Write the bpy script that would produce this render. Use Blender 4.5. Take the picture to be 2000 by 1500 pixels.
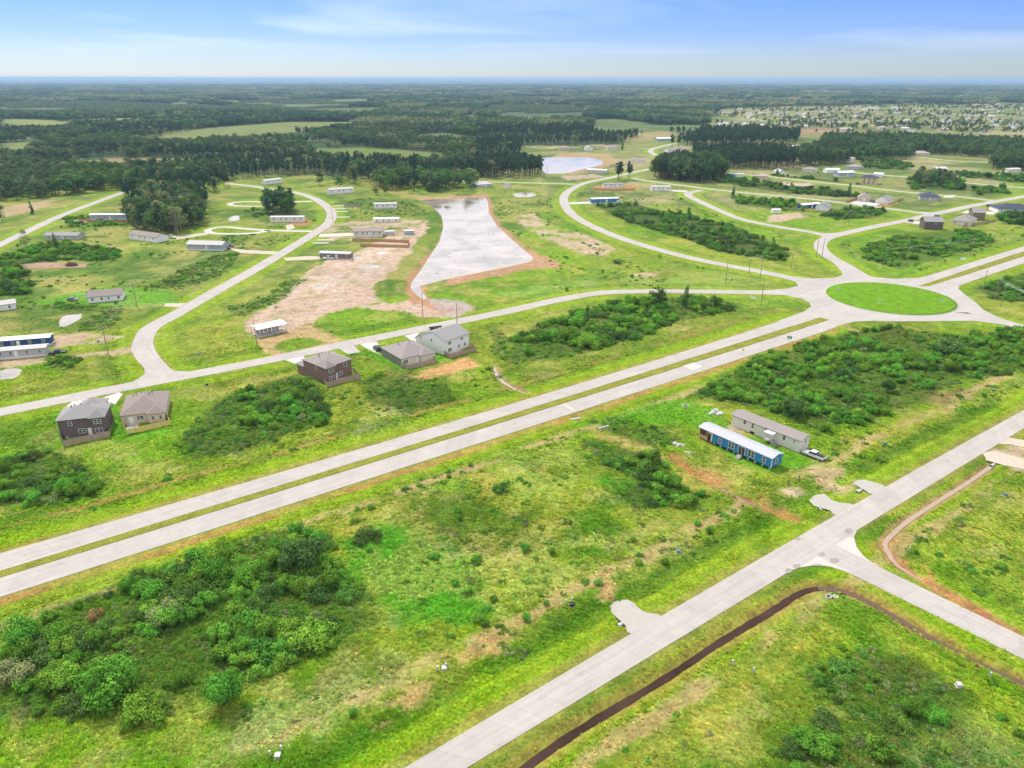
import bpy, bmesh, math, random
import numpy as np
from mathutils import Matrix, Vector

for o in list(bpy.data.objects):
    bpy.data.objects.remove(o)
sc = bpy.context.scene
COL = sc.collection
R = math.radians
random.seed(7)
rng = np.random.default_rng(7)

# ------------------------------------------------------------------ camera
CAM_H = 90.0
FPX = 1435.0                      # focal length in photo pixels (photo 2000 x 1500)
PITCH = math.atan((750 - 152.5) / FPX)
ROLL = 0.0015
cam_data = bpy.data.cameras.new('camera')
cam_data.sensor_width = 36.0
cam_data.lens = 36.0 * FPX / 2000.0
cam_data.clip_start = 1.0
cam_data.clip_end = 200000.0
cam = bpy.data.objects.new('camera', cam_data)
COL.objects.link(cam)
cam.matrix_world = Matrix.Translation((0, 0, CAM_H)) @ Matrix.Rotation(R(90) - PITCH, 4, 'X') @ Matrix.Rotation(ROLL, 4, 'Z')
sc.camera = cam

# ------------------------------------------------------------------ sky, sun, exposure
SUN_EL, SUN_AZ = R(56), R(-38)    # azimuth from +Y, clockwise positive: the sun stands ahead and to the left
world = bpy.data.worlds.new('World')
sc.world = world
world.use_nodes = True
wn, wl = world.node_tree.nodes, world.node_tree.links
wn.clear()
wo = wn.new('ShaderNodeOutputWorld')
bg = wn.new('ShaderNodeBackground')
bg.inputs['Strength'].default_value = 0.105
sky = wn.new('ShaderNodeTexSky')
sky.sky_type = 'NISHITA'
sky.sun_disc = False
sky.sun_elevation = SUN_EL
sky.sun_rotation = SUN_AZ
sky.altitude = 100
sky.air_density = 1.0
sky.dust_density = 0.6
sky.ozone_density = 2.0
tc = wn.new('ShaderNodeTexCoord')
sep = wn.new('ShaderNodeSeparateXYZ')
wl.new(tc.outputs['Generated'], sep.inputs[0])
def wmath(op, a, b=None, clamp=False):
    n = wn.new('ShaderNodeMath'); n.operation = op; n.use_clamp = clamp
    for i, v in enumerate((a, b)):
        if v is None: continue
        if isinstance(v, (int, float)): n.inputs[i].default_value = v
        else: wl.new(v, n.inputs[i])
    return n.outputs[0]
zc = wmath('MAXIMUM', sep.outputs[2], 0.004)
zq = wmath('ADD', zc, 0.045)
cx = wmath('DIVIDE', sep.outputs[0], zq)
cy = wmath('DIVIDE', sep.outputs[1], zq)
comb = wn.new('ShaderNodeCombineXYZ')
wl.new(cx, comb.inputs[0]); wl.new(cy, comb.inputs[1])
n1 = wn.new('ShaderNodeTexNoise'); n1.inputs['Scale'].default_value = 0.21; n1.inputs['Detail'].default_value = 6; n1.inputs['Roughness'].default_value = 0.5
n1.inputs['Distortion'].default_value = 0.5
wl.new(comb.outputs[0], n1.inputs['Vector'])
cr = wn.new('ShaderNodeValToRGB')
cr.color_ramp.elements[0].position = 0.47; cr.color_ramp.elements[0].color = (0, 0, 0, 1)
cr.color_ramp.elements[1].position = 0.78; cr.color_ramp.elements[1].color = (1, 1, 1, 1)
wl.new(n1.outputs[0], cr.inputs[0])
# the clear air: the sky texture, its blue deepening with height as in the photograph
tint = wn.new('ShaderNodeMixRGB'); tint.blend_type = 'MULTIPLY'; tint.inputs[0].default_value = 1.0
ramp = wn.new('ShaderNodeValToRGB')
e = ramp.color_ramp.elements
e[0].position = 0.0; e[0].color = (0.64, 0.76, 1.04, 1)
e[1].position = 0.30; e[1].color = (0.45, 0.66, 1.10, 1)
k = e.new(0.02); k.color = (0.52, 0.65, 0.96, 1)
k = e.new(0.05); k.color = (0.37, 0.51, 0.98, 1)
k = e.new(0.085); k.color = (0.31, 0.45, 0.95, 1)
wl.new(zc, ramp.inputs[0])
wl.new(sky.outputs[0], tint.inputs[1]); wl.new(ramp.outputs[0], tint.inputs[2])
# thin bright cloud thickens overhead (the ponds mirror it white)
veil = wn.new('ShaderNodeMapRange'); veil.interpolation_type = 'SMOOTHSTEP'
veil.inputs[1].default_value = 0.080; veil.inputs[2].default_value = 0.122; veil.inputs[3].default_value = 0.0; veil.inputs[4].default_value = 0.80
wl.new(zc, veil.inputs[0])
fade = wn.new('ShaderNodeMapRange'); fade.interpolation_type = 'SMOOTHSTEP'; fade.inputs[1].default_value = 0.015; fade.inputs[2].default_value = 0.055
wl.new(zc, fade.inputs[0])
cmf = wmath('MAXIMUM', wmath('MULTIPLY', wmath('MULTIPLY', cr.outputs[0], 0.5), fade.outputs[0]), wmath('MULTIPLY', veil.outputs[0], wmath('ADD', 0.55, n1.outputs[0])), True)
cm = wn.new('ShaderNodeMixRGB')
wl.new(cmf, cm.inputs[0])
wl.new(tint.outputs[0], cm.inputs[1])
cm.inputs[2].default_value = (8.3, 8.2, 8.2, 1)
wl.new(cm.outputs[0], bg.inputs[0])
wl.new(bg.outputs[0], wo.inputs[0])

sun_d = bpy.data.lights.new('sun', 'SUN')
sun_d.energy = 2.9
sun_d.angle = R(4.5)
sun_d.color = (1.0, 0.955, 0.88)
sun = bpy.data.objects.new('sun', sun_d)
COL.objects.link(sun)
sd = Vector((math.cos(SUN_EL) * math.sin(SUN_AZ), math.cos(SUN_EL) * math.cos(SUN_AZ), math.sin(SUN_EL)))
sun.rotation_euler = sd.to_track_quat('Z', 'Y').to_euler()
sun.location = sd * 300

vs = sc.view_settings
vs.view_transform = 'Standard'; vs.look = 'None'; vs.gamma = 1.0; vs.use_curve_mapping = False
vs.exposure = 0.74
sc.cycles.use_denoising = True
sc.cycles.max_bounces = 6
sc.cycles.diffuse_bounces = 3
sc.cycles.glossy_bounces = 3
sc.cycles.transparent_max_bounces = 8
sc.cycles.volume_bounces = 1

# ------------------------------------------------------------------ helpers
_cp, _sp, _cr, _sr = math.cos(PITCH), math.sin(PITCH), math.cos(ROLL), math.sin(ROLL)
def G(px, py, z=0.0):
    """photo pixel -> point of the ground (or of the level z)"""
    a, b = (px - 1000) / FPX, (750 - py) / FPX
    a, b = a * _cr - b * _sr, a * _sr + b * _cr
    X, Y, Z = a, _cp + b * _sp, -_sp + b * _cp
    t = (z - CAM_H) / Z
    return (X * t, Y * t)
def GP(pts): return np.array([G(*p) for p in pts])

def lin(r, g, b):
    f = lambda c: (c / 255 / 12.92) if c / 255 <= 0.04045 else ((c / 255 + 0.055) / 1.055) ** 2.4
    return np.array([f(r), f(g), f(b)])
ALB = 0.51
def alb(r, g, b, k=ALB): return lin(r, g, b) * k

def vnoise(x, y, s, seed):
    x = np.asarray(x, float) / s; y = np.asarray(y, float) / s
    xi = np.floor(x).astype(np.int64); yi = np.floor(y).astype(np.int64)
    fx, fy = x - xi, y - yi
    fx = fx * fx * (3 - 2 * fx); fy = fy * fy * (3 - 2 * fy)
    def h(a, b):
        v = (a * 374761393 + b * 668265263 + seed * 982451653) & 0xffffffff
        v = ((v ^ (v >> 13)) * 1274126177) & 0xffffffff
        v = v ^ (v >> 16)
        return (v & 0xffffff) / float(0xffffff)
    return (h(xi, yi) * (1 - fx) + h(xi + 1, yi) * fx) * (1 - fy) + (h(xi, yi + 1) * (1 - fx) + h(xi + 1, yi + 1) * fx) * fy
def fbm(x, y, s, seed, n=3):
    v, a, t = 0, 1.0, 0
    for i in range(n):
        v = v + a * vnoise(x, y, s / 2 ** i, seed + 17 * i); t += a; a *= 0.55
    return v / t
def sstep(a, b, x):
    t = np.clip((x - a) / (b - a), 0, 1)
    return t * t * (3 - 2 * t)

def catmull(P, step=4.0):
    P = np.asarray(P, float)
    P = np.vstack([2 * P[0] - P[1], P, 2 * P[-1] - P[-2]])
    out = []
    for i in range(1, len(P) - 2):
        p0, p1, p2, p3 = P[i - 1:i + 3]
        n = max(2, int(np.linalg.norm(p2 - p1) / step))
        for k in range(n):
            t = k / n
            out.append(0.5 * ((2 * p1) + (-p0 + p2) * t + (2 * p0 - 5 * p1 + 4 * p2 - p3) * t * t + (-p0 + 3 * p1 - 3 * p2 + p3) * t ** 3))
    out.append(P[-2])
    return np.array(out)

def sdf_poly(P, x, y):
    """signed distance, positive inside"""
    d = np.full(len(x), 1e18); ins = np.zeros(len(x), bool)
    n = len(P)
    for i in range(n):
        ax, ay = P[i]; bx, by = P[(i + 1) % n]
        ex, ey = bx - ax, by - ay
        L = ex * ex + ey * ey + 1e-12
        t = np.clip(((x - ax) * ex + (y - ay) * ey) / L, 0, 1)
        d = np.minimum(d, (x - ax - t * ex) ** 2 + (y - ay - t * ey) ** 2)
        c = ((ay > y) != (by > y))
        with np.errstate(divide='ignore', invalid='ignore'):
            xx = ax + (y - ay) / (by - ay if by != ay else 1e-12) * ex
        ins ^= c & (x < xx)
    return np.where(ins, 1, -1) * np.sqrt(d)
def dist_line(P, x, y):
    d = np.full(len(x), 1e18)
    for i in range(len(P) - 1):
        ax, ay = P[i]; bx, by = P[i + 1]
        ex, ey = bx - ax, by - ay
        L = ex * ex + ey * ey + 1e-12
        t = np.clip(((x - ax) * ex + (y - ay) * ey) / L, 0, 1)
        d = np.minimum(d, (x - ax - t * ex) ** 2 + (y - ay - t * ey) ** 2)
    return np.sqrt(d)

def tag(o, label=None, cat=None, group=None, kind=None):
    if label: o['label'] = label
    if cat: o['category'] = cat
    if group: o['group'] = group
    if kind: o['kind'] = kind
    return o
def empty(name, loc=(0, 0, 0), rz=0.0, label=None, cat=None, group=None):
    o = bpy.data.objects.new(name, None); COL.objects.link(o)
    o.empty_display_size = 0.5
    o.location = loc; o.rotation_euler = (0, 0, rz)
    return tag(o, label, cat, group)
def link(name, me, parent=None, loc=None, rot=None, scale=None):
    o = bpy.data.objects.new(name, me); COL.objects.link(o)
    if parent: o.parent = parent
    if loc is not None: o.location = loc
    if rot is not None: o.rotation_euler = rot
    if scale is not None: o.scale = scale
    return o

class MB:
    """collects simple solids into one mesh"""
    def __init__(s): s.v, s.f = [], []
    def add(s, vs, fs):
        n = len(s.v); s.v += [tuple(map(float, q)) for q in vs]; s.f += [tuple(n + i for i in q) for q in fs]; return s
    def box(s, x0, x1, y0, y1, z0, z1):
        return s.add([(x0, y0, z0), (x1, y0, z0), (x1, y1, z0), (x0, y1, z0), (x0, y0, z1), (x1, y0, z1), (x1, y1, z1), (x0, y1, z1)],
                     [(0, 3, 2, 1), (4, 5, 6, 7), (0, 1, 5, 4), (1, 2, 6, 5), (2, 3, 7, 6), (3, 0, 4, 7)])
    def prism(s, poly, axis, a, b):
        """polygon extruded along an axis; poly in the two other coordinates"""
        n = len(poly)
        def p(q, t):
            if axis == 'x': return (t, q[0], q[1])
            if axis == 'y': return (q[0], t, q[1])
            return (q[0], q[1], t)
        vs = [p(q, a) for q in poly] + [p(q, b) for q in poly]
        return s.add(vs, [tuple(range(n))[::-1], tuple(range(n, 2 * n))] + [(i, (i + 1) % n, n + (i + 1) % n, n + i) for i in range(n)])
    def cyl(s, a, b, r0, r1, n=8, cap=True):
        a, b = Vector(a), Vector(b)
        q = (b - a).to_track_quat('Z', 'Y')
        vs = []
        for c, r in ((a, r0), (b, r1)):
            for i in range(n):
                t = 2 * math.pi * i / n
                vs.append(c + q @ Vector((r * math.cos(t), r * math.sin(t), 0)))
        fs = [(i, (i + 1) % n, n + (i + 1) % n, n + i) for i in range(n)]
        if cap: fs += [tuple(range(n))[::-1], tuple(range(n, 2 * n))]
        return s.add(vs, fs)
    def mesh(s, name, mat):
        me = bpy.data.meshes.new(name)
        me.from_pydata(s.v, [], s.f); me.update()
        bm = bmesh.new(); bm.from_mesh(me); bmesh.ops.recalc_face_normals(bm, faces=bm.faces); bm.to_mesh(me); bm.free()
        me.materials.append(mat)
        return me
    def build(s, name, mat, parent=None, **k):
        return link(name, s.mesh(name, mat), parent, **k)

# ------------------------------------------------------------------ materials
MATS = {}
def mat(name, col, rough=0.8, var=0.18, scale=1.5, spec=0.25, metal=0.0, bump=0.0, streak=None):
    """principled surface with two scales of uneven colour"""
    if name in MATS: return MATS[name]
    m = bpy.data.materials.new(name); m.use_nodes = True
    n, l = m.node_tree.nodes, m.node_tree.links
    b = n['Principled BSDF']
    b.inputs['Roughness'].default_value = rough
    b.inputs['Specular IOR Level'].default_value = spec
    b.inputs['Metallic'].default_value = metal
    g = n.new('ShaderNodeNewGeometry')
    vec = g.outputs['Position']
    if streak:
        mp = n.new('ShaderNodeMapping'); mp.inputs['Scale'].default_value = streak
        l.new(vec, mp.inputs['Vector']); vec = mp.outputs[0]
    nz = n.new('ShaderNodeTexNoise'); nz.inputs['Scale'].default_value = scale; nz.inputs['Detail'].default_value = 6; nz.inputs['Roughness'].default_value = 0.65
    l.new(vec, nz.inputs['Vector'])
    mr = n.new('ShaderNodeMapRange'); mr.inputs[1].default_value = 0.25; mr.inputs[2].default_value = 0.75
    mr.inputs[3].default_value = 1 - var; mr.inputs[4].default_value = 1 + var
    l.new(nz.outputs[0], mr.inputs[0])
    mx = n.new('ShaderNodeVectorMath'); mx.operation = 'SCALE'
    mx.inputs[0].default_value = tuple(float(c) for c in col[:3])
    l.new(mr.outputs[0], mx.inputs['Scale'])
    l.new(mx.outputs[0], b.inputs['Base Color'])
    if bump:
        bp = n.new('ShaderNodeBump'); bp.inputs['Strength'].default_value = bump; bp.inputs['Distance'].default_value = 0.05
        l.new(nz.outputs[0], bp.inputs['Height']); l.new(bp.outputs[0], b.inputs['Normal'])
    MATS[name] = m
    return m
def bands(m, freq, depth, axis=2):
    """fine courses (siding, shingle rows, sheet ribs): relief only"""
    n, l = m.node_tree.nodes, m.node_tree.links
    b = n['Principled BSDF']
    t = n.new('ShaderNodeTexCoord'); s = n.new('ShaderNodeSeparateXYZ'); l.new(t.outputs['Object'], s.inputs[0])
    mu = n.new('ShaderNodeMath'); mu.operation = 'MULTIPLY'; mu.inputs[1].default_value = freq; l.new(s.outputs[axis], mu.inputs[0])
    fr = n.new('ShaderNodeMath'); fr.operation = 'FRACT'; l.new(mu.outputs[0], fr.inputs[0])
    bp = n.new('ShaderNodeBump'); bp.inputs['Strength'].default_value = 0.8; bp.inputs['Distance'].default_value = depth
    l.new(fr.outputs[0], bp.inputs['Height']); l.new(bp.outputs[0], b.inputs['Normal'])
    return m
def concrete_road():
    """poured road: uneven slabs, wheel-darkened tracks, stains and faint joints (u across, v along in metres)"""
    m = mat('concrete_road', (0.335, 0.312, 0.288), 0.92, 0.10, 0.30)
    n, l = m.node_tree.nodes, m.node_tree.links
    b = n['Principled BSDF']; src = b.inputs['Base Color'].links[0].from_socket
    uv = n.new('ShaderNodeUVMap'); uv.uv_map = 'road'; sp = n.new('ShaderNodeSeparateXYZ'); l.new(uv.outputs[0], sp.inputs[0])
    def M_(op, a_, b_=None, c_=None):
        q = n.new('ShaderNodeMath'); q.operation = op
        for i, v in enumerate((a_, b_, c_)):
            if v is None: continue
            if isinstance(v, (int, float)): q.inputs[i].default_value = v
            else: l.new(v, q.inputs[i])
        return q.outputs[0]
    def nz(vec, sc_, d=4):
        t = n.new('ShaderNodeTexNoise'); t.inputs['Scale'].default_value = sc_; t.inputs['Detail'].default_value = d; l.new(vec, t.inputs['Vector']); return t.outputs[0]
    mp = n.new('ShaderNodeMapping'); mp.inputs['Scale'].default_value = (1.3, .05, 1); l.new(uv.outputs[0], mp.inputs['Vector'])
    streak = nz(mp.outputs[0], 1.0)
    slab = n.new('ShaderNodeTexWhiteNoise'); slab.noise_dimensions = '1D'; l.new(M_('FLOOR', M_('DIVIDE', sp.outputs[1], 9.0)), slab.inputs['W'])
    jt = M_('ABSOLUTE', M_('SUBTRACT', M_('FRACT', M_('DIVIDE', sp.outputs[1], 4.5)), .5))
    joint = M_('GREATER_THAN', jt, .489)
    blot = M_('GREATER_THAN', nz(uv.outputs[0], .22, 6), .66)
    f = M_('ADD', .74, M_('MULTIPLY', streak, .42))
    f = M_('ADD', f, M_('MULTIPLY', slab.outputs[0], .10))
    f = M_('SUBTRACT', f, M_('MULTIPLY', joint, .20)); f = M_('SUBTRACT', f, M_('MULTIPLY', blot, .10))
    sc1 = n.new('ShaderNodeVectorMath'); sc1.operation = 'SCALE'; l.new(src, sc1.inputs[0]); l.new(f, sc1.inputs['Scale'])
    l.new(sc1.outputs[0], b.inputs['Base Color'])
    return m
M_CONC = concrete_road()
M_CONC2 = mat('concrete_new', (0.41, 0.39, 0.35), 0.9, 0.06, 0.6)
M_APRON = mat('concrete_apron', (0.33, 0.312, 0.28), 0.92, 0.10, 0.7)
M_SLAB = mat('concrete_drive', (0.42, 0.405, 0.385), 0.9, 0.07, 0.8)
M_GRAVEL = mat('gravel_drive', (0.40, 0.345, 0.28), 0.95, 0.22, 1.2, bump=0.3)
M_WET = mat('damp_concrete', (0.24, 0.215, 0.205), 0.7, 0.12, 1.0)
M_EDGE = mat('pale_road_edge', (0.50, 0.46, 0.41), 0.95, 0.2, 0.8)
M_GLASS = mat('window_glass', (0.035, 0.045, 0.06), 0.08, 0.1, 1.0, spec=0.8)
M_WHITE = mat('white_trim', (0.72, 0.72, 0.71), 0.6, 0.05)
M_BLACK = mat('black_plastic', (0.02, 0.02, 0.022), 0.5, 0.2)
M_TYRE = mat('tyre_rubber', (0.018, 0.018, 0.018), 0.85, 0.2)
M_WOOD = mat('pole_wood', (0.24, 0.195, 0.15), 0.9, 0.25, 2.0)
M_CEDAR = mat('cedar_fence', (0.36, 0.27, 0.21), 0.9, 0.25, 1.6, streak=(4, 4, 0.3))
M_YFENCE = mat('new_pine_fence', (0.66, 0.50, 0.17), 0.85, 0.15, 1.6, streak=(4, 4, 0.3))
M_OFENCE = mat('orange_wood_fence', (0.42, 0.235, 0.125), 0.9, 0.2, 1.6, streak=(4, 4, 0.3))
M_PLY = mat('raw_plywood', (0.47, 0.31, 0.19), 0.85, 0.15)
M_STEEL = mat('galvanised_steel', (0.48, 0.49, 0.50), 0.45, 0.15, metal=0.4)
M_BARK = mat('bark', (0.12, 0.10, 0.085), 0.95, 0.3, 2.0)
M_DEAD = mat('dead_wood', (0.33, 0.31, 0.29), 0.95, 0.2, 2.0)
# ------------------------------------------------------------------ roads in plan (photo pixels -> ground)
def fit_edge(px, ext0=0, ext1=0, n=60, deg=2):
    """a nearly straight road edge: least squares through the traced points"""
    P = GP(px); c = P.mean(0); u = P[-1] - P[0]; u /= np.linalg.norm(u); v = np.array([-u[1], u[0]])
    s = (P - c) @ u; t = (P - c) @ v
    k = np.polyfit(s, t, deg)
    ss = np.linspace(s.min() - ext0, s.max() + ext1, n)
    return c + ss[:, None] * u + np.polyval(k, ss)[:, None] * v
ROADS = []          # (centreline, half width) for verges and for keeping plants off
RIBBONS = []        # name, left edge, right edge, z, material
def road_edges(name, L, Rr, z, m=None, verge=True):
    RIBBONS.append((name, L, Rr, z, m or M_CONC))
    c = (L + Rr) / 2
    if verge: ROADS.append((c, float(np.mean(np.linalg.norm(L - Rr, axis=1))) / 2))
def road_line(name, px, w, z, step=4.0, m=None, verge=True, ext=(0, 0)):
    P = GP(px)
    if ext[0]: P[0] = P[0] + (P[0] - P[1]) / np.linalg.norm(P[0] - P[1]) * ext[0]
    if ext[1]: P[-1] = P[-1] + (P[-1] - P[-2]) / np.linalg.norm(P[-1] - P[-2]) * ext[1]
    C = catmull(P, step)
    T = np.gradient(C, axis=0); T /= np.linalg.norm(T, axis=1)[:, None]
    N = np.stack([-T[:, 1], T[:, 0]], 1)
    wob = (vnoise(C[:, 0], C[:, 1], 9, 3) - .5) * 0.35
    RIBBONS.append((name, C + N * (w / 2 + wob)[:, None], C - N * (w / 2 + wob)[:, None], z, m or M_CONC))
    if verge: ROADS.append((C[::2] if len(C) > 8 else C, w / 2))
    return C

bl = dict(ext0=60, ext1=0)
BU = fit_edge([(0, 1082), (182, 1030), (280, 1000), (500, 935), (750, 866), (950, 801), (1050, 772.5), (1150, 745), (1300, 699), (1450, 652), (1540, 621)], **bl)
BUb = fit_edge([(0, 1114), (378, 1000), (550, 950), (950, 822.5), (1000, 808), (1450, 668), (1600, 620)], **bl)
BLt = fit_edge([(0, 1130), (413, 1000), (582, 950), (950, 834), (1000, 820), (1450, 680), (1620, 625)], **bl)
BLb = fit_edge([(0, 1167), (518, 1000), (680, 950), (950, 860), (1000, 846), (1450, 700), (1620, 644)], **bl)
road_edges('boulevard_carriageway', BU, BUb, 0.075, verge=False)
road_edges('boulevard_carriageway', BLt, BLb, 0.080, verge=False)
ROADS.append(((BU + BLb) / 2, 8.6))
ne = dict(ext0=4, ext1=90, deg=1)
NU = fit_edge([(1800, 543.5), (1890, 513), (2000, 482)], **ne)
NUb = fit_edge([(1800, 557), (1890, 525), (2000, 491.5)], **ne)
NLt = fit_edge([(1826, 557), (1890, 535), (2000, 501)], **ne)
NLb = fit_edge([(1866, 560), (1945, 533), (2000, 514)], **ne)
road_edges('boulevard_carriageway', NU, NUb, 0.075, verge=False)
road_edges('boulevard_carriageway', NLt, NLb, 0.080, verge=False)
ROADS.append(((NU + NLb) / 2, 9.0))
RL = fit_edge([(791, 1500), (985, 1381.5), (1230, 1241.5), (1500, 1084), (1657, 992), (1732, 951), (1820, 898), (1850, 883), (2000, 802)], ext0=40, ext1=60)
RR = fit_edge([(908, 1500), (1037, 1429), (1300, 1261), (1500, 1143), (1543, 1112), (1671, 1036), (1737, 1000), (1850, 931), (1922, 883), (2000, 836)], ext0=40, ext1=60)
road_edges('near_road', RL, RR, 0.070)
SL = fit_edge([(1700, 1098), (1740, 1120), (1850, 1173), (2000, 1244)], ext0=8, ext1=60, deg=1)
SR = fit_edge([(1650, 1116), (1687, 1132), (1800, 1189), (2000, 1289)], ext0=8, ext1=60, deg=1)
road_edges('near_side_road', SL, SR, 0.062)
road_line('house_street', [(0, 805), (100, 785), (230, 759), (500, 708), (700, 667), (850, 637), (1000, 606), (1080, 588), (1170, 572.5), (1275, 569), (1410, 570), (1500, 571.5), (1560, 573)], 6.6, 0.070, ext=(80, 0))
road_line('winding_road', [(320, 735), (300, 712), (283, 690), (279, 668), (296, 640), (350, 610), (425, 567), (500, 525), (550, 495), (612, 457), (640, 437), (648, 420), (640, 405), (612, 387), (575, 376), (525, 369), (495, 364), (440, 358)], 7.0, 0.066)
road_line('pond_road', [(1560, 547), (1500, 533.5), (1350, 504), (1230, 471), (1155, 441), (1116, 417), (1101, 393), (1109, 375), (1140, 358.5), (1185, 348.5), (1250, 334), (1278, 328), (1297, 318), (1290, 308), (1271, 297), (1275, 291), (1297, 285), (1320, 280)], 7.0, 0.066)
road_line('north_road', [(1690, 543), (1655, 521), (1618, 500), (1603, 485), (1604, 473), (1618, 464), (1642, 457.5), (1697, 445), (1780, 428.5), (1816, 420), (1862, 410), (1931, 396), (2000, 384)], 7.2, 0.066, ext=(0, 150))
road_line('east_road', [(1880, 612), (1930, 624), (2000, 638.5)], 6.6, 0.060, ext=(0, 70))
road_line('hook_road', [(1612, 460), (1574, 451.5), (1519, 443), (1450, 428.5), (1405, 411), (1370, 395), (1346, 383), (1346, 377), (1370, 371.5)], 6.6, 0.062)
road_line('back_road', [(1235, 348), (1270, 354), (1380, 368.5), (1470, 378), (1570, 387.5), (1660, 398), (1740, 408), (1812, 418)], 6.0, 0.058)
road_line('grid_road', [(1400, 334), (1422, 338), (1480, 343), (1530, 348), (1600, 356), (1670, 363), (1730, 371), (1800, 378), (1840, 382), (1880, 385), (1938, 392)], 6.0, 0.058)
road_line('grid_road', [(1630, 334), (1670, 337), (1720, 342), (1780, 346), (1850, 353), (1920, 360), (2000, 366.5)], 6.0, 0.058, ext=(0, 100))
road_line('grid_road', [(1780, 306), (1812, 309), (1860, 314), (1940, 318)], 6.0, 0.058)
road_line('grid_road', [(1820, 329), (1850, 331), (1940, 338), (2000, 341)], 5.0, 0.058, m=M_GRAVEL, ext=(0, 100))
road_line('far_left_road', [(0, 478), (60, 449), (120, 421), (180, 398), (232, 379), (262, 369)], 6.5, 0.060, ext=(90, 0))
road_line('cul_de_sac', [(615, 452), (560, 451), (525, 450), (480, 447), (440, 443.5), (415, 446), (405, 451), (418, 456), (460, 457), (500, 455), (525, 450)], 4.6, 0.061, m=M_CONC2)
road_line('cul_de_sac', [(610, 393), (560, 395), (530, 397), (510, 394.5), (475, 394), (451, 397), (452, 401), (480, 403), (515, 402), (535, 397)], 4.6, 0.061, m=M_CONC2)
road_line('pond_lane', [(1125, 360), (1062, 358), (1000, 356.5), (940, 354.5), (880, 354)], 5.0, 0.058)
road_line('far_lane', [(1270, 290), (1125, 288), (1025, 287)], 5.0, 0.058, verge=False)
road_line('far_road', [(1385, 228), (1400, 222), (1430, 218)], 9.0, 0.058, step=20, verge=False)
road_line('far_road', [(1500, 238), (1470, 232), (1463, 226), (1490, 220), (1530, 216)], 9.0, 0.058, step=20, verge=False)
road_line('far_road', [(1600, 234), (1573, 229), (1569, 223), (1585, 218), (1620, 214)], 10.0, 0.058, step=20, verge=False)
road_line('far_road', [(1820, 243), (1870, 236), (1900, 228), (1930, 219)], 11.0, 0.058, step=20, verge=False)
road_line('far_road', [(1480, 251), (1560, 254), (1660, 259), (1780, 262), (2000, 268)], 8.0, 0.058, step=20, verge=False)

# outlines of paved areas
ring = GP([(1519, 627), (1571, 608), (1584, 599), (1581, 591), (1568, 583.5), (1532, 576.5), (1490, 575), (1490, 567.5), (1541, 563.5), (1559, 558), (1554, 550.5), (1532, 544), (1480, 534), (1480, 527), (1505, 534.5), (1546, 540), (1587, 544), (1629, 543), (1644, 538), (1646, 533.5), (1626, 511.5), (1610, 501), (1627, 500), (1640, 513), (1653, 522.5), (1678, 535), (1711, 542), (1752, 544.5), (1794, 543), (1821, 537), (1850, 527), (1890, 552), (1874, 558), (1872, 564), (1884, 575), (1906, 591), (1920, 605), (1953, 621), (1985, 631), (1985, 640), (1959, 634), (1904, 627), (1835, 627), (1752, 628), (1711, 626.5), (1670, 628), (1642, 635), (1604, 650)])
jn = GP([(1535, 1118), (1561, 1109), (1593, 1104), (1620, 1107), (1649, 1116), (1690, 1134), (1715, 1105), (1703, 1099), (1687, 1087), (1673, 1068), (1668, 1049), (1674, 1035), (1600, 1040), (1530, 1090)])
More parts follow.
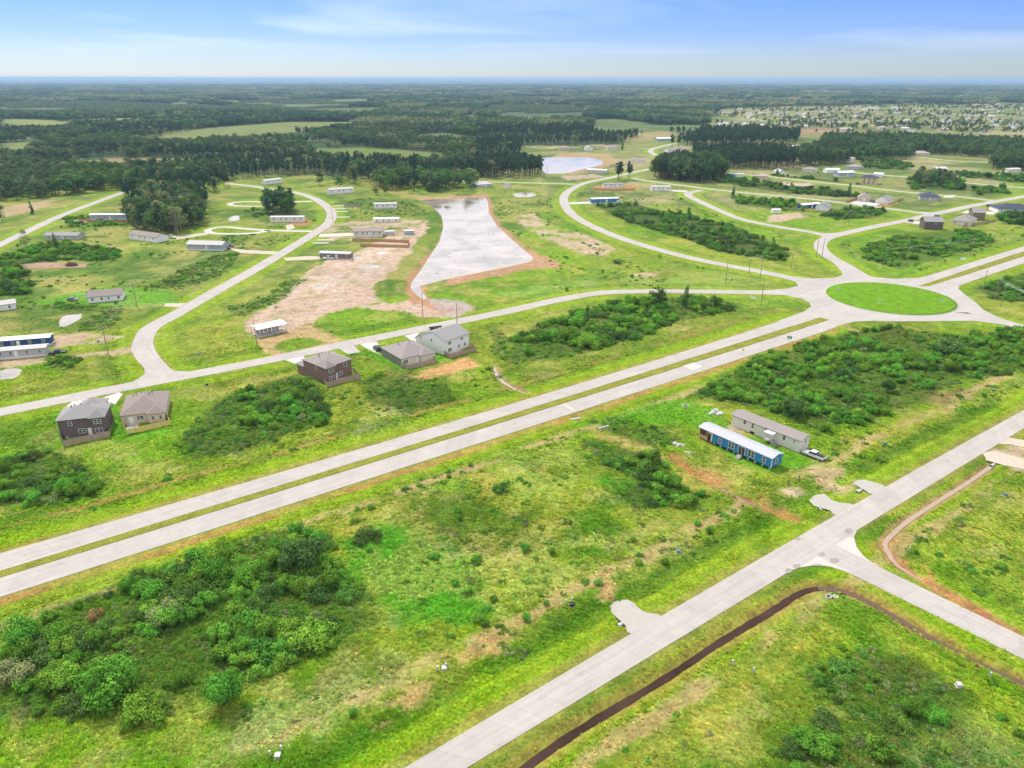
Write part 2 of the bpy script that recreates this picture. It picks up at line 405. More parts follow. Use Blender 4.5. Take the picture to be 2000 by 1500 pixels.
DRIVES = (
    ('driveway_apron', [(1190, 1183), (1205, 1173), (1230, 1172), (1248, 1188), (1262, 1197), (1296, 1205), (1232, 1238), (1222, 1222), (1196, 1198)], M_APRON),
    ('driveway_apron', [(1580, 976), (1590, 968), (1610, 965), (1622, 975), (1640, 982), (1668, 986), (1632, 1006), (1622, 997), (1590, 988)], M_APRON),
    ('driveway_apron', [(1665, 944), (1680, 937), (1700, 940), (1730, 952), (1706, 966), (1690, 958)], M_APRON),
    ('gravel_driveway', [(1918, 884), (1942, 880), (2010, 900), (2010, 920), (1960, 908), (1926, 898)], M_GRAVEL),
    ('gravel_driveway', [(1950, 868), (1968, 854), (2010, 862), (2010, 876), (1975, 868)], M_GRAVEL),
    ('house_driveway', [(128, 795), (150, 778), (170, 778), (178, 790), (150, 800)], M_SLAB),
    ('house_driveway', [(196, 779), (232, 766), (240, 770), (225, 790), (205, 786)], M_SLAB),
    ('house_driveway', [(556, 703), (592, 695), (606, 716), (592, 722), (580, 712)], M_SLAB),
    ('house_driveway', [(702, 672), (735, 667), (748, 684), (738, 692), (720, 683)], M_SLAB),
    ('house_driveway', [(790, 656), (816, 650), (832, 666), (824, 676), (808, 668)], M_SLAB),
    ('gravel_turnout', [(660, 680), (690, 674), (704, 688), (680, 692)], M_CONC),
    ('house_driveway', [(1764, 434), (1772, 430), (1806, 434), (1800, 439)], M_SLAB),
    ('house_driveway', [(1655, 398), (1672, 392), (1720, 398), (1700, 406)], M_SLAB),
    ('house_driveway', [(1840, 386), (1850, 381), (1868, 381), (1862, 386)], M_SLAB),
    ('house_driveway', [(1876, 416), (1890, 411), (1946, 414), (1940, 419)], M_SLAB),
    ('gravel_driveway', [(558, 440), (572, 438), (576, 446), (560, 450)], M_GRAVEL),
    ('gravel_driveway', [(625, 457), (690, 455), (690, 461), (622, 463)], M_CONC2),
    ('gravel_driveway', [(552, 504), (600, 500), (640, 502), (620, 507), (560, 509)], M_GRAVEL),
    ('gravel_driveway', [(1105, 396), (1160, 393), (1160, 398), (1106, 399)], M_CONC2),
    ('gravel_driveway', [(1300, 370), (1340, 372), (1345, 376), (1300, 373)], M_CONC2),
    ('gravel_driveway', [(340, 462), (405, 454), (408, 458), (345, 468)], M_GRAVEL),
    ('gravel_driveway', [(440, 484), (480, 488), (545, 492), (540, 497), (470, 494)], M_GRAVEL),
    ('gravel_driveway', [(320, 593), (365, 592), (350, 600), (322, 599)], M_GRAVEL),
    ('gravel_driveway', [(118, 432), (150, 430), (180, 432), (150, 436)], M_GRAVEL))
JUNC = (('street_junction', [(245, 752), (268, 741), (283, 730), (281, 712), (325, 710), (328, 719), (345, 725), (375, 725.5), (300, 746)], .058), ('north_junction', [(1560, 449), (1596, 456), (1606, 462), (1604, 470), (1618, 466), (1650, 457), (1642, 454), (1610, 456)], .058), ('back_junction', [(1790, 413), (1812, 417), (1806, 424), (1840, 417), (1850, 410), (1820, 415)], .054))

# ------------------------------------------------------------------ pond, ditches, mounds
POND = GP([(816, 389), (880, 386.5), (945, 384), (953, 392), (955, 414), (972, 441), (999, 465), (1020, 483), (1042, 501), (1036, 509), (990, 519), (945, 528), (900, 537), (862, 545), (838, 552), (820, 556), (823, 566), (834, 580), (826, 583), (811, 571), (802, 562), (803, 550), (812, 538), (822, 525), (838, 500), (858, 470), (866, 440), (862, 420), (845, 402)])
POND2 = GP([(1047, 313), (1062, 307), (1100, 306), (1150, 306), (1178, 313), (1176, 321), (1140, 329), (1108, 337), (1067, 339), (1056, 327)])
PUDDLES = [GP(q) for q in (
    [(1000, 379), (1015, 376), (1040, 376), (1050, 380), (1035, 385), (1008, 385)],
    [(445, 427), (455, 421), (466, 421), (468, 430), (450, 432)],
    [(115, 628), (122, 616), (160, 612), (158, 622), (130, 637), (116, 638)],
    [(0, 722), (30, 718), (44, 722), (30, 738), (0, 741)],
    [(690, 521), (720, 516), (745, 518), (738, 523), (705, 525)],
    [(733, 492), (752, 489), (756, 495), (740, 498)],
    [(685, 503), (705, 501), (710, 506), (690, 508)],
    [(612, 558), (634, 555), (632, 560), (615, 561)],
    [(1360, 221), (1400, 220), (1412, 224), (1370, 226)])]
DITCH = catmull(GP([(960, 1537), (1016, 1500), (1125, 1424), (1300, 1319), (1405, 1250), (1510, 1187), (1555, 1158), (1592, 1145), (1645, 1149), (1702, 1172), (1790, 1224), (1895, 1281), (2000, 1331), (2080, 1372)]), .8)
DITCH2 = catmull(GP([(1936, 908), (1890, 940), (1845, 968), (1800, 997), (1770, 1017), (1742, 1042), (1729, 1058), (1737, 1078), (1752, 1099), (1800, 1130), (1870, 1168), (1930, 1200), (2000, 1243)]), 1.5)
GULLY = catmull(GP([(1315, 893), (1345, 915), (1390, 940), (1430, 962), (1480, 985), (1520, 1000), (1552, 1012)]), 1.5)
CREEK = catmull(GP([(965, 715), (972, 733), (985, 745), (1005, 757), (1025, 765)]), 1.5)

# ------------------------------------------------------------------ ground: one sheet to the horizon
def axis_steps(a0, fine_to, fine, growth, end):
    v = [a0]
    while v[-1] < end:
        st = fine if v[-1] < fine_to else max(fine, growth * (v[-1] - fine_to) + fine)
        v.append(v[-1] + st)
    return np.array(v)
ys = axis_steps(35, 215, 0.9, 0.0125, 45000)
xp = axis_steps(0, 125, 0.95, 0.017, 42000)
xs = np.concatenate([-xp[:0:-1], xp])
NX, NY = len(xs), len(ys)
GX, GY = np.meshgrid(xs, ys)
GX, GY = GX.ravel(), GY.ravel()
keep = np.abs(GX) < 0.95 * GY + 70
jj, ii = np.meshgrid(np.arange(NY - 1), np.arange(NX - 1), indexing='ij')
q = np.stack([jj * NX + ii, jj * NX + ii + 1, (jj + 1) * NX + ii + 1, (jj + 1) * NX + ii], -1).reshape(-1, 4)
q = q[keep[q].any(1)]
used = np.unique(q)
remap = np.full(NX * NY, -1); remap[used] = np.arange(len(used))
Q = remap[q]
X, Y = GX[used], GY[used]
N = len(X)
Zg = np.zeros(N)

# --- colour of the land itself
def mixc(idx, a, c):
    COLR[idx] = COLR[idx] * (1 - a[:, None]) + np.asarray(c) * a[:, None]
WXa = (fbm(X, Y, 14, 5) - .5); WXb = (fbm(X, Y, 3.5, 6, 2) - .5)
n60, n18, n6, n2 = fbm(X, Y, 70, 11), fbm(X, Y, 22, 12), fbm(X, Y, 7, 13), fbm(X, Y, 2.2, 14, 2)
C_OLIVE, C_GREEN, C_YEL, C_DEEP, C_LIME = alb(152, 170, 58), alb(126, 172, 38), alb(188, 182, 84), alb(72, 116, 28), alb(146, 184, 32)
C_TAN, C_PINK, C_ORANGE, C_BROWN, C_MUD = alb(202, 178, 122), alb(218, 192, 166), alb(200, 150, 92), alb(124, 96, 62), alb(176, 134, 104)
C_LAWN, C_PALE, C_FOREST = alb(104, 176, 40), alb(176, 190, 120), alb(62, 90, 50)
COLR = np.tile(C_GREEN, (N, 1))
allv = np.arange(N)
mixc(allv, sstep(.42, .62, n60 * .6 + n18 * .4), C_OLIVE)
mixc(allv, sstep(.55, .72, n18 * .6 + n6 * .4) * .75, C_YEL)
mixc(allv, sstep(.54, .68, fbm(X, Y, 16, 31)) * .4, C_DEEP)
mixc(allv, sstep(.60, .72, fbm(X, Y, 9, 35)) * .5, C_LIME)
def near(P, marg):
    return np.nonzero((X > P[:, 0].min() - marg) & (X < P[:, 0].max() + marg) & (Y > P[:, 1].min() - marg) & (Y < P[:, 1].max() + marg))[0]
def paint(px, c, s=1.0, soft=1.5, warp=6.0, patch=None, seed=40, world_pts=None):
    P = GP(px) if world_pts is None else world_pts
    idx = near(P, soft + warp)
    if not len(idx): return
    d = sdf_poly(P, X[idx], Y[idx]) + warp * (1.2 * WXa[idx] + .8 * WXb[idx])
    a = sstep(-soft, soft, d) * s
    if patch: a = a * sstep(patch[1] - .1, patch[1] + .1, fbm(X[idx], Y[idx], patch[0], seed))
    mixc(idx, a, c)
def pline(P, hw, c, s=1.0, soft=0.8, warp=1.0, patch=None, seed=60, off=0.0):
    idx = near(P, hw + soft + warp + abs(off))
    if not len(idx): return
    d = dist_line(P, X[idx], Y[idx]) + warp * (WXa[idx] + WXb[idx]) - off
    a = sstep(hw + soft, hw - soft * .2, np.abs(d)) * s
    if patch: a = a * sstep(patch[1] - .12, patch[1] + .12, fbm(X[idx], Y[idx], patch[0], seed))
    mixc(idx, a, c)

# far country: woods with paler clearings and young plantations
far = np.nonzero(Y > 560)[0]
fx, fy = X[far], Y[far]
ff = fbm(fx, fy * 0.8, 700, 90)
fcol = np.tile(C_FOREST, (len(far), 1))
t1 = sstep(.5, .62, fbm(fx, fy, 260, 91))[:, None]
fcol = fcol * (1 - t1) + alb(74, 92, 60) * t1
t2 = (sstep(.60, .66, ff) * sstep(1500, 2500, fy))[:, None] * .8
fcol = fcol * (1 - t2) + alb(108, 124, 78) * t2
ncl = fbm(fx, fy * .8, 240, 701)
t3 = (sstep(.565, .60, ncl) * sstep(1150, 1300, fy))[:, None] * .9
fcol = fcol * (1 - t3) + (alb(112, 134, 76) * (.6 + .8 * fbm(fx, fy, 50, 702))[:, None]) * t3
wf = sstep(700, 800, fy + 40 * (fbm(fx, fy, 60, 92) - .5) - 0.0 * fx)
mixc(far, wf, np.array([0, 0, 0])); COLR[far] += fcol * wf[:, None]
# open developed land on the right, out to the far settlement
OPEN = [(1385, 262), (1380, 232), (1410, 212), (1550, 207), (1750, 205), (2000, 204), (2300, 206), (2300, 330), (2000, 330), (1900, 420), (1250, 400), (1000, 400), (960, 345), (1010, 300), (1020, 285), (1210, 282), (1260, 262)]
paint(OPEN, alb(150, 158, 92), soft=10, warp=30)
paint(OPEN, alb(196, 182, 138), s=.8, soft=10, warp=30, patch=(60, .56), seed=101)
paint(OPEN, alb(88, 122, 52), s=.8, soft=10, warp=30, patch=(45, .55), seed=103)
paint([(1380, 255), (1400, 245), (1560, 248), (1700, 255), (1690, 266), (1500, 262), (1400, 262)], alb(178, 148, 104), s=.8, soft=8, warp=20)
paint([(1210, 263), (1290, 256), (1330, 260), (1300, 272), (1220, 276)], alb(176, 166, 108), soft=8, warp=10)
for q, c, s in (
    ([(0, 200), (200, 198), (380, 205), (520, 212), (420, 222), (200, 228), (0, 228)], alb(112, 134, 90), .9),
    ([(290, 262), (400, 250), (560, 238), (700, 238), (690, 250), (520, 262), (360, 274), (300, 272)], alb(142, 156, 84), .85),
    ([(0, 232), (110, 234), (140, 244), (60, 246), (0, 240)], alb(150, 164, 88), .9),
    ([(170, 232), (260, 230), (270, 236), (180, 238)], alb(160, 168, 92), .9),
    ([(0, 280), (60, 276), (110, 282), (40, 296), (0, 300)], alb(140, 158, 80), .9),
    ([(150, 316), (220, 308), (380, 310), (440, 306), (430, 316), (300, 322), (200, 332), (170, 330)], alb(166, 156, 104), .95),
    ([(600, 290), (720, 288), (860, 298), (880, 310), (740, 308), (620, 304)], alb(132, 152, 74), .8),
    ([(960, 206), (1120, 206), (1160, 224), (1010, 230), (940, 218)], alb(86, 110, 80), .8),
    ([(1540, 188), (1700, 186), (1700, 190), (1540, 192)], alb(204, 168, 128), .9)):
    paint(q, c, s, soft=10, warp=18)
# the left-hand clearings in front of the woods
LEFTOPEN = [(-400, 400), (0, 392), (130, 384), (200, 372), (240, 372), (290, 400), (250, 470), (400, 470), (400, 385), (470, 352), (520, 344), (620, 342), (700, 362), (800, 376), (900, 372), (960, 350), (1060, 352), (1060, 420), (900, 560), (-400, 700)]
paint(LEFTOPEN, alb(138, 160, 62), soft=6, warp=10)
paint(LEFTOPEN, alb(186, 180, 102), s=.75, soft=6, warp=10, patch=(26, .54), seed=111)
paint(LEFTOPEN, alb(78, 128, 34), s=.8, soft=6, warp=10, patch=(18, .56), seed=113)

# meadow moods near the camera
for q, c, s, pt in (
    ([(640, 1060), (760, 1020), (920, 1080), (950, 1200), (820, 1240), (720, 1180)], alb(88, 172, 44), .85, None),
    ([(1180, 940), (1260, 930), (1360, 960), (1380, 980), (1260, 1000), (1200, 990)], alb(70, 150, 30), .85, None),
    ([(820, 1000), (900, 970), (1050, 1000), (1060, 1070), (960, 1090), (850, 1060)], alb(98, 132, 40), .8, None),
    ([(1110, 1020), (1180, 1000), (1230, 1040), (1140, 1090), (1100, 1070)], alb(78, 138, 34), .75, None),
    ([(940, 1090), (1060, 1080), (1230, 1040), (1330, 1040), (1260, 1140), (1120, 1190), (960, 1230)], alb(186, 200, 98), .7, (5, .42)),
    ([(960, 880), (1110, 850), (1140, 930), (1080, 1000), (980, 980)], alb(178, 198, 92), .65, (5, .42)),
    ([(440, 1420), (700, 1290), (820, 1250), (860, 1290), (640, 1420), (480, 1500), (400, 1500)], alb(184, 190, 122), .6, (4, .45)),
    ([(1330, 1060), (1560, 1000), (1600, 1020), (1400, 1120), (1280, 1170)], alb(172, 178, 74), .7, (6, .42)),
    ([(0, 1180), (200, 1090), (420, 1010), (520, 990), (420, 1060), (220, 1130), (0, 1220)], alb(196, 176, 102), .55, (6, .4)),
    ([(1620, 850), (1800, 810), (2000, 740), (2000, 800), (1820, 890), (1700, 940)], alb(182, 184, 76), .75, (7, .4)),
    ([(1760, 1040), (1880, 970), (2000, 920), (2000, 1210), (1900, 1160), (1780, 1100)], alb(164, 186, 66), .7, (8, .4)),
    ([(1230, 1420), (1400, 1300), (1560, 1220), (1640, 1220), (1560, 1330), (1460, 1420), (1380, 1500), (1200, 1500)], alb(186, 190, 78), .7, (6, .42)),
    ([(1680, 1190), (1800, 1240), (1990, 1350), (2000, 1420), (1880, 1350), (1740, 1260)], alb(170, 186, 60), .7, (6, .42)),
    ([(480, 1330), (640, 1280), (700, 1200), (760, 1260), (600, 1370), (500, 1400)], alb(134, 138, 62), .7, (7, .45)),
    ([(1020, 660), (1200, 640), (1420, 600), (1520, 600), (1360, 680), (1180, 720), (1060, 740), (1000, 700)], alb(120, 148, 48), .6, None),
    ([(700, 740), (780, 715), (850, 735), (890, 790), (800, 810), (735, 790)], alb(56, 92, 24), .85, None),
    ([(660, 830), (760, 800), (860, 820), (830, 850), (700, 870)], alb(176, 190, 132), .6, (5, .42)),
    ([(0, 740), (150, 715), (270, 730), (150, 755), (0, 780)], alb(168, 176, 74), .6, (8, .4)),
    ([(300, 640), (420, 590), (560, 540), (640, 510), (560, 560), (470, 620), (420, 690), (320, 700)], alb(170, 184, 66), .65, (9, .4)),
    ([(960, 580), (1100, 545), (1400, 530), (1540, 555), (1300, 562), (1100, 575)], alb(150, 186, 86), .6, (9, .4)),
    ([(760, 900), (900, 860), (960, 900), (900, 960), (760, 960)], alb(128, 190, 62), .5, (8, .45))):
    paint(q, c, s, soft=2.5, warp=7, patch=pt)

# weed patches, straw and worn spots at several sizes over all the open land
openm = sstep(900, 700, Y)
mixc(allv, sstep(.57, .66, fbm(X, Y, 11, 501, 4)) * .32 * openm, alb(92, 128, 42))
mixc(allv, sstep(.58, .68, fbm(X, Y, 13, 503, 4)) * .38 * openm, alb(196, 190, 104))
mixc(allv, sstep(.64, .72, fbm(X, Y, 7, 505, 4)) * .22 * openm, alb(206, 188, 136))
mixc(allv, sstep(.60, .70, fbm(X, Y, 5, 507, 3)) * .30 * openm, alb(84, 142, 38))
# verges: mown strips along every road
for C, hw in ROADS:
    idx = near(C, 24)
    if not len(idx): continue
    d = dist_line(C, X[idx], Y[idx]) - hw
    w = .8 * WXa[idx] * 4 + WXb[idx] * 1.5
    mixc(idx, sstep(9, 4, d + w) * .72, C_LIME)
    COLR[idx] *= (1 + .10 * np.sin(d * 2.1 + 1.5 * WXa[idx]) * sstep(12, 7, d) * sstep(360, 300, Y[idx]))[:, None]      # mower passes
    mixc(idx, sstep(1.1, .3, d + .6 * WXb[idx]) * .6, alb(168, 158, 84))
    mixc(idx, sstep(3.2, 1.4, np.abs(d - 9 + w)) * .35, alb(86, 138, 30))
bc = (BU + BLb) / 2
pline(bc, .9, alb(176, 168, 78), .8, soft=.6, warp=.6, off=9.6)
pline(BU, 3.0, C_LIME, .55, soft=1.4, warp=2.0, off=5)
pline(BLb, .9, C_ORANGE, .6, soft=.7, warp=1.6, patch=(9, .40), seed=71, off=2.2)
pline(BLb, 1.2, C_TAN, .75, soft=.9, warp=1.8, patch=(12, .36), seed=73, off=9.5)
pline(BU, .7, C_ORANGE, .45, soft=.7, warp=1.6, patch=(11, .46), seed=75, off=10.5)
pline(RL, 1.0, C_TAN, .7, soft=1.5, warp=3, patch=(12, .46), seed=77, off=15)
pline(RL, 1.6, alb(70, 128, 28), .6, soft=1.2, warp=2, patch=(12, .42), seed=79, off=8)

# bare soil
DIRT = [
    ([(470, 640), (500, 612), (545, 590), (575, 555), (610, 525), (640, 508), (690, 495), (740, 470), (800, 445), (832, 432), (836, 445), (812, 480), (786, 510), (752, 540), (728, 560), (722, 578), (760, 590), (700, 600), (640, 612), (600, 632), (560, 650), (500, 660)], C_PINK, 1, None),
    ([(560, 650), (600, 632), (680, 668), (690, 676), (640, 682), (560, 690), (535, 700), (500, 660)], C_TAN * 1.05, 1, None),
    ([(690, 600), (760, 590), (815, 585), (880, 590), (925, 600), (895, 622), (820, 618), (760, 606)], C_PINK, 1, None),
    ([(610, 440), (700, 432), (800, 430), (830, 432), (800, 462), (700, 470), (640, 470)], C_PINK, .85, (10, .42)),
    ([(790, 562), (806, 535), (836, 496), (860, 470), (868, 440), (864, 420), (872, 440), (866, 475), (850, 505), (824, 545), (840, 590), (900, 605), (860, 612), (805, 590)], alb(204, 158, 118), .9, None),
    ([(806, 388), (830, 384), (950, 380), (962, 392), (964, 415), (985, 445), (1010, 468), (1050, 495), (1095, 512), (1085, 520), (1000, 533), (930, 548), (890, 556), (860, 560), (900, 530), (1000, 510), (1030, 500), (960, 440), (940, 386), (830, 392)], alb(206, 160, 128), .85, None),
    ([(1000, 420), (1040, 418), (1080, 440), (1150, 460), (1200, 485), (1180, 500), (1130, 495), (1080, 470), (1030, 450)], C_PINK, .9, (12, .44)),
    ([(1230, 535), (1280, 533), (1270, 542), (1235, 540)], C_PINK, .8, None),
    ([(790, 735), (850, 712), (915, 700), (925, 712), (870, 735), (810, 742)], alb(224, 178, 118), .95, None),
    ([(1310, 893), (1345, 905), (1440, 950), (1520, 985), (1560, 1008), (1545, 1018), (1480, 995), (1400, 955), (1340, 925)], alb(198, 148, 98), .6, (4, .50)),
    ([(1560, 915), (1600, 890), (1625, 905), (1660, 930), (1710, 945), (1660, 965), (1600, 960)], alb(208, 182, 142), .75, (5, .38)),
    ([(1405, 828), (1432, 830), (1470, 860), (1440, 862), (1410, 845)], C_PINK, .85, None),
    ([(1520, 955), (1560, 950), (1575, 965), (1530, 970)], C_PINK, .7, None),
    ([(1150, 1150), (1190, 1130), (1210, 1150), (1180, 1185), (1140, 1180)], alb(208, 170, 118), .8, (3, .38)),
    ([(860, 1290), (930, 1240), (1000, 1235), (980, 1270), (900, 1310)], alb(206, 170, 112), .7, (3, .42)),
    ([(700, 1410), (800, 1350), (840, 1330), (800, 1380), (730, 1420)], alb(204, 176, 116), .7, (3, .42)),
    ([(1130, 820), (1170, 830), (1260, 870), (1330, 900), (1300, 905), (1200, 870), (1140, 840)], alb(206, 178, 112), .7, (5, .4)),
    ([(0, 405), (60, 395), (110, 390), (100, 402), (20, 422), (0, 425)], alb(206, 182, 140), .9, None),
    ([(40, 515), (110, 512), (175, 514), (160, 524), (60, 525)], alb(206, 170, 146), .95, None),
    ([(105, 655), (180, 650), (250, 655), (200, 672), (110, 678)], alb(212, 184, 158), .85, (6, .36)),
    ([(0, 697), (80, 694), (130, 693), (262, 679), (264, 688), (140, 700), (40, 716), (0, 718)], alb(210, 186, 152), .9, None),
    ([(170, 578), (250, 575), (262, 588), (330, 592), (350, 598), (240, 600)], alb(196, 186, 128), .6, None),
    ([(590, 424), (612, 432), (604, 442), (560, 442)], C_ORANGE, .8, None),
    ([(1505, 420), (1560, 415), (1582, 420), (1560, 428), (1500, 434)], C_PINK, .95, None),
    ([(1160, 365), (1240, 362), (1242, 370), (1162, 372)], C_ORANGE, .8, None),
    ([(1660, 388), (1760, 396), (1730, 403), (1650, 398)], C_ORANGE * 1.1, .7, None),
    ([(1525, 356), (1590, 358), (1585, 368), (1528, 366)], C_PINK, .95, None),
    ([(1930, 885), (1975, 870), (2000, 875), (2000, 930), (1960, 905)], C_PINK, .85, None),
    ([(1670, 1085), (1700, 1060), (1745, 1050), (1740, 1075), (1760, 1100), (1730, 1090)], C_ORANGE, .35, (4, .4)),
    ([(1745, 1085), (1800, 1105), (1850, 1130), (1840, 1150), (1780, 1125)], alb(212, 150, 92), .7, (4, .42)),
    ([(1050, 318), (1100, 298), (1190, 300), (1205, 312), (1180, 330), (1120, 342)], alb(196, 170, 124), .85, None),
    ([(1090, 345), (1160, 340), (1190, 346), (1110, 352)], C_PINK, .8, None),
    ([(0, 1400), (30, 1370), (20, 1430)], C_TAN, .4, None),
    ([(1820, 770), (1880, 755), (1890, 770), (1850, 785), (1810, 785)], alb(150, 110, 92), .6, None),
    ([(880, 355), (960, 345), (962, 352), (890, 360)], C_TAN, .4, None),
    ([(700, 345), (800, 380), (880, 386), (850, 392), (790, 386), (720, 362)], alb(190, 174, 100), .7, None),
]
for q, c, s, pt in DIRT: paint(q, c, s, soft=1.0, warp=5, patch=pt)
PLOT = catmull(GP([(536, 676), (560, 664), (600, 660), (628, 664), (634, 671), (600, 680), (565, 687), (545, 684), (536, 676)]), 1.5)[:-1]
paint(None, alb(128, 164, 48), 1, soft=.5, warp=.8, world_pts=PLOT)
for q, c, s_, pt in (([(480, 640), (620, 525), (760, 470), (800, 480), (720, 560), (600, 630)], alb(160, 164, 90), .5, (7, .62)), ([(480, 640), (620, 525), (760, 470), (800, 480), (720, 560), (600, 630)], alb(232, 214, 196), .6, (9, .58)), ([(610, 440), (830, 432), (800, 470), (640, 480)], alb(140, 150, 76), .6, (6, .55))):
    paint(q, c, s_, soft=2, warp=4, patch=pt, seed=171)
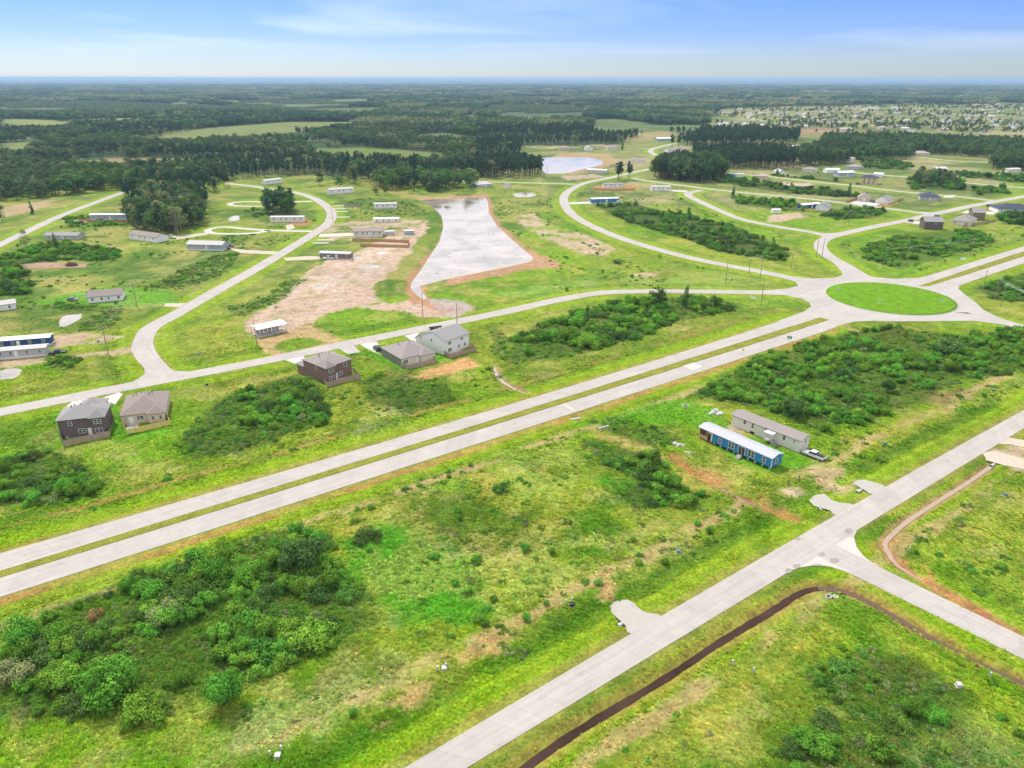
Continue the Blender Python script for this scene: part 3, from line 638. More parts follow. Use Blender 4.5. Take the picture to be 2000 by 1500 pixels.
# lawns
for q in ([(100, 805), (112, 800), (128, 875), (112, 868)], [(205, 785), (220, 785), (252, 850), (216, 856)], [(210, 850), (250, 845), (335, 835), (330, 850), (240, 860)],
          [(1110, 830), (1330, 775), (1400, 800), (1425, 835), (1400, 850), (1330, 830)], [(1390, 870), (1470, 850), (1560, 890), (1600, 905), (1520, 925), (1440, 905)],
          [(560, 700), (612, 712), (645, 760), (630, 755)], [(700, 690), (735, 680), (800, 725), (780, 725)], [(800, 660), (830, 668), (880, 700), (850, 712)],
          [(60, 590), (200, 560), (330, 565), (350, 590), (240, 600), (120, 600)], [(1420, 345), (1470, 346), (1465, 356), (1420, 354)]):
    paint(q, C_LAWN, .8, soft=.8, warp=1.5)
BRUSH = [   # name, polygon, spacing, size range, kinds, phrase
    ('thicket', [(0, 1275), (90, 1200), (240, 1130), (400, 1090), (520, 1035), (640, 1045), (662, 1130), (730, 1170), (715, 1235), (600, 1280), (520, 1320), (460, 1345), (330, 1395), (200, 1385), (80, 1400), (0, 1400)], 2.5, (0.94, 2.43), 'mid', 'in the lower left thicket'),
    ('thicket', [(0, 900), (60, 875), (110, 885), (185, 930), (190, 965), (100, 990), (0, 985)], 3.0, (0.94, 2.28), 'mid', 'below the dark brick house'),
    ('thicket', [(330, 880), (380, 820), (470, 765), (580, 735), (615, 765), (650, 825), (560, 850), (460, 885), (380, 895)], 3.2, (0.72, 2.13), 'mid', 'in scrub below the tan house'),
    ('thicket', [(1000, 665), (1070, 625), (1180, 598), (1290, 580), (1400, 580), (1450, 600), (1330, 628), (1230, 662), (1120, 695), (1035, 705)], 2.9, (1.08, 2.58), 'mid', 'in scrub above the boulevard'),
    ('thicket', [(1345, 775), (1480, 700), (1640, 655), (1740, 640), (1880, 655), (2030, 645), (2030, 720), (1900, 745), (1800, 775), (1720, 815), (1600, 845), (1500, 800), (1400, 785)], 2.5, (0.79, 2.13), 'mid', 'in the thicket below the roundabout'),
    ('thicket', [(1130, 855), (1215, 880), (1290, 900), (1330, 950), (1395, 970), (1330, 992), (1220, 990), (1200, 965), (1240, 940), (1180, 905)], 2.4, (0.58, 1.82), 'mid', 'in scrub left of the blue home'),
    ('thicket', [(1590, 1300), (1700, 1265), (1800, 1305), (1885, 1360), (1850, 1430), (1760, 1520), (1490, 1520), (1540, 1440), (1640, 1400), (1570, 1350)], 2.3, (0.75, 1.7), 'mid', 'in the lower right lot'),
    ('thicket', [(1760, 1470), (1900, 1440), (1990, 1470), (1980, 1530), (1740, 1530)], 2.4, (0.58, 1.52), 'pale', 'at the lower right bottom edge'),
    ('thicket', [(1160, 402), (1230, 398), (1330, 418), (1450, 448), (1545, 488), (1530, 510), (1420, 495), (1320, 462), (1220, 432)], 3.4, (1.01, 2.36), 'dark', 'in the long scrub belt'),
    ('thicket', [(1685, 485), (1770, 456), (1900, 450), (1950, 470), (1860, 500), (1760, 525), (1690, 508)], 2.9, (0.79, 1.98), 'mid', 'in scrub north of the roundabout'),
    ('thicket', [(1425, 382), (1540, 392), (1598, 404), (1600, 415), (1530, 412), (1440, 398)], 4.2, (1.08, 2.43), 'mid', 'in the scrub behind the hook road beside the white shed'),
    ('thicket', [(1605, 422), (1680, 404), (1735, 412), (1700, 426), (1640, 430)], 3.8, (1.15, 2.28), 'dark', 'in the scrub below the white gabled house'),
    ('thicket', [(1950, 425), (2010, 405), (2010, 440), (1960, 438)], 4.0, (1.44, 3.04), 'dark', 'beside the brick house at the right edge'),
    ('thicket', [(1905, 560), (2010, 530), (2010, 590), (1940, 585)], 3.6, (1.01, 2.28), 'mid', 'right of the roundabout among the power poles'),
    ('thicket', [(1390, 346), (1470, 352), (1540, 362), (1700, 382), (1660, 387), (1540, 378), (1400, 356)], 4.6, (1.15, 2.74), 'dark', 'in the hedge-like scrub between the back road and the grid road'),
    ('thicket', [(1500, 340), (1640, 352), (1660, 358), (1600, 352), (1520, 345)], 5.5, (1.44, 3.04), 'dark', 'in the scrub beside the white houses of the grid roads'),
    ('thicket', [(1680, 315), (1780, 320), (1775, 332), (1690, 328)], 5.0, (1.58, 3.50), 'dark', 'in the clump above the unfinished yellow house'),
    ('thicket', [(1775, 350), (1880, 356), (1890, 372), (1780, 370)], 5.0, (1.58, 3.50), 'dark', 'at the foot of the tree island between two grid roads'),
    ('thicket', [(1860, 335), (2000, 345), (2000, 358), (1880, 346)], 5.5, (1.44, 3.19), 'dark', 'in the scrub at the right edge beyond the grid road'),
    ('thicket', [(1900, 370), (1960, 368), (1970, 378), (1910, 382)], 5.0, (1.44, 3.19), 'dark', 'in the loose clump beside the navy roofed house'),
    ('thicket', [(0, 500), (60, 480), (120, 470), (230, 492), (225, 510), (110, 508), (0, 520)], 4.0, (1.15, 2.58), 'mid', 'in the left scrub beside the grey house'),
    ('thicket', [(-30, 535), (40, 520), (60, 545), (55, 575), (-30, 580)], 3.6, (1.44, 3.34), 'dark', 'in the dark clump at the left edge above the trailers'),
    ('thicket', [(285, 562), (340, 535), (420, 498), (470, 495), (440, 535), (350, 566)], 3.6, (0.65, 1.44), 'low', 'in the weeds between the grey-blue house and the winding road'),
    ('thicket', [(60, 598), (130, 590), (235, 604), (225, 640), (130, 652), (200, 610)], 3.6, (0.65, 1.52), 'low', 'in the weeds below the white house with brown roof'),
    ('thicket', [(88, 700), (140, 694), (155, 706), (130, 722), (92, 716)], 3.2, (0.72, 1.82), 'mid', 'in the clump below the dark parked pickup'),
    ('thicket', [(430, 455), (500, 455), (470, 480), (440, 478)], 4.0, (0.65, 1.52), 'low', 'in the weeds below the cul-de-sac'),
    ('thicket', [(120, 425), (260, 420), (260, 440), (140, 445)], 4.5, (0.86, 1.98), 'mid', 'in the weeds between the far left road and the tall grove'),
    ('thicket', [(640, 400), (720, 385), (800, 392), (840, 420), (780, 425), (700, 405)], 4.5, (0.58, 1.37), 'low', 'in the weeds left of the pond'),
    ('thicket', [(470, 410), (520, 405), (530, 420), (500, 428)], 4.0, (0.72, 1.67), 'mid', 'beside the small dark pines near the cul-de-sacs'),
    ('thicket', [(720, 745), (800, 730), (860, 755), (840, 795), (760, 790)], 3.0, (0.43, 1.06), 'low', 'in the dark weeds below the brown brick house'),
    ('thicket', [(1140, 820), (1200, 815), (1330, 850), (1300, 880), (1200, 850)], 4.0, (0.36, 0.91), 'low', 'in the weeds left of the green lawn'),
    ('thicket', [(960, 640), (1000, 660), (1030, 700), (1010, 720), (960, 690)], 3.6, (0.36, 0.91), 'low', 'in the weeds right of the white two storey house'),
    ('thicket', [(440, 600), (520, 580), (560, 545), (600, 545), (540, 590), (470, 620)], 4.2, (0.43, 0.99), 'low', 'in the weeds beside the bare pink soil'),
]
for nm, q, sp, szr, kind, ph in BRUSH:
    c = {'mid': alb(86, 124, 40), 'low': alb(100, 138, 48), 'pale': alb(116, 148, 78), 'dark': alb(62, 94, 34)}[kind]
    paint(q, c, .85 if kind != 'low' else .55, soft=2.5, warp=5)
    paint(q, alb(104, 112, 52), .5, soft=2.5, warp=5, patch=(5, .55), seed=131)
# ditch soils
pline(DITCH, 1.9, alb(176, 160, 78), .7, soft=.9, warp=.9)
pline(DITCH[len(DITCH) // 2:], .8, alb(150, 112, 74), .8, soft=.6, warp=.5)
pline(DITCH2, 1.2, alb(196, 160, 112), .75, soft=.6, warp=.8)
pline(DITCH2[int(len(DITCH2) * .6):], .8, alb(200, 142, 92), .8, soft=.6, warp=1.0, patch=(5, .4))
pline(CREEK, 1.3, alb(190, 156, 118), .8, soft=.8, warp=1.0)
pline(GULLY, .9, alb(200, 138, 88), .75, soft=.8, warp=1.6, patch=(4, .38))

# --- relief
def sink_line(P, hw, depth):
    idx = near(P, hw + 1)
    d = dist_line(P, X[idx], Y[idx])
    k = sstep(hw, hw * .3, d); Zg[idx] = Zg[idx] * (1 - sstep(hw * 1.6, hw * .6, d)) - depth * k
def sink_poly(P, depth, slope, grow=0.0):
    idx = near(P, slope + grow)
    d = sdf_poly(P, X[idx], Y[idx]) + grow
    k = sstep(-slope * .3, slope, d)
    Zg[idx] = Zg[idx] * (1 - sstep(-slope, 0, d)) - depth * k
off_road = np.full(N, 30.0)
for C, hw in ROADS:
    idx = near(C, 30)
    off_road[idx] = np.minimum(off_road[idx], dist_line(C, X[idx], Y[idx]) - hw)
calm = sstep(2, 14, off_road)
Zg += calm * (.55 * (fbm(X, Y, 26, 201) - .5) + .22 * (fbm(X, Y, 6, 202, 2) - .5)) * sstep(30000, 800, Y)
Zg -= .38 * np.exp(-((off_road - 6.2) / 2.0) ** 2) * (off_road < 20) * sstep(500, 300, Y)
sink_line(DITCH, 2.2, 0.8); sink_line(DITCH2, 2.1, 0.6); sink_line(GULLY, 2.2, 0.7); sink_line(CREEK, 1.9, 0.6)
for P in (POND, POND2): sink_poly(P, 1.2, 5.0, 1.75)
for P in PUDDLES: sink_poly(P, 0.30, 1.8, 0.63)
Zg[off_road < 1.2] = np.minimum(Zg[off_road < 1.2], 0.0)
for px, py, r, h in ((1751, 646, 6.5, 2.0), (1712, 655, 6.0, 1.8), (1660, 676, 5.5, 1.3), (1685, 668, 5, 1.3), (1612, 692, 5, 1.2), (1540, 722, 4, 1.0)):
    c = G(px, py + 6)
    d = np.hypot(X - c[0], Y - c[1])
    Zg += h * sstep(r, 0, d) 
for P in [ring, jn] + [GP(q[1]) for q in DRIVES] + [GP(q[1]) for q in JUNC]:      # paving lies on made-up level ground
    idx = near(P, 5); k = sstep(-4, -.8, sdf_poly(P, X[idx], Y[idx])); Zg[idx] = Zg[idx] * (1 - k) - .03 * k
for px, py in ((1211, 1217), (1603, 992), (1676, 957), (1938, 906), (1129, 815), (1632, 1144)):
    c = G(px, py); Zg -= .75 * sstep(2.6, .4, np.hypot(X - c[0], Y - c[1]))
idx = np.nonzero(np.hypot(X - 167.9, Y - 316.7) < 50)[0]; Zg[idx] = np.minimum(Zg[idx], 0)
def zground(x, y):
    """height of the sheet under a point"""
    i = np.searchsorted(xs, x) - 1; j = np.searchsorted(ys, y) - 1
    i = int(np.clip(i, 0, NX - 2)); j = int(np.clip(j, 0, NY - 2))
    a = remap[j * NX + i]; b = remap[j * NX + i + 1]; c = remap[(j + 1) * NX + i]; d = remap[(j + 1) * NX + i + 1]
    if min(a, b, c, d) < 0: return 0.0
    u = (x - xs[i]) / (xs[i + 1] - xs[i]); v = (y - ys[j]) / (ys[j + 1] - ys[j])
    return float((Zg[a] * (1 - u) + Zg[b] * u) * (1 - v) + (Zg[c] * (1 - u) + Zg[d] * u) * v)

def ground_material():
    m = bpy.data.materials.new('land'); m.use_nodes = True
    n, l = m.node_tree.nodes, m.node_tree.links
    b = n['Principled BSDF']; b.inputs['Roughness'].default_value = 0.95; b.inputs['Specular IOR Level'].default_value = 0.1
    at = n.new('ShaderNodeAttribute'); at.attribute_name = 'land_colour'
    g = n.new('ShaderNodeNewGeometry')
    def noise(s, d=5, r=.6):
        t = n.new('ShaderNodeTexNoise'); t.inputs['Scale'].default_value = s; t.inputs['Detail'].default_value = d; t.inputs['Roughness'].default_value = r
        l.new(g.outputs['Position'], t.inputs['Vector']); return t.outputs[0]
    def rng_(v, a, b_, c, d):
        t = n.new('ShaderNodeMapRange'); l.new(v, t.inputs[0])
        for i, k in enumerate((a, b_, c, d)): t.inputs[i + 1].default_value = k
        return t.outputs[0]
    def mul(a, b_):
        t = n.new('ShaderNodeMath'); t.operation = 'MULTIPLY'; l.new(a, t.inputs[0]); l.new(b_, t.inputs[1]); return t.outputs[0]
    f = mul(rng_(noise(1.6, 6, .7), .3, .7, .55, 1.45), rng_(noise(.30, 6, .7), .3, .7, .62, 1.34))
    f = mul(f, rng_(noise(.02, 6), .3, .7, .86, 1.14))
    sc1 = n.new('ShaderNodeVectorMath'); sc1.operation = 'SCALE'; l.new(at.outputs['Color'], sc1.inputs[0]); l.new(f, sc1.inputs['Scale'])
    hs = n.new('ShaderNodeHueSaturation')
    l.new(sc1.outputs[0], hs.inputs['Color'])
    l.new(rng_(noise(.55, 4), .3, .7, .468, .520), hs.inputs['Hue'])
    l.new(hs.outputs[0], b.inputs['Base Color'])
    bp = n.new('ShaderNodeBump'); bp.inputs['Strength'].default_value = .55; bp.inputs['Distance'].default_value = .35
    l.new(noise(1.1, 6, .7), bp.inputs['Height']); l.new(bp.outputs[0], b.inputs['Normal'])
    return m
me = bpy.data.meshes.new('ground')
me.vertices.add(N); me.vertices.foreach_set('co', np.stack([X, Y, Zg], 1).astype(np.float32).ravel())
me.loops.add(len(Q) * 4); me.loops.foreach_set('vertex_index', Q.astype(np.int32).ravel())
me.polygons.add(len(Q)); me.polygons.foreach_set('loop_start', np.arange(0, len(Q) * 4, 4, dtype=np.int32))
me.polygons.foreach_set('use_smooth', np.ones(len(Q), bool))
me.update(calc_edges=True)
ca = me.attributes.new('land_colour', 'FLOAT_COLOR', 'POINT')
ca.data.foreach_set('color', np.concatenate([COLR, np.ones((N, 1))], 1).astype(np.float32).ravel())
me.materials.append(ground_material())
ground = link('ground', me)
tag(ground, 'wide flat meadow land with grass, weeds and bare soil', kind='structure')
def land_colour(x, y):
    i = np.clip(np.searchsorted(xs, x) - 1, 0, NX - 2); j = np.clip(np.searchsorted(ys, y) - 1, 0, NY - 2)
    k = remap[j * NX + i]
    return np.where((k >= 0)[:, None], COLR[np.maximum(k, 0)], C_GREEN)

# ------------------------------------------------------------------ build the roads
def ribbon(name, L, Rr, z, m, thick=0.14):
    n = len(L)
    zz = np.full(n, z)
    v = [(*p, z) for p in L] + [(*p, z) for p in Rr] + [(*p, z - thick) for p in L] + [(*p, z - thick) for p in Rr]
    f = []
    for i in range(n - 1):
        f += [(i, n + i, n + i + 1, i + 1), (2 * n + i, i, i + 1, 2 * n + i + 1), (n + i, 3 * n + i, 3 * n + i + 1, n + i + 1)]
    me = bpy.data.meshes.new(name); me.from_pydata(v, [], f); me.update(); me.materials.append(m)
    run = np.concatenate([[0], np.cumsum(np.linalg.norm(np.diff(np.asarray(L), axis=0), axis=1))]); wid = np.linalg.norm(np.asarray(L) - np.asarray(Rr), axis=1)
    uu = np.concatenate([np.zeros(n), wid, np.zeros(n), wid]); vv = np.tile(run, 4)
    ul = me.uv_layers.new(name='road'); li = np.zeros(len(me.loops), np.int32); me.loops.foreach_get('vertex_index', li)
    ul.data.foreach_set('uv', np.stack([uu[li], vv[li]], 1).astype(np.float32).ravel())
    return tag(link(name, me), kind='structure')
SHEETS = []
for nm, L, Rr, z, m in RIBBONS: ribbon(nm, L, Rr, z, m)
def sheet(name, P, z, m, parent=None, thick=0.12, kind='structure', label=None):
    """a flat slab with its own edge, from an outline in the ground plane"""
    P = np.asarray(P); SHEETS.append(P); bm = bmesh.new()
    vs_ = [bm.verts.new((p[0], p[1], z)) for p in P]
    f = bm.faces.new(vs_)
    if f.normal.z < 0: pass
    f.normal_update()
    if f.normal.z < 0: f.normal_flip()
    r = bmesh.ops.extrude_face_region(bm, geom=[f])
    bmesh.ops.translate(bm, verts=[e for e in r['geom'] if isinstance(e, bmesh.types.BMVert)], vec=(0, 0, -thick))
    bmesh.ops.recalc_face_normals(bm, faces=bm.faces)
    bmesh.ops.triangulate(bm, faces=[q for q in bm.faces if len(q.verts) > 4])
    me = bpy.data.meshes.new(name); bm.to_mesh(me); bm.free(); me.materials.append(m)
    ul = me.uv_layers.new(name='road'); li = np.zeros(len(me.loops), np.int32); me.loops.foreach_get('vertex_index', li)
    co = np.zeros(len(me.vertices) * 3, np.float32); me.vertices.foreach_get('co', co); co = co.reshape(-1, 3)
    ul.data.foreach_set('uv', np.stack([co[li, 0] * .8 + co[li, 1] * .6, co[li, 1] * .8 - co[li, 0] * .6], 1).astype(np.float32).ravel())
    o = link(name, me, parent)
    if parent is None and kind: o['kind'] = kind
    if label: o['label'] = label
    return o
def rough_poly(P, step=1.2, amp=.25, seed=5):
    P = np.asarray(P); out = []
    for i in range(len(P)):
        a, b = P[i], P[(i + 1) % len(P)]
        n = max(1, int(np.linalg.norm(b - a) / step))
        for k in range(n): out.append(a + (b - a) * k / n)
    out = np.array(out)
    out[:, 0] += amp * 2 * (vnoise(out[:, 0], out[:, 1], 2.3, seed) - .5); out[:, 1] += amp * 2 * (vnoise(out[:, 0], out[:, 1], 2.1, seed + 1) - .5)
    return out
sheet('roundabout_pavement', ring, 0.050, M_CONC)
jno = sheet('near_junction', jn, 0.058, M_CONC)
for jn_, jq_, jz_ in JUNC: sheet(jn_, GP(jq_), jz_, M_CONC)
# bright new concrete in the flares and repaired slabs, damp blotches
for q in ([(1561, 1108.5), (1597, 1087), (1663, 1120), (1645, 1113), (1620, 1105.5), (1593, 1103)], [(1632, 1065), (1657, 1050), (1667, 1050), (1672, 1068), (1686, 1087), (1700, 1097), (1685, 1092)]):
    sheet('flare_slab', GP(q), 0.0765, M_CONC2, jno, .02)
for q in ([(1330, 713), (1350, 706), (1373, 716), (1352, 724)], [(1098, 791), (1102, 789.5), (1125, 801), (1120, 803)]):
    sheet('repair_slab', GP(q), 0.0855, M_CONC2, bpy.data.objects['boulevard_carriageway.001'], .02)
for cx_, cy_, rx, ry in ((1656, 1038, 9, 6), (1606, 1083, 6, 4), (1630, 1096, 9, 5), (1557, 1106, 8, 4), (1558, 1053, 7, 3), (1540, 1115, 7, 5), (1596, 1104, 9, 2)):
    t = np.linspace(0, 2 * math.pi, 14, endpoint=False)
    P = rough_poly(GP([(cx_ + rx * math.cos(a), cy_ + ry * math.sin(a)) for a in t]), .4, .18, int(cx_))
    sheet('damp_patch', P, 0.079, M_WET, jno, .02)

# grassed median, island
def grass_mat(name, c):
    m = mat(name, c, 0.95, 0.38, 0.3, spec=0.1, bump=0.5); return m
M_MED = grass_mat('median_grass', alb(154, 157, 62))
M_ISL = grass_mat('island_grass', alb(120, 172, 30))
def strip(name, A, B, z, m):
    o = ribbon(name, A, B, z, m, .12); return o
strip('grass_median', BUb + (BLt - BUb) * .06, BLt + (BUb - BLt) * .06, 0.10, M_MED)
strip('grass_median', NUb + (NLt - NUb) * .1, NLt + (NUb - NLt) * .1, 0.10, M_MED)
ic = (np.array(G(1615, 578)) + np.array(G(1861, 585))) / 2
t = np.linspace(0, 2 * math.pi, 72, endpoint=False)
IR = 26.4
def disc(name, c, r, z, m, dome=0.0):
    v, f = [(c[0], c[1], z + dome)], []
    rings = [0.35, .7, .93, 1.0]
    for k, s in enumerate(rings):
        for a in t: v.append((c[0] + r * s * math.cos(a), c[1] + r * s * math.sin(a), z + dome * (1 - s ** 2)))
    n = len(t)
    for i in range(n): f.append((0, 1 + i, 1 + (i + 1) % n))
    for k in range(len(rings) - 1):
        for i in range(n): f.append((1 + k * n + i, 1 + (k + 1) * n + i, 1 + (k + 1) * n + (i + 1) % n, 1 + k * n + (i + 1) % n))
    for a in t: v.append((c[0] + r * math.cos(a), c[1] + r * math.sin(a), z - .15))
    b0, b1 = 1 + (len(rings) - 1) * n, 1 + len(rings) * n
    for i in range(n): f.append((b0 + i, b1 + i, b1 + (i + 1) % n, b0 + (i + 1) % n))
    me = bpy.data.meshes.new(name); me.from_pydata(v, [], f); me.update(); me.materials.append(m)
    for p in me.polygons: p.use_smooth = True
    return tag(link(name, me), kind='structure')
disc('roundabout_kerb', ic, IR + .45, 0.15, M_CONC2)
disc('roundabout_island', ic, IR, 0.20, M_ISL, .5)

# driveway aprons and house drives
for nm, q, m in DRIVES:
    sheet(nm, catmull(GP(q + q[:1]), 1.2)[:-1] if nm == 'driveway_apron' else rough_poly(GP(q), 1.0, .12 if m is not M_GRAVEL else .35), 0.05, m)
for px_ in ((650, 402), (652, 408), (654, 414), (656, 425), (618, 470), (610, 476)):
    a = np.array(G(*px_)); sheet('driveway_stub', np.array([a, a + (9, 1), a + (9, 4), a + (0, 3)]), 0.05, M_CONC2)
# ------------------------------------------------------------------ water
def water_mat(name, col, ior, rough=.03, bump=.04, sc_=1.2):
    m = bpy.data.materials.new(name); m.use_nodes = True
    n, l = m.node_tree.nodes, m.node_tree.links
    b = n['Principled BSDF']
    b.inputs['Base Color'].default_value = (*col, 1); b.inputs['Roughness'].default_value = rough; b.inputs['IOR'].default_value = ior
    b.inputs['Specular IOR Level'].default_value = .5
    g = n.new('ShaderNodeNewGeometry')
    t = n.new('ShaderNodeTexNoise'); t.inputs['Scale'].default_value = sc_; t.inputs['Detail'].default_value = 3
    l.new(g.outputs['Position'], t.inputs['Vector'])
    bp = n.new('ShaderNodeBump'); bp.inputs['Strength'].default_value = bump; bp.inputs['Distance'].default_value = .05
    l.new(t.outputs[0], bp.inputs['Height']); l.new(bp.outputs[0], b.inputs['Normal'])
    # silt clouds in the shallow water: uneven body colour and gloss
    t2 = n.new('ShaderNodeTexNoise'); t2.inputs['Scale'].default_value = .05; t2.inputs['Detail'].default_value = 7; t2.inputs['Roughness'].default_value = .65; t2.inputs['Distortion'].default_value = .6
    l.new(g.outputs['Position'], t2.inputs['Vector'])
    rp = n.new('ShaderNodeValToRGB'); rp.color_ramp.elements[0].position = .36; rp.color_ramp.elements[1].position = .64
    rp.color_ramp.elements[0].color = (*[v_ * .55 for v_ in col], 1); rp.color_ramp.elements[1].color = (*[min(1, v_ * 1.25) for v_ in col], 1)
    l.new(t2.outputs[0], rp.inputs[0]); l.new(rp.outputs[0], b.inputs['Base Color'])
    mr = n.new('ShaderNodeMapRange'); mr.inputs[1].default_value = .35; mr.inputs[2].default_value = .65; mr.inputs[3].default_value = rough; mr.inputs[4].default_value = rough + .14
    l.new(t2.outputs[0], mr.inputs[0]); l.new(mr.outputs[0], b.inputs['Roughness'])
    return m
M_POND = water_mat('muddy_pond_water', (.29, .245, .205), 3.4, .03, .03)
M_PUD = water_mat('rain_water', (.30, .26, .21), 2.2)
M_DITCHW = water_mat('dark_ditch_water', (.048, .026, .019), 1.15, .25, .1)
M_MUD = mat('wet_mud', (.30, .235, .175), .6, .12, .8)
def grow(P, d):
    P = np.asarray(P); c = P.mean(0); T = np.roll(P, -1, 0) - np.roll(P, 1, 0); T /= np.linalg.norm(T, axis=1)[:, None]
    Nn = np.stack([T[:, 1], -T[:, 0]], 1)
    A = .5 * np.sum(P[:, 0] * np.roll(P[:, 1], -1) - np.roll(P[:, 0], -1) * P[:, 1])
    return P + Nn * d * (1 if A > 0 else -1)
sheet('pond_water', grow(POND, 2.2), -0.60, M_POND, thick=.05, label='large muddy pond reflecting the pale sky')
sheet('pond_water', grow(POND2, 2.5), -0.60, M_POND, thick=.05, label='farther pond in front of the pine plantation')
for P in PUDDLES: sheet('rain_puddle', grow(P, .5), -0.15, M_PUD, thick=.03)
def water_line(name, P, w, z, m):
    T = np.gradient(P, axis=0); T /= np.linalg.norm(T, axis=1)[:, None]; Nn = np.stack([-T[:, 1], T[:, 0]], 1)
    ww = w * (.75 + .25 * vnoise(P[:, 0], P[:, 1], 3.5, 8) + .25 * vnoise(P[:, 0], P[:, 1], 1.2, 9))
    ww[-6:] *= np.linspace(1, .35, 6)
    o = ribbon(name, P + Nn * ww[:, None] / 2, P - Nn * ww[:, None] / 2, z, m, .03)
    return o
nd = int(len(DITCH) * .74)
water_line('ditch_mud', DITCH[nd - 12:], 1.3, -0.67, mat('brown_ditch_mud', (.10, .06, .038), .6, .15, .8))
water_line('ditch_water', DITCH[:nd], 1.35, -0.68, M_DITCHW)
water_line('ditch_mud', DITCH2[:int(len(DITCH2) * .8)], 1.05, -0.50, M_MUD)
water_line('gully_water', GULLY[int(len(GULLY) * .5):int(len(GULLY) * .85)], 1.0, -0.60, mat('red_brown_pool', (.20, .13, .105), .35, .15, .8))
water_line('creek_water', CREEK, .9, -0.5, M_PUD)
# ------------------------------------------------------------------ houses
def wallmat(name, col, kind='siding'):
    if name in MATS: return MATS[name]
    m = mat(name, col, 0.85, 0.07 if kind == 'siding' else 0.2, 1.2 if kind == 'siding' else 2.5)
    if kind == 'siding': bands(m, 5.5, .03)
    return m
def roofmat(name, col, kind='shingle'):
    if name in MATS: return MATS[name]
    m = mat(name, col, 0.9 if kind == 'shingle' else .45, 0.16, 3.0, spec=.15 if kind == 'shingle' else .4)
    bands(m, 4.5, .03, 2 if kind == 'shingle' else 0)
    return m
W_DBRICK = wallmat('dark_brick', (.135, .10, .092), 'brick'); W_BBRICK = wallmat('brown_brick', (.20, .125, .10), 'brick')
W_TAN = wallmat('tan_siding', (.56, .48, .38)); W_BEIGE = wallmat('beige_siding', (.70, .655, .59)); W_CREAM = wallmat('cream_siding', (.62, .57, .47))
W_WHITE = wallmat('white_siding', (.74, .74, .73)); W_GREY = wallmat('grey_siding', (.42, .42, .43)); W_BLUE = wallmat('blue_siding', (.03, .20, .43))
W_GBLUE = wallmat('grey_blue_siding', (.33, .37, .43)); W_NAVY = wallmat('navy_siding', (.03, .07, .22)); W_DARK = wallmat('dark_siding', (.06, .06, .07))
W_YEL = wallmat('sheathing_yellow', (.58, .45, .22)); W_BROWN = wallmat('brown_siding', (.19, .15, .13)); W_SKIRT = wallmat('white_skirting', (.70, .70, .69))
W_TEAL = wallmat('teal_siding', (.25, .40, .42)); W_PINK = wallmat('pink_tan_siding', (.60, .47, .40))
R_BROWN = roofmat('brown_shingle', (.235, .195, .18)); R_GREY = roofmat('grey_shingle', (.25, .24, .24)); R_WHITE = roofmat('white_metal_roof', (.66, .67, .68), 'metal')
R_PALE = roofmat('pale_grey_roof', (.42, .41, .40)); R_NAVY = roofmat('navy_shingle', (.055, .062, .095)); R_TAN = roofmat('tan_shingle', (.36, .29, .25))
R_LGREY = roofmat('light_metal_roof', (.36, .37, .41), 'metal'); R_TAUPE = roofmat('taupe_shingle', (.25, .222, .212))
M_DOORW = mat('white_door', (.70, .69, .67), .6, .05)

_wc = {}
def window_mesh(w, h):
    k = (round(w, 2), round(h, 2))
    if k not in _wc:
        f = MB(); t = .09
        f.box(-w/2, w/2, -.07, .02, 0, t).box(-w/2, w/2, -.07, .02, h - t, h).box(-w/2, -w/2 + t, -.066, .02, t, h - t).box(w/2 - t, w/2, -.066, .02, t, h - t)
        f.box(-w/2 + t, w/2 - t, -.055, .0, h/2 - .035, h/2 + .035)
        if w > 1.3: f.box(-.05, .05, -.06, 0, t, h - t)
        p = MB().box(-w/2 + t, w/2 - t, -.03, .01, t, h - t)
        _wc[k] = (f.mesh('window', M_WHITE), p.mesh('pane', M_GLASS))
    return _wc[k]
def window(root, face, s, z, w, h, M):
    """face: (mass, side); s runs along that face from its left end as one looks at it"""
    x0, y0, x1, y1 = M[:4]
    loc, rz = {'f': ((x0 + s, y0 - .004, z), 0), 'r': ((x1 + .004, y0 + s, z), math.pi / 2), 'l': ((x0 - .004, y1 - s, z), -math.pi / 2)}[face]
    fm, pm = window_mesh(w, h)
    o = link('window', fm, root, loc, (0, 0, rz)); link('pane', pm, o)
    return o
def door(root, face, s, z, M, w=.95, h=2.05, m=None):
    x0, y0, x1, y1 = M[:4]
    loc, rz = {'f': ((x0 + s, y0 - .004, z), 0), 'r': ((x1 + .004, y0 + s, z), math.pi / 2), 'l': ((x0 - .004, y1 - s, z), -math.pi / 2)}[face]
    d = MB().box(-w/2 - .1, w/2 + .1, -.03, .01, 0, h + .1).box(-w/2, w/2, -.07, -.03, .02, h)
    o = d.build('door', m or M_DOORW, root, loc=loc, rot=(0, 0, rz))
    MB().box(w/2 - .16, w/2 - .08, -.12, -.07, .95, 1.05).build('handle', M_BLACK, o)
    return o
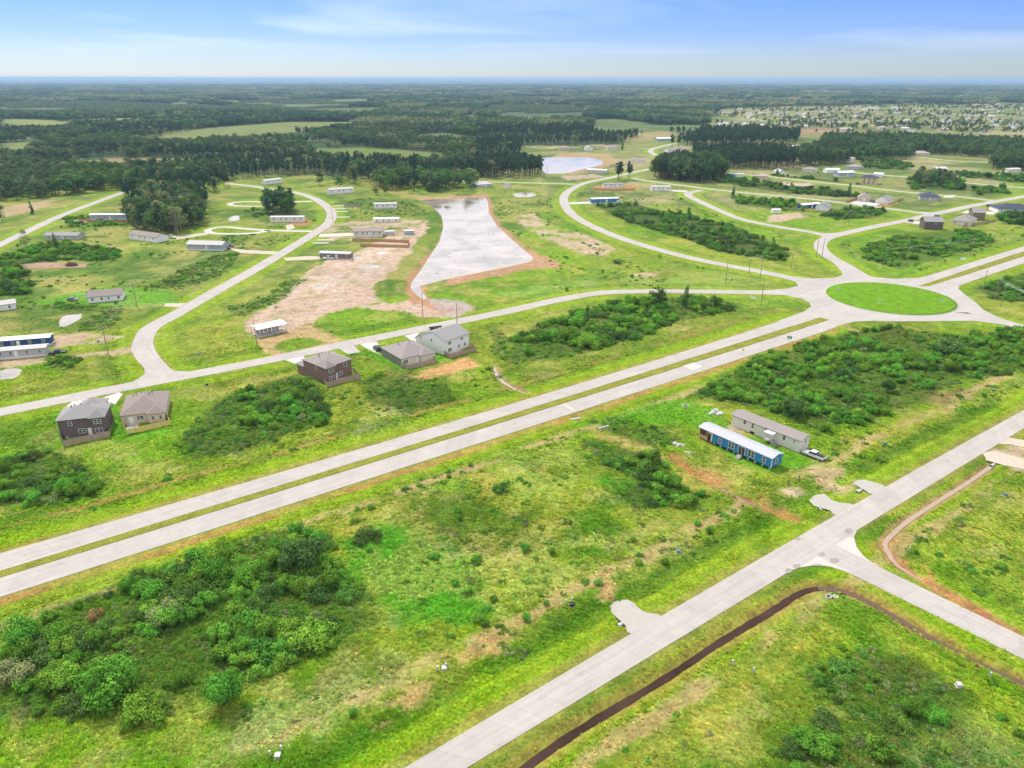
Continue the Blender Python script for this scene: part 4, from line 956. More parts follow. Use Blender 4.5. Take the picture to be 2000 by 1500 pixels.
def roof_part(root, M, m, oh=.38):
    x0, y0, x1, y1, h, kind, rh = M[:7]
    zb = M[7] if len(M) > 7 else 0
    H = zb + h
    ax, bx, ay, by = x0 - oh, x1 + oh, y0 - oh, y1 + oh
    b = MB(); t = .14
    if kind == 'hip':
        w, d = bx - ax, by - ay
        if w >= d: r = [(ax + d/2, (ay + by)/2), (bx - d/2, (ay + by)/2)]
        else: r = [((ax + bx)/2, ay + w/2), ((ax + bx)/2, by - w/2)]
        if abs(w - d) < .3:
            v = [(ax, ay, H), (bx, ay, H), (bx, by, H), (ax, by, H), (ax, ay, H + t), (bx, ay, H + t), (bx, by, H + t), (ax, by, H + t), ((ax + bx)/2, (ay + by)/2, H + rh)]
            f = [(0, 3, 2, 1)] + [(i, (i + 1) % 4, 4 + (i + 1) % 4, 4 + i) for i in range(4)] + [(4 + i, 4 + (i + 1) % 4, 8) for i in range(4)]
        else:
            v = [(ax, ay, H), (bx, ay, H), (bx, by, H), (ax, by, H), (ax, ay, H + t), (bx, ay, H + t), (bx, by, H + t), (ax, by, H + t), (*r[0], H + rh), (*r[1], H + rh)]
            f = [(0, 3, 2, 1)] + [(i, (i + 1) % 4, 4 + (i + 1) % 4, 4 + i) for i in range(4)]
            f += [(4, 5, 9, 8), (5, 6, 9), (6, 7, 8, 9), (7, 4, 8)] if w >= d else [(4, 5, 8), (5, 6, 9, 8), (6, 7, 9), (7, 4, 8, 9)]
        b.add(v, f)
    elif kind in ('gx', 'gy'):
        if kind == 'gx':
            a0, a1, c0, c1, ax_ = ay, by, ax, bx, 'x'
        else:
            a0, a1, c0, c1, ax_ = ax, bx, ay, by, 'y'
        mid = (a0 + a1) / 2; sl = rh / ((a1 - a0) / 2 - oh)
        e = H - oh * sl
        b.prism([(a0, e + .02), (mid, H + rh + .02), (a1, e + .02), (a1, e + t + .04), (mid, H + rh + t + .06), (a0, e + t + .04)], ax_, c0, c1)
    elif kind == 'shed':
        b.prism([(ay, H + .02), (by, H + rh), (by, H + rh + t), (ay, H + .02 + t)], 'x', ax, bx)
    return b.build('roof', m, root)
def wall_part(root, M, m, zb0=0.0):
    x0, y0, x1, y1, h, kind, rh = M[:7]
    zb = M[7] if len(M) > 7 else zb0
    b = MB()
    if kind == 'gx': b.prism([(y0, zb), (y1, zb), (y1, zb + h), ((y0 + y1)/2, zb + h + rh - .0), (y0, zb + h)], 'x', x0, x1)
    elif kind == 'gy': b.prism([(x0, zb), (x1, zb), (x1, zb + h), ((x0 + x1)/2, zb + h + rh), (x0, zb + h)], 'y', y0, y1)
    elif kind == 'shed': b.prism([(y0, zb), (y1, zb), (y1, zb + h + rh - .02), (y0, zb + h)], 'x', x0, x1)
    else: b.box(x0, x1, y0, y1, zb, zb + h)
    return b.build('wall', m, root)
FOOT = []      # footprints kept free of plants
def frame_px(p1, p2):
    a, b = np.array(G(*p1)), np.array(G(*p2))
    return a, float(np.linalg.norm(b - a)), math.atan2(b[1] - a[1], b[0] - a[0])
def house(name, p1, p2, depth, h, roof, rh, wm, rm, label, cat='house', wins=None, skirt=0, group=None, doors=(), vents=0, extra=(), side='', nwin=0, z=0.0):
    """p1, p2: the two ends of the wall that faces the camera, where they meet the ground"""
    a, L, ang = frame_px(p1, p2)
    root = empty(name, (a[0], a[1], z), ang, label, cat, group)
    m0 = [0, 0, L, depth, h, roof, rh, skirt]
    if skirt: MB().box(.06, L - .06, .06, depth - .06, -.3, skirt).build('skirting', W_SKIRT, root)
    else: MB().box(-.05, L + .05, -.05, depth + .05, -.3, .12).build('foundation', M_SLAB, root)
    wall_part(root, m0, wm); roof_part(root, m0, rm)
    for e in extra:
        wall_part(root, e[0], e[1]); roof_part(root, e[0], e[2])
    if nwin:
        for i in range(nwin):
            s = L * (i + .5 + .12 * math.sin(i * 2.3)) / nwin
            window(root, 'f', s, skirt + h - 1.75, 1.0, 1.25, m0)
        doors = doors or ((L * .55,),)
    for w in (wins or ()):
        window(root, w[0], w[1], w[2], w[3], w[4], w[5] if len(w) > 5 else m0)
    for d in doors:
        face, s = ('f', d[0]) if len(d) == 1 else d[:2]
        door(root, face, s, skirt + .12 if not skirt else skirt, m0 if len(d) < 3 else d[2])
    for sd_ in side:
        window(root, sd_, depth * .5, skirt + h - 1.75, .95, 1.2, m0)
    for i in range(vents):
        u = .25 + .5 * ((i * .37) % 1.0)
        x, y = L * u, depth * (.5 + .12 * (1 if i % 2 else .3))
        zz = skirt + h + rh * .86
        MB().cyl((x, y, zz - .3), (x, y, zz + .32), .13, .13, 6).build('roof_vent', M_BLACK, root)
    ca, sa = math.cos(ang), math.sin(ang)
    FOOT.append(np.array([(a[0] + ca * u - sa * v, a[1] + sa * u + ca * v) for u, v in ((-1, -1), (L + 1, -1), (L + 1, depth + 1), (-1, depth + 1))]))
    return root, L, ang
def fence(name, px, h, m, label, world_pts=None, cat='fence', group=None):
    P = [np.array(G(*p)) for p in px]
    root = empty(name, (*P[0], 0), 0, label, cat, group)
    for a, b in zip(P[:-1], P[1:]):
        L = np.linalg.norm(b - a); n = max(1, round(L / 2.4)); d = (b - a) / L; ang = math.atan2(d[1], d[0])
        for i in range(n + 1):
            p = a + d * L * i / n - P[0]
            MB().box(-.05, .05, -.05, .05, -.2, h + .05).build('post', m, root, loc=(p[0], p[1], 0), rot=(0, 0, ang))
        for i in range(n):
            p = a + d * (L * i / n) - P[0]; l = L / n
            k = max(1, int(l / .16)); mb = MB()
            for j in range(k):
                s0 = l * j / k; mb.box(s0 + .008, s0 + l / k - .008, .055, .08, .03, h + .03 * math.sin(j * 2.1 + i))
            mb.box(0.04, l - .04, .08, .12, .35, .45).box(.04, l - .04, .08, .12, h - .45, h - .35)
            mb.build('fence_panel', m, root, loc=(p[0], p[1], 0), rot=(0, 0, ang))
    return root

# --- the five new houses along the house street
rA, L, ang = house('brick_house', (120, 857), (211, 846.5), 8.5, 5.3, 'hip', 2.3, W_DBRICK, R_GREY, 'dark brick two storey house beside the tan house with yellow fence',
    wins=[('f', 2.9, 3.5, 1.0, 1.25), ('f', 5.4, 1.0, 1.9, 1.3), ('l', 4, 3.6, .9, 1.2), ('l', 6.4, 1.0, .9, 1.2)], doors=((7.35,),), vents=5,
    extra=[([7.9, -.7, 11.4, 4.0, 5.28, 'hip', 1.9], W_DBRICK, R_GREY), ([3.4, 8.4, 9.6, 14.0, 4.6, 'hip', 1.9], W_DBRICK, R_GREY)])
mW = [7.9, -.7, 11.4, 4.0]
window(rA, 'f', 1.75, 3.55, 1.9, 1.3, mW); window(rA, 'f', 1.75, .95, 1.9, 1.3, mW)
MB().box(6.3, 9.2, -3.4, -.75, -.1, .10).build('patio_slab', M_SLAB, rA)
fence('picket_fence', [(116, 850), (125, 873.5), (216.5, 853), (212, 844)], 1.8, M_CEDAR, 'weathered brown wooden fence around the yard of the dark brick house')
ac = empty('air_conditioner', (*G(132, 856), 0), .3, 'small grey air conditioner unit behind the dark brick house', 'air conditioner')
MB().box(-.45, .45, -.45, .45, 0, .1).build('base_pad', M_SLAB, ac); MB().cyl((0, 0, .1), (0, 0, .9), .42, .42, 12).build('casing', M_STEEL, ac); MB().cyl((0, 0, .9), (0, 0, .95), .3, .3, 10).build('fan_grille', M_BLACK, ac)

rB, L, ang = house('tan_house', (240, 831), (325, 820), 14.6, 2.9, 'hip', 3.1, W_TAN, R_BROWN, 'tan single storey house with brown hip roof and yellow fence',
    wins=[('f', .9, 1.35, .7, .7), ('f', 4.7, 1.05, 1.8, 1.25)], doors=((2.35,),), vents=6,
    extra=[([6.9, -1.2, 11.2, 4.5, 2.88, 'hip', 1.7], W_TAN, R_BROWN)])
mW = [6.9, -1.2, 11.2, 4.5]
window(rB, 'f', 1.2, 1.05, .9, 1.2, mW); window(rB, 'f', 3.2, 1.05, .9, 1.2, mW)
MB().box(1.2, 4.2, -3.2, -.06, -.1, .10).build('patio_slab', M_SLAB, rB)
fence('picket_fence', [(239, 832), (249, 849.5), (334, 831), (326, 816)], 1.7, M_YFENCE, 'bright yellow new wooden fence behind the tan house')

rC, L, ang = house('brick_house', (637, 749), (688, 731), 11.5, 5.3, 'hip', 2.3, W_BBRICK, R_TAUPE, 'reddish brown brick two storey house across from the white shelter',
    wins=[('f', 7.9, 3.5, 1.2, 1.3), ('f', 5.7, 1.0, 1.9, 1.3), ('l', 7, 3.6, .8, 1.1), ('r', 4, 3.5, .9, 1.2)], doors=((4.0,),), vents=5,
    extra=[([-.05, -.9, 3.4, 4.2, 5.28, 'hip', 1.8], W_BBRICK, R_TAUPE), ([-.0, 11.4, 6.0, 15.4, 2.9, 'hip', 1.5], W_BBRICK, R_TAUPE)])
mW = [-.05, -.9, 3.4, 4.2]
window(rC, 'f', 1.7, 3.55, 1.9, 1.3, mW); window(rC, 'f', 1.7, .95, 1.9, 1.3, mW)
MB().box(3.6, 6.2, -2.6, -.06, -.1, .10).build('patio_slab', M_SLAB, rC)
fence('picket_fence', [(633, 747.5), (640, 757), (704, 740), (690, 727)], 1.8, M_CEDAR, 'weathered wooden fence behind the reddish brown brick house')

rD, L, ang = house('grey_house', (785, 717), (846, 702), 14.2, 2.9, 'hip', 3.0, W_CREAM, R_TAUPE, 'single storey house with grey brick side and taupe hip roof between two tall houses',
    wins=[('f', 1.6, 1.0, 1.8, 1.3), ('f', 8.6, 1.1, .9, 1.1), ('f', 11.2, 1.1, .9, 1.1), ('l', 5, 1.1, .8, 1.2), ('l', 9.5, 1.1, .8, 1.2)], doors=((6.2,),), vents=4,
    extra=[([7.0, -1.3, 12.3, 5.0, 2.88, 'hip', 1.9], W_CREAM, R_TAUPE), ([-.06, .3, 1.2, 14.3, 2.7, 'flat', 0], wallmat('grey_brick', (.20, .185, .18), 'brick'), R_TAUPE)] [:1])
MB().box(-.09, .02, .3, 14.2, .1, 2.7).build('brick_veneer', wallmat('grey_brick', (.20, .185, .18), 'brick'), rD)
MB().box(2.6, 6.4, -2.3, -.06, -.1, .10).build('patio_slab', M_SLAB, rD)
fence('picket_fence', [(781, 714.5), (796, 722.5), (852, 709.5), (847, 699)], 1.7, M_CEDAR, 'pale wooden fence behind the taupe roofed single storey house')

rE, L, ang = house('white_house', (871, 694.5), (916, 677.5), 12.0, 5.3, 'gx', 2.2, W_WHITE, R_GREY, 'white two storey house with grey gabled roof above bare soil',
    wins=[('f', 2.0, 3.5, 1.6, 1.2), ('f', 8.2, 3.6, 1.0, 1.2), ('f', 2.0, 1.0, 1.9, 1.3), ('f', 6.6, 1.2, 1.0, 1.2), ('f', 9.6, 1.1, 1.0, 1.2), ('l', 5.0, 3.6, .8, 1.2)], doors=((4.9,),), vents=5,
    extra=[([.4, 11.9, 6.4, 15.6, 3.0, 'gx', 1.6], W_WHITE, R_GREY)])
MB().box(3.8, 6.6, -2.4, -.06, -.1, .10).build('patio_slab', M_SLAB, rE)
fence('picket_fence', [(868, 694), (880, 700.5), (930, 686.5), (917, 674)], 1.7, M_CEDAR, 'pale wooden fence behind the white two storey house')

# --- two mobile homes at right
a, L, ang = frame_px((1389, 867), (1505, 919))
DF = 4.4
rF = empty('mobile_home', (*a, 0), ang, 'bright blue mobile home on piers with grey metal roof', 'mobile home')
mF = [0, 0, L, DF, 2.55, 'gx', .55, .75]
wall_part(rF, mF, W_BLUE); 
mR = [-4.3, 0, L, DF, 2.55, 'gx', .55, .75]; roof_part(rF, mR, R_LGREY, .25)
for i in range(9):
    for y in (.5, DF - .5): MB().box(-.2, .2, -.2, .2, -.2, .76).build('pier', M_SLAB, rF, loc=(.6 + (L - 1.2) * i / 8, y, 0))
for s, w, h in ((2.6, .95, 1.35), (6.2, 1.9, 1.7), (12.2, 2.2, 1.7), (16.0, .95, 1.7), (18.2, .9, 1.7)):
    if s < L - .6: window(rF, 'f', s, 1.25, w, h, mF)
window(rF, 'r', 2.0, 1.35, 1.2, 1.4, mF)
d_ = MB().box(-.95, .95, -.05, .01, 0, 2.15).build('double_door', M_GLASS, rF, loc=(9.4, -.004, .8))
MB().box(-1.07, -.95, -.07, .01, 0, 2.27).box(.95, 1.07, -.07, .01, 0, 2.27).box(-.95, .95, -.07, .01, 2.15, 2.27).box(-.03, .03, -.07, -.05, 0, 2.15).build('door_frame', M_WHITE, d_)
for x in (0, L): MB().box(x - .09, x + .09, -.03, .06, .75, 3.28).build('corner_trim', M_WHITE, rF)
st = MB()
for k in range(4): st.box(8.6, 9.9, -.35 - .3 * k - .3, -.35 - .3 * k, .02, .75 - .18 * k)
st.build('steps', M_DEAD, rF)
pp = MB().box(-4.2, -.05, DF - .12, DF - .04, .5, 3.2).box(-4.2, -.06, .05, DF - .13, .42, .52).box(-4.26, -4.16, .05, DF - .05, .3, 3.2).box(-1.6, -.06, .02, .10, .52, 3.25).box(-4.2, -1.62, .02, .10, .52, 1.5).build('porch', M_PLY, rF)
for x in (-4.1, -2.1, -.2):
    MB().box(x - .07, x + .07, .03, .17, -.2, 3.28).build('porch_post', M_PLY, rF)
MB().box(-1.35, -.5, -.012, .02, .55, 2.6).build('porch_doorway', M_BLACK, rF)
FOOT.append(np.array([(a[0] + math.cos(ang) * u - math.sin(ang) * v, a[1] + math.sin(ang) * u + math.cos(ang) * v) for u, v in ((-5, -2.2), (L + 1, -2.2), (L + 1, 5.4), (-5, 5.4))]))
rG, L, ang = house('mobile_home', (1428.5, 832), (1560, 884), 4.6, 2.5, 'gx', .75, W_BEIGE, R_TAUPE, 'beige mobile home with white skirting and small front porch', 'mobile home', skirt=.95,
    wins=[('f', 4.0, 2.0, .95, 1.3), ('f', 6.5, 1.75, .8, 1.5), ('f', 10.6, 2.0, .9, 1.4), ('f', 16.0, 1.9, .9, 1.5), ('f', 18.9, 2.1, .5, 1.1), ('r', 2.6, 1.9, .7, 1.5)], doors=((12.1,),))
pr = MB().box(11.3, 13.6, -1.9, -.03, .82, .95).build('porch_deck', M_DEAD, rG)
MB().box(11.1, 13.8, -2.1, -.03, 3.1, 3.2).build('porch_roof', R_WHITE, rG)
for x in (11.4, 13.5): MB().box(x - .05, x + .05, -1.85, -1.75, -.1, 3.1).build('porch_post', M_WHITE, rG)
st = MB()
for k in range(4): st.box(13.6 + .28 * k, 13.9 + .28 * k, -1.9, -.7, 0, .8 - .2 * k)
st.build('steps', M_DEAD, rG)
MB().box(11.3, 13.5, -1.88, -1.82, 1.7, 1.78).build('railing', M_WHITE, rG)
MB().box(5.9, 7.2, .02, .075, .05, .75).build('crawl_opening', M_BLACK, rG)

# --- open white shelter with mail lockers
a, L, ang = frame_px((505, 660), (561, 647.5))
rH = empty('shelter', (*a, 0), ang, 'open white metal shelter with mail lockers on bare ground', 'shelter')
D_ = 6.2
roof_part(rH, [0, 0, L, D_, 3.1, 'gx', .55], R_WHITE, .25)
for x in (.1, L / 2, L - .1):
    for y in (.1, D_ - .1): MB().box(x - .07, x + .07, y - .07, y + .07, -.2, 3.2).build('post', M_STEEL, rH)
MB().box(0, L, 0, .1, 2.98, 3.1).box(0, L, D_ - .1, D_, 2.98, 3.1).build('beam', M_STEEL, rH)
MB().box(.2, L - .2, .2, D_ - .2, -.1, .07).build('floor_slab', M_SLAB, rH)
M_LOCK = mat('mail_locker', (.36, .33, .29), .5, .15)
for i in range(6):
    x = 1.3 + i * 1.55
    lk = empty('mail_locker', (a[0] + math.cos(ang) * x - math.sin(ang) * 3.2, a[1] + math.sin(ang) * x + math.cos(ang) * 3.2, .07), ang,
               ['leftmost mail locker under the white shelter', 'second mail locker from the left under the white shelter', 'third mail locker from the left under the white shelter', 'fourth mail locker from the left under the white shelter', 'fifth mail locker from the left under the white shelter', 'rightmost mail locker under the white shelter'][i], 'mail locker', 'mail lockers under the shelter')
    MB().box(-.15, .15, -.15, .15, 0, .4).build('pedestal', M_STEEL, lk)
    MB().box(-.55, .55, -.28, .28, .4, 1.75).build('cabinet', M_LOCK if i % 3 else M_BLACK, lk)
    mb = MB()
    for r_ in range(5):
        for c_ in range(3): mb.box(-.5 + c_ * .34, -.2 + c_ * .34, -.31, -.285, .47 + r_ * .25, .68 + r_ * .25)
    mb.build('locker_doors', M_STEEL, lk)

# --- houses and trailers farther off: (p1, p2, depth, wall height, roof, roof rise, wall, roof, label, options)
HL = [
 ('white_house', (173, 592), (240, 586.5), 8.2, 2.6, 'gx', 1.7, W_WHITE, R_BROWN, 'white house with brown roof on the lawn at left', dict(nwin=4, side='l')),
 ('white_house', (-30, 612), (33, 603), 6.5, 2.5, 'gx', 1.0, W_WHITE, R_PALE, 'white house cut by the left edge above the trailers', dict(nwin=3, side='r')),
 ('trailer_home', (-40, 685), (100, 674), 4.2, 2.5, 'gx', .4, W_NAVY, R_WHITE, 'navy blue trailer with white roof at the left edge', dict(nwin=5, skirt=.5, cat='mobile home')),
 ('trailer_home', (-40, 705), (92, 694), 4.0, 2.4, 'gx', .4, W_GREY, R_PALE, 'grey trailer with pale roof in front of the navy trailer', dict(nwin=5, skirt=.5, cat='mobile home')),
 ('double_wide_home', (366, 488.5), (435, 490.5), 8.0, 2.6, 'gx', 1.3, W_GBLUE, R_PALE, 'grey-blue house with white base beside two parked cars', dict(nwin=5, skirt=.8, side='r')),
 ('white_house', (253, 467), (306, 474.5), 8.5, 2.7, 'gx', 1.5, W_WHITE, R_BROWN, 'long white house with brown roof in front of the tall grove', dict(nwin=4, skirt=.5)),
 ('grey_house', (88, 468), (153, 468.5), 7.5, 2.5, 'gx', 1.2, W_GREY, R_GREY, 'grey house with grey roof below the far left road', dict(nwin=4)),
 ('trailer_home', (177, 429.5), (248, 429), 4.5, 2.8, 'gx', .5, W_GBLUE, R_WHITE, 'pale grey-blue trailer inside an orange fence', dict(nwin=6, skirt=.6, cat='mobile home')),
 ('trailer_home', (529, 434.5), (594, 434), 4.5, 2.9, 'gx', .5, W_BEIGE, R_LGREY, 'beige trailer below the small dark pine clump', dict(nwin=5, skirt=.5, cat='mobile home')),
 ('white_house', (238, 369), (300, 368), 12, 2.8, 'hip', 2.6, W_CREAM, R_PALE, 'pale house half hidden behind trees at the end of the far left road', dict(nwin=5)),
 ('trailer_home', (519, 361), (551, 357), 6, 2.8, 'gx', .9, W_WHITE, R_PALE, 'white trailer at the end of the winding road', dict(nwin=3, skirt=.6, cat='mobile home')),
 ('trailer_home', (643, 380), (691, 376.5), 6, 3.0, 'gx', .9, W_WHITE, R_PALE, 'white trailer right of the bend in the winding road', dict(nwin=4, skirt=.7, cat='mobile home')),
 ('trailer_home', (731, 408), (775, 407), 5, 2.7, 'gx', .7, W_WHITE, R_PALE, 'white trailer with dark clutter beside it left of the pond', dict(nwin=4, skirt=.7, cat='mobile home')),
 ('trailer_home', (730, 434.5), (779, 433.5), 4.5, 2.2, 'gx', .5, W_WHITE, R_WHITE, 'white trailer with dark base on bare soil', dict(nwin=4, cat='mobile home')),
 ('double_wide_home', (691, 463.5), (747, 463), 8, 2.8, 'gx', 1.3, W_CREAM, R_TAUPE, 'cream house with white base above the orange fences', dict(nwin=5, skirt=.8)),
 ('trailer_home', (625, 505), (684, 507), 5, 2.6, 'gx', .5, W_BROWN, R_LGREY, 'dark brown trailer with light roof beside the white pickup', dict(nwin=4, skirt=.4, cat='mobile home')),
 ('grey_house', (933, 367), (962, 365), 12, 2.6, 'hip', 2.2, W_GREY, R_PALE, 'grey roofed house beyond the near pond', dict(nwin=3)),
 ('shed', (985, 367), (996, 367), 4, 2.6, 'gx', 1.0, W_WHITE, R_GREY, 'tiny white shed right of the grey roofed house', dict(cat='shed')),
 ('trailer_home', (1156, 398), (1208, 396), 4.5, 2.9, 'gx', .5, W_BLUE, R_WHITE, 'blue trailer with white roof beside the pond road', dict(nwin=5, skirt=.6, cat='mobile home')),
 ('trailer_home', (1178, 367), (1216, 367), 5, 2.6, 'gx', .6, W_WHITE, R_GREY, 'white trailer with dark roof on orange soil', dict(nwin=4, skirt=.6, cat='mobile home')),
 ('trailer_home', (1272, 373), (1309, 373), 5, 2.8, 'gx', .6, W_WHITE, R_PALE, 'white trailer beside the dark bush near the back road', dict(nwin=4, skirt=.7, cat='mobile home')),
 ('trailer_home', (1146, 337), (1184, 339), 6, 3.0, 'gx', .6, W_CREAM, R_WHITE, 'cream trailer at the corner of the farther pond', dict(nwin=5, cat='mobile home')),
 ('trailer_home', (1232, 317), (1261, 317.5), 6, 3.0, 'gx', .8, W_WHITE, R_GREY, 'small white house right of the farther pond', dict(nwin=3)),
 ('small_house', (1092, 294), (1113, 294), 10, 3, 'hip', 2.4, W_PINK, R_TAUPE, 'leftmost brown roofed house in the row behind the farther pond', {}),
 ('small_house', (1143, 294), (1158, 294), 10, 3.2, 'gy', 2.4, W_WHITE, R_PALE, 'white gabled house in the row behind the farther pond', {}),
 ('small_house', (1186, 293), (1207, 293), 12, 3.2, 'hip', 3.0, W_CREAM, R_TAUPE, 'rightmost brown roofed house in the row behind the farther pond', {}),
 ('double_wide_home', (1304, 298), (1337, 297), 9, 3.4, 'gx', 2.0, W_WHITE, R_TAUPE, 'white house with row of dark windows left of the pine stand', dict(nwin=5)),
 ('small_house', (1317, 307), (1340, 307), 9, 3.0, 'gx', 2.0, W_WHITE, R_PALE, 'pale house just below the white house at the pine stand', {}),
 ('small_house', (1345, 309), (1366, 311), 10, 5.0, 'hip', 2.0, W_TAN, R_TAUPE, 'tan two storey house hidden in the pine stand', {}),
 ('long_shed', (1284, 275.5), (1311, 275), 14, 3.4, 'gx', 1.5, W_TEAL, R_WHITE, 'long teal shed with white roof in the far meadow', dict(cat='shed')),
 ('small_house', (1455, 277), (1495, 276), 14, 4, 'hip', 3.5, W_PINK, R_TAUPE, 'pinkish house glimpsed through the pine trunks', dict(nwin=3)),
 ('small_house', (1540, 268), (1562, 268), 12, 4, 'hip', 3.2, W_TAN, R_NAVY, 'tan house with dark roof behind the pine tops', {}),
 ('white_house', (1592, 411), (1617, 413), 13, 2.8, 'gy', 2.6, W_WHITE, R_GREY, 'white gabled house with grey roof beside the dark blue trailer', dict(nwin=0)),
 ('trailer_home', (1567, 409.5), (1601, 406), 5, 2.8, 'gx', .5, W_NAVY, R_WHITE, 'dark blue trailer with white roof left of the white gabled house', dict(nwin=3, skirt=.4, cat='mobile home')),
 ('shed', (1508, 416.5), (1524, 416.5), 3, 2.4, 'gx', .5, W_WHITE, R_WHITE, 'small white shed on its own by the bare soil patch', dict(cat='shed')),
 ('tan_house', (1674, 393), (1698, 394.5), 13, 2.8, 'gy', 2.6, W_TAN, R_TAUPE, 'tan gabled house beside its white twin and an orange fence', dict(nwin=2)),
 ('white_house', (1709, 396), (1733, 398.5), 13, 2.8, 'gy', 2.6, W_WHITE, R_GREY, 'white gabled house right of the tan gabled house', dict(nwin=0)),
 ('brick_house', (1796, 391), (1834, 393), 15, 2.9, 'hip', 3.0, W_GREY, R_NAVY, 'low grey house with navy hip roof beside the north road', dict(nwin=4)),
 ('brick_house', (1804, 448.5), (1840, 449.5), 9, 5.2, 'gx', 2.4, W_DBRICK, R_GREY, 'dark brick two storey house at the corner lot north of the roundabout', dict(wins=[('f', 6.5, 3.6, 1.4, 1.6), ('r', 3, 3.5, 1, 1.3), ('r', 3, 1, 1.4, 1.3), ('r', 6, 1, 1.4, 1.3)])),
 ('tan_house', (1858, 439), (1894, 443), 18, 2.9, 'hip', 3.4, W_CREAM, R_TAUPE, 'wide cream house with taupe roof between two dark brick houses', dict(nwin=3)),
 ('brick_house', (1898, 430), (1922, 431), 10, 5.2, 'gx', 2.4, W_BROWN, R_TAUPE, 'dark brick two storey house at the right end of the row', dict(wins=[('f', 3.0, 3.6, 1.2, 1.4), ('r', 3, 3.5, 1, 1.3), ('r', 3, 1, 1.4, 1.3)])),
 ('brick_house', (1948, 416), (2020, 418), 15, 2.9, 'hip', 3.2, W_WHITE, R_NAVY, 'white house with navy roof cut by the right edge', dict(nwin=5)),
 ('unfinished_house', (1680, 359), (1712, 361), 10, 5.8, 'hip', 2.4, W_YEL, R_NAVY, 'yellow unfinished two storey house with balcony openings', dict(wins=[('f', 3, 3.4, 1.6, 1.9), ('f', 7, 3.4, 1.6, 1.9), ('f', 11, 3.4, 1.6, 1.9), ('f', 3, .6, 1.6, 2.2), ('f', 7, .6, 1.6, 2.2), ('f', 11, .6, 1.6, 2.2)])),
 ('small_house', (1706, 346), (1724, 347), 9, 3, 'gx', 1, W_WHITE, R_WHITE, 'white roofed house just behind the unfinished yellow house', {}),
 ('tan_house', (1530, 367), (1583, 369), 12, 2.0, 'gx', .9, W_PINK, R_TAN, 'low house with wide pinkish roof amid the dark scrub', {}),
 ('tan_house', (1478, 349), (1500, 350), 10, 2.6, 'hip', 1.8, W_PINK, R_TAN, 'small tan roofed house beside the grid road scrub', {}),
 ('white_house', (1519, 342), (1534, 342), 13, 2.8, 'gy', 2.2, W_WHITE, R_PALE, 'white house below the pine stand at the grid road', {}),
 ('grey_house', (1566, 336), (1594, 337.5), 12, 2.8, 'hip', 2.4, W_CREAM, R_TAUPE, 'cream house with taupe roof right of the pine stand', dict(nwin=3)),
 ('trailer_home', (1614, 338), (1640, 338), 9, 2.8, 'gx', 1, W_WHITE, R_WHITE, 'left one of two white roofed long houses on the grid road', dict(skirt=.5)),
 ('trailer_home', (1638, 345), (1669, 344), 9, 3.0, 'gx', 1.2, W_GBLUE, R_WHITE, 'right one of two white roofed long houses on the grid road', dict(nwin=4, skirt=.6)),
 ('grey_house', (1650, 330), (1675, 332), 14, 2.8, 'hip', 2.6, W_GREY, R_GREY, 'grey roofed house above the long white roofed houses', {}),
 ('camper_trailer', (1831, 336), (1850, 335), 8, 3, 'gx', 1.2, W_WHITE, R_WHITE, 'white house with white roof beyond the tree island', {}),
 ('trailer_home', (1968, 338), (1993, 337), 8, 3.4, 'gx', 1, W_CREAM, R_PALE, 'cream trailer beside the dark wood at the right edge', dict(nwin=3)),
 ('tan_house', (1788, 304.5), (1816, 304), 12, 3.0, 'hip', 2.6, W_PINK, R_TAN, 'pink-tan house in front of the long dark wood', dict(nwin=3)),
 ('small_house', (1424, 346), (1434, 346), 6, 2.8, 'gx', .8, W_BLUE, R_LGREY, 'small blue house at the right foot of the round pine clump', {}),
 ('small_house', (1437, 345.5), (1452, 346), 6, 2.6, 'gx', .8, W_WHITE, R_PALE, 'small white house just right of the small blue house', {}),
 ('small_house', (1636, 316), (1660, 318), 12, 4.6, 'hip', 2.2, W_CREAM, R_PALE, 'tall cream house hidden among the trees right of the pine stand', {}),
 ('small_house', (1548, 291), (1575, 291), 12, 3.2, 'gx', 1.6, W_CREAM, R_PALE, 'pale house in the gap between the pine stand and the wood', {}),
 ('small_house', (1544, 304), (1566, 304), 12, 3.2, 'gx', 1.6, W_CREAM, R_TAUPE, 'taupe roofed house in the gap right of the pine stand', {}),
]
for nm, p1, p2, dp, h, rf, rh, wm, rm, lb, kw in HL:
    kw = dict(kw); kw.setdefault('cat', 'house')
    house(nm, p1, p2, dp, h, rf, rh, wm, rm, lb, **kw)
fence('board_fence', [(150, 430), (178, 434), (250, 434), (256, 428)], 1.3, M_OFENCE, 'low orange wooden fence around the grey-blue trailer')
fence('board_fence', [(688, 471.5), (745, 472.5), (799, 475), (797, 484)], 1.8, M_OFENCE, 'upper long orange wooden fence below the cream house')
fence('board_fence', [(704, 482), (750, 483), (797, 484.5)], 1.8, M_OFENCE, 'lower orange wooden fence on the pink soil')
fence('board_fence', [(672, 405), (704, 404)], 1.8, M_DEAD, 'short grey wooden fence right of the winding road bend')
fence('board_fence', [(1160, 371), (1200, 373), (1240, 371)], 1.3, M_OFENCE, 'orange fence in front of the dark roofed white trailer')
fence('board_fence', [(1652, 397), (1666, 392), (1675, 391)], 1.8, M_OFENCE, 'orange fence left of the tan gabled house')
fence('board_fence', [(1752, 394), (1764, 391)], 1.8, M_OFENCE, 'orange fence right of the white gabled house')
fence('board_fence', [(1568, 411), (1592, 413)], 1.6, M_YFENCE, 'tan fence in front of the dark blue trailer')
fence('board_fence', [(1880, 444), (1920, 438), (1944, 433)], 1.7, M_CEDAR, 'wooden fence behind the row of dark brick houses')

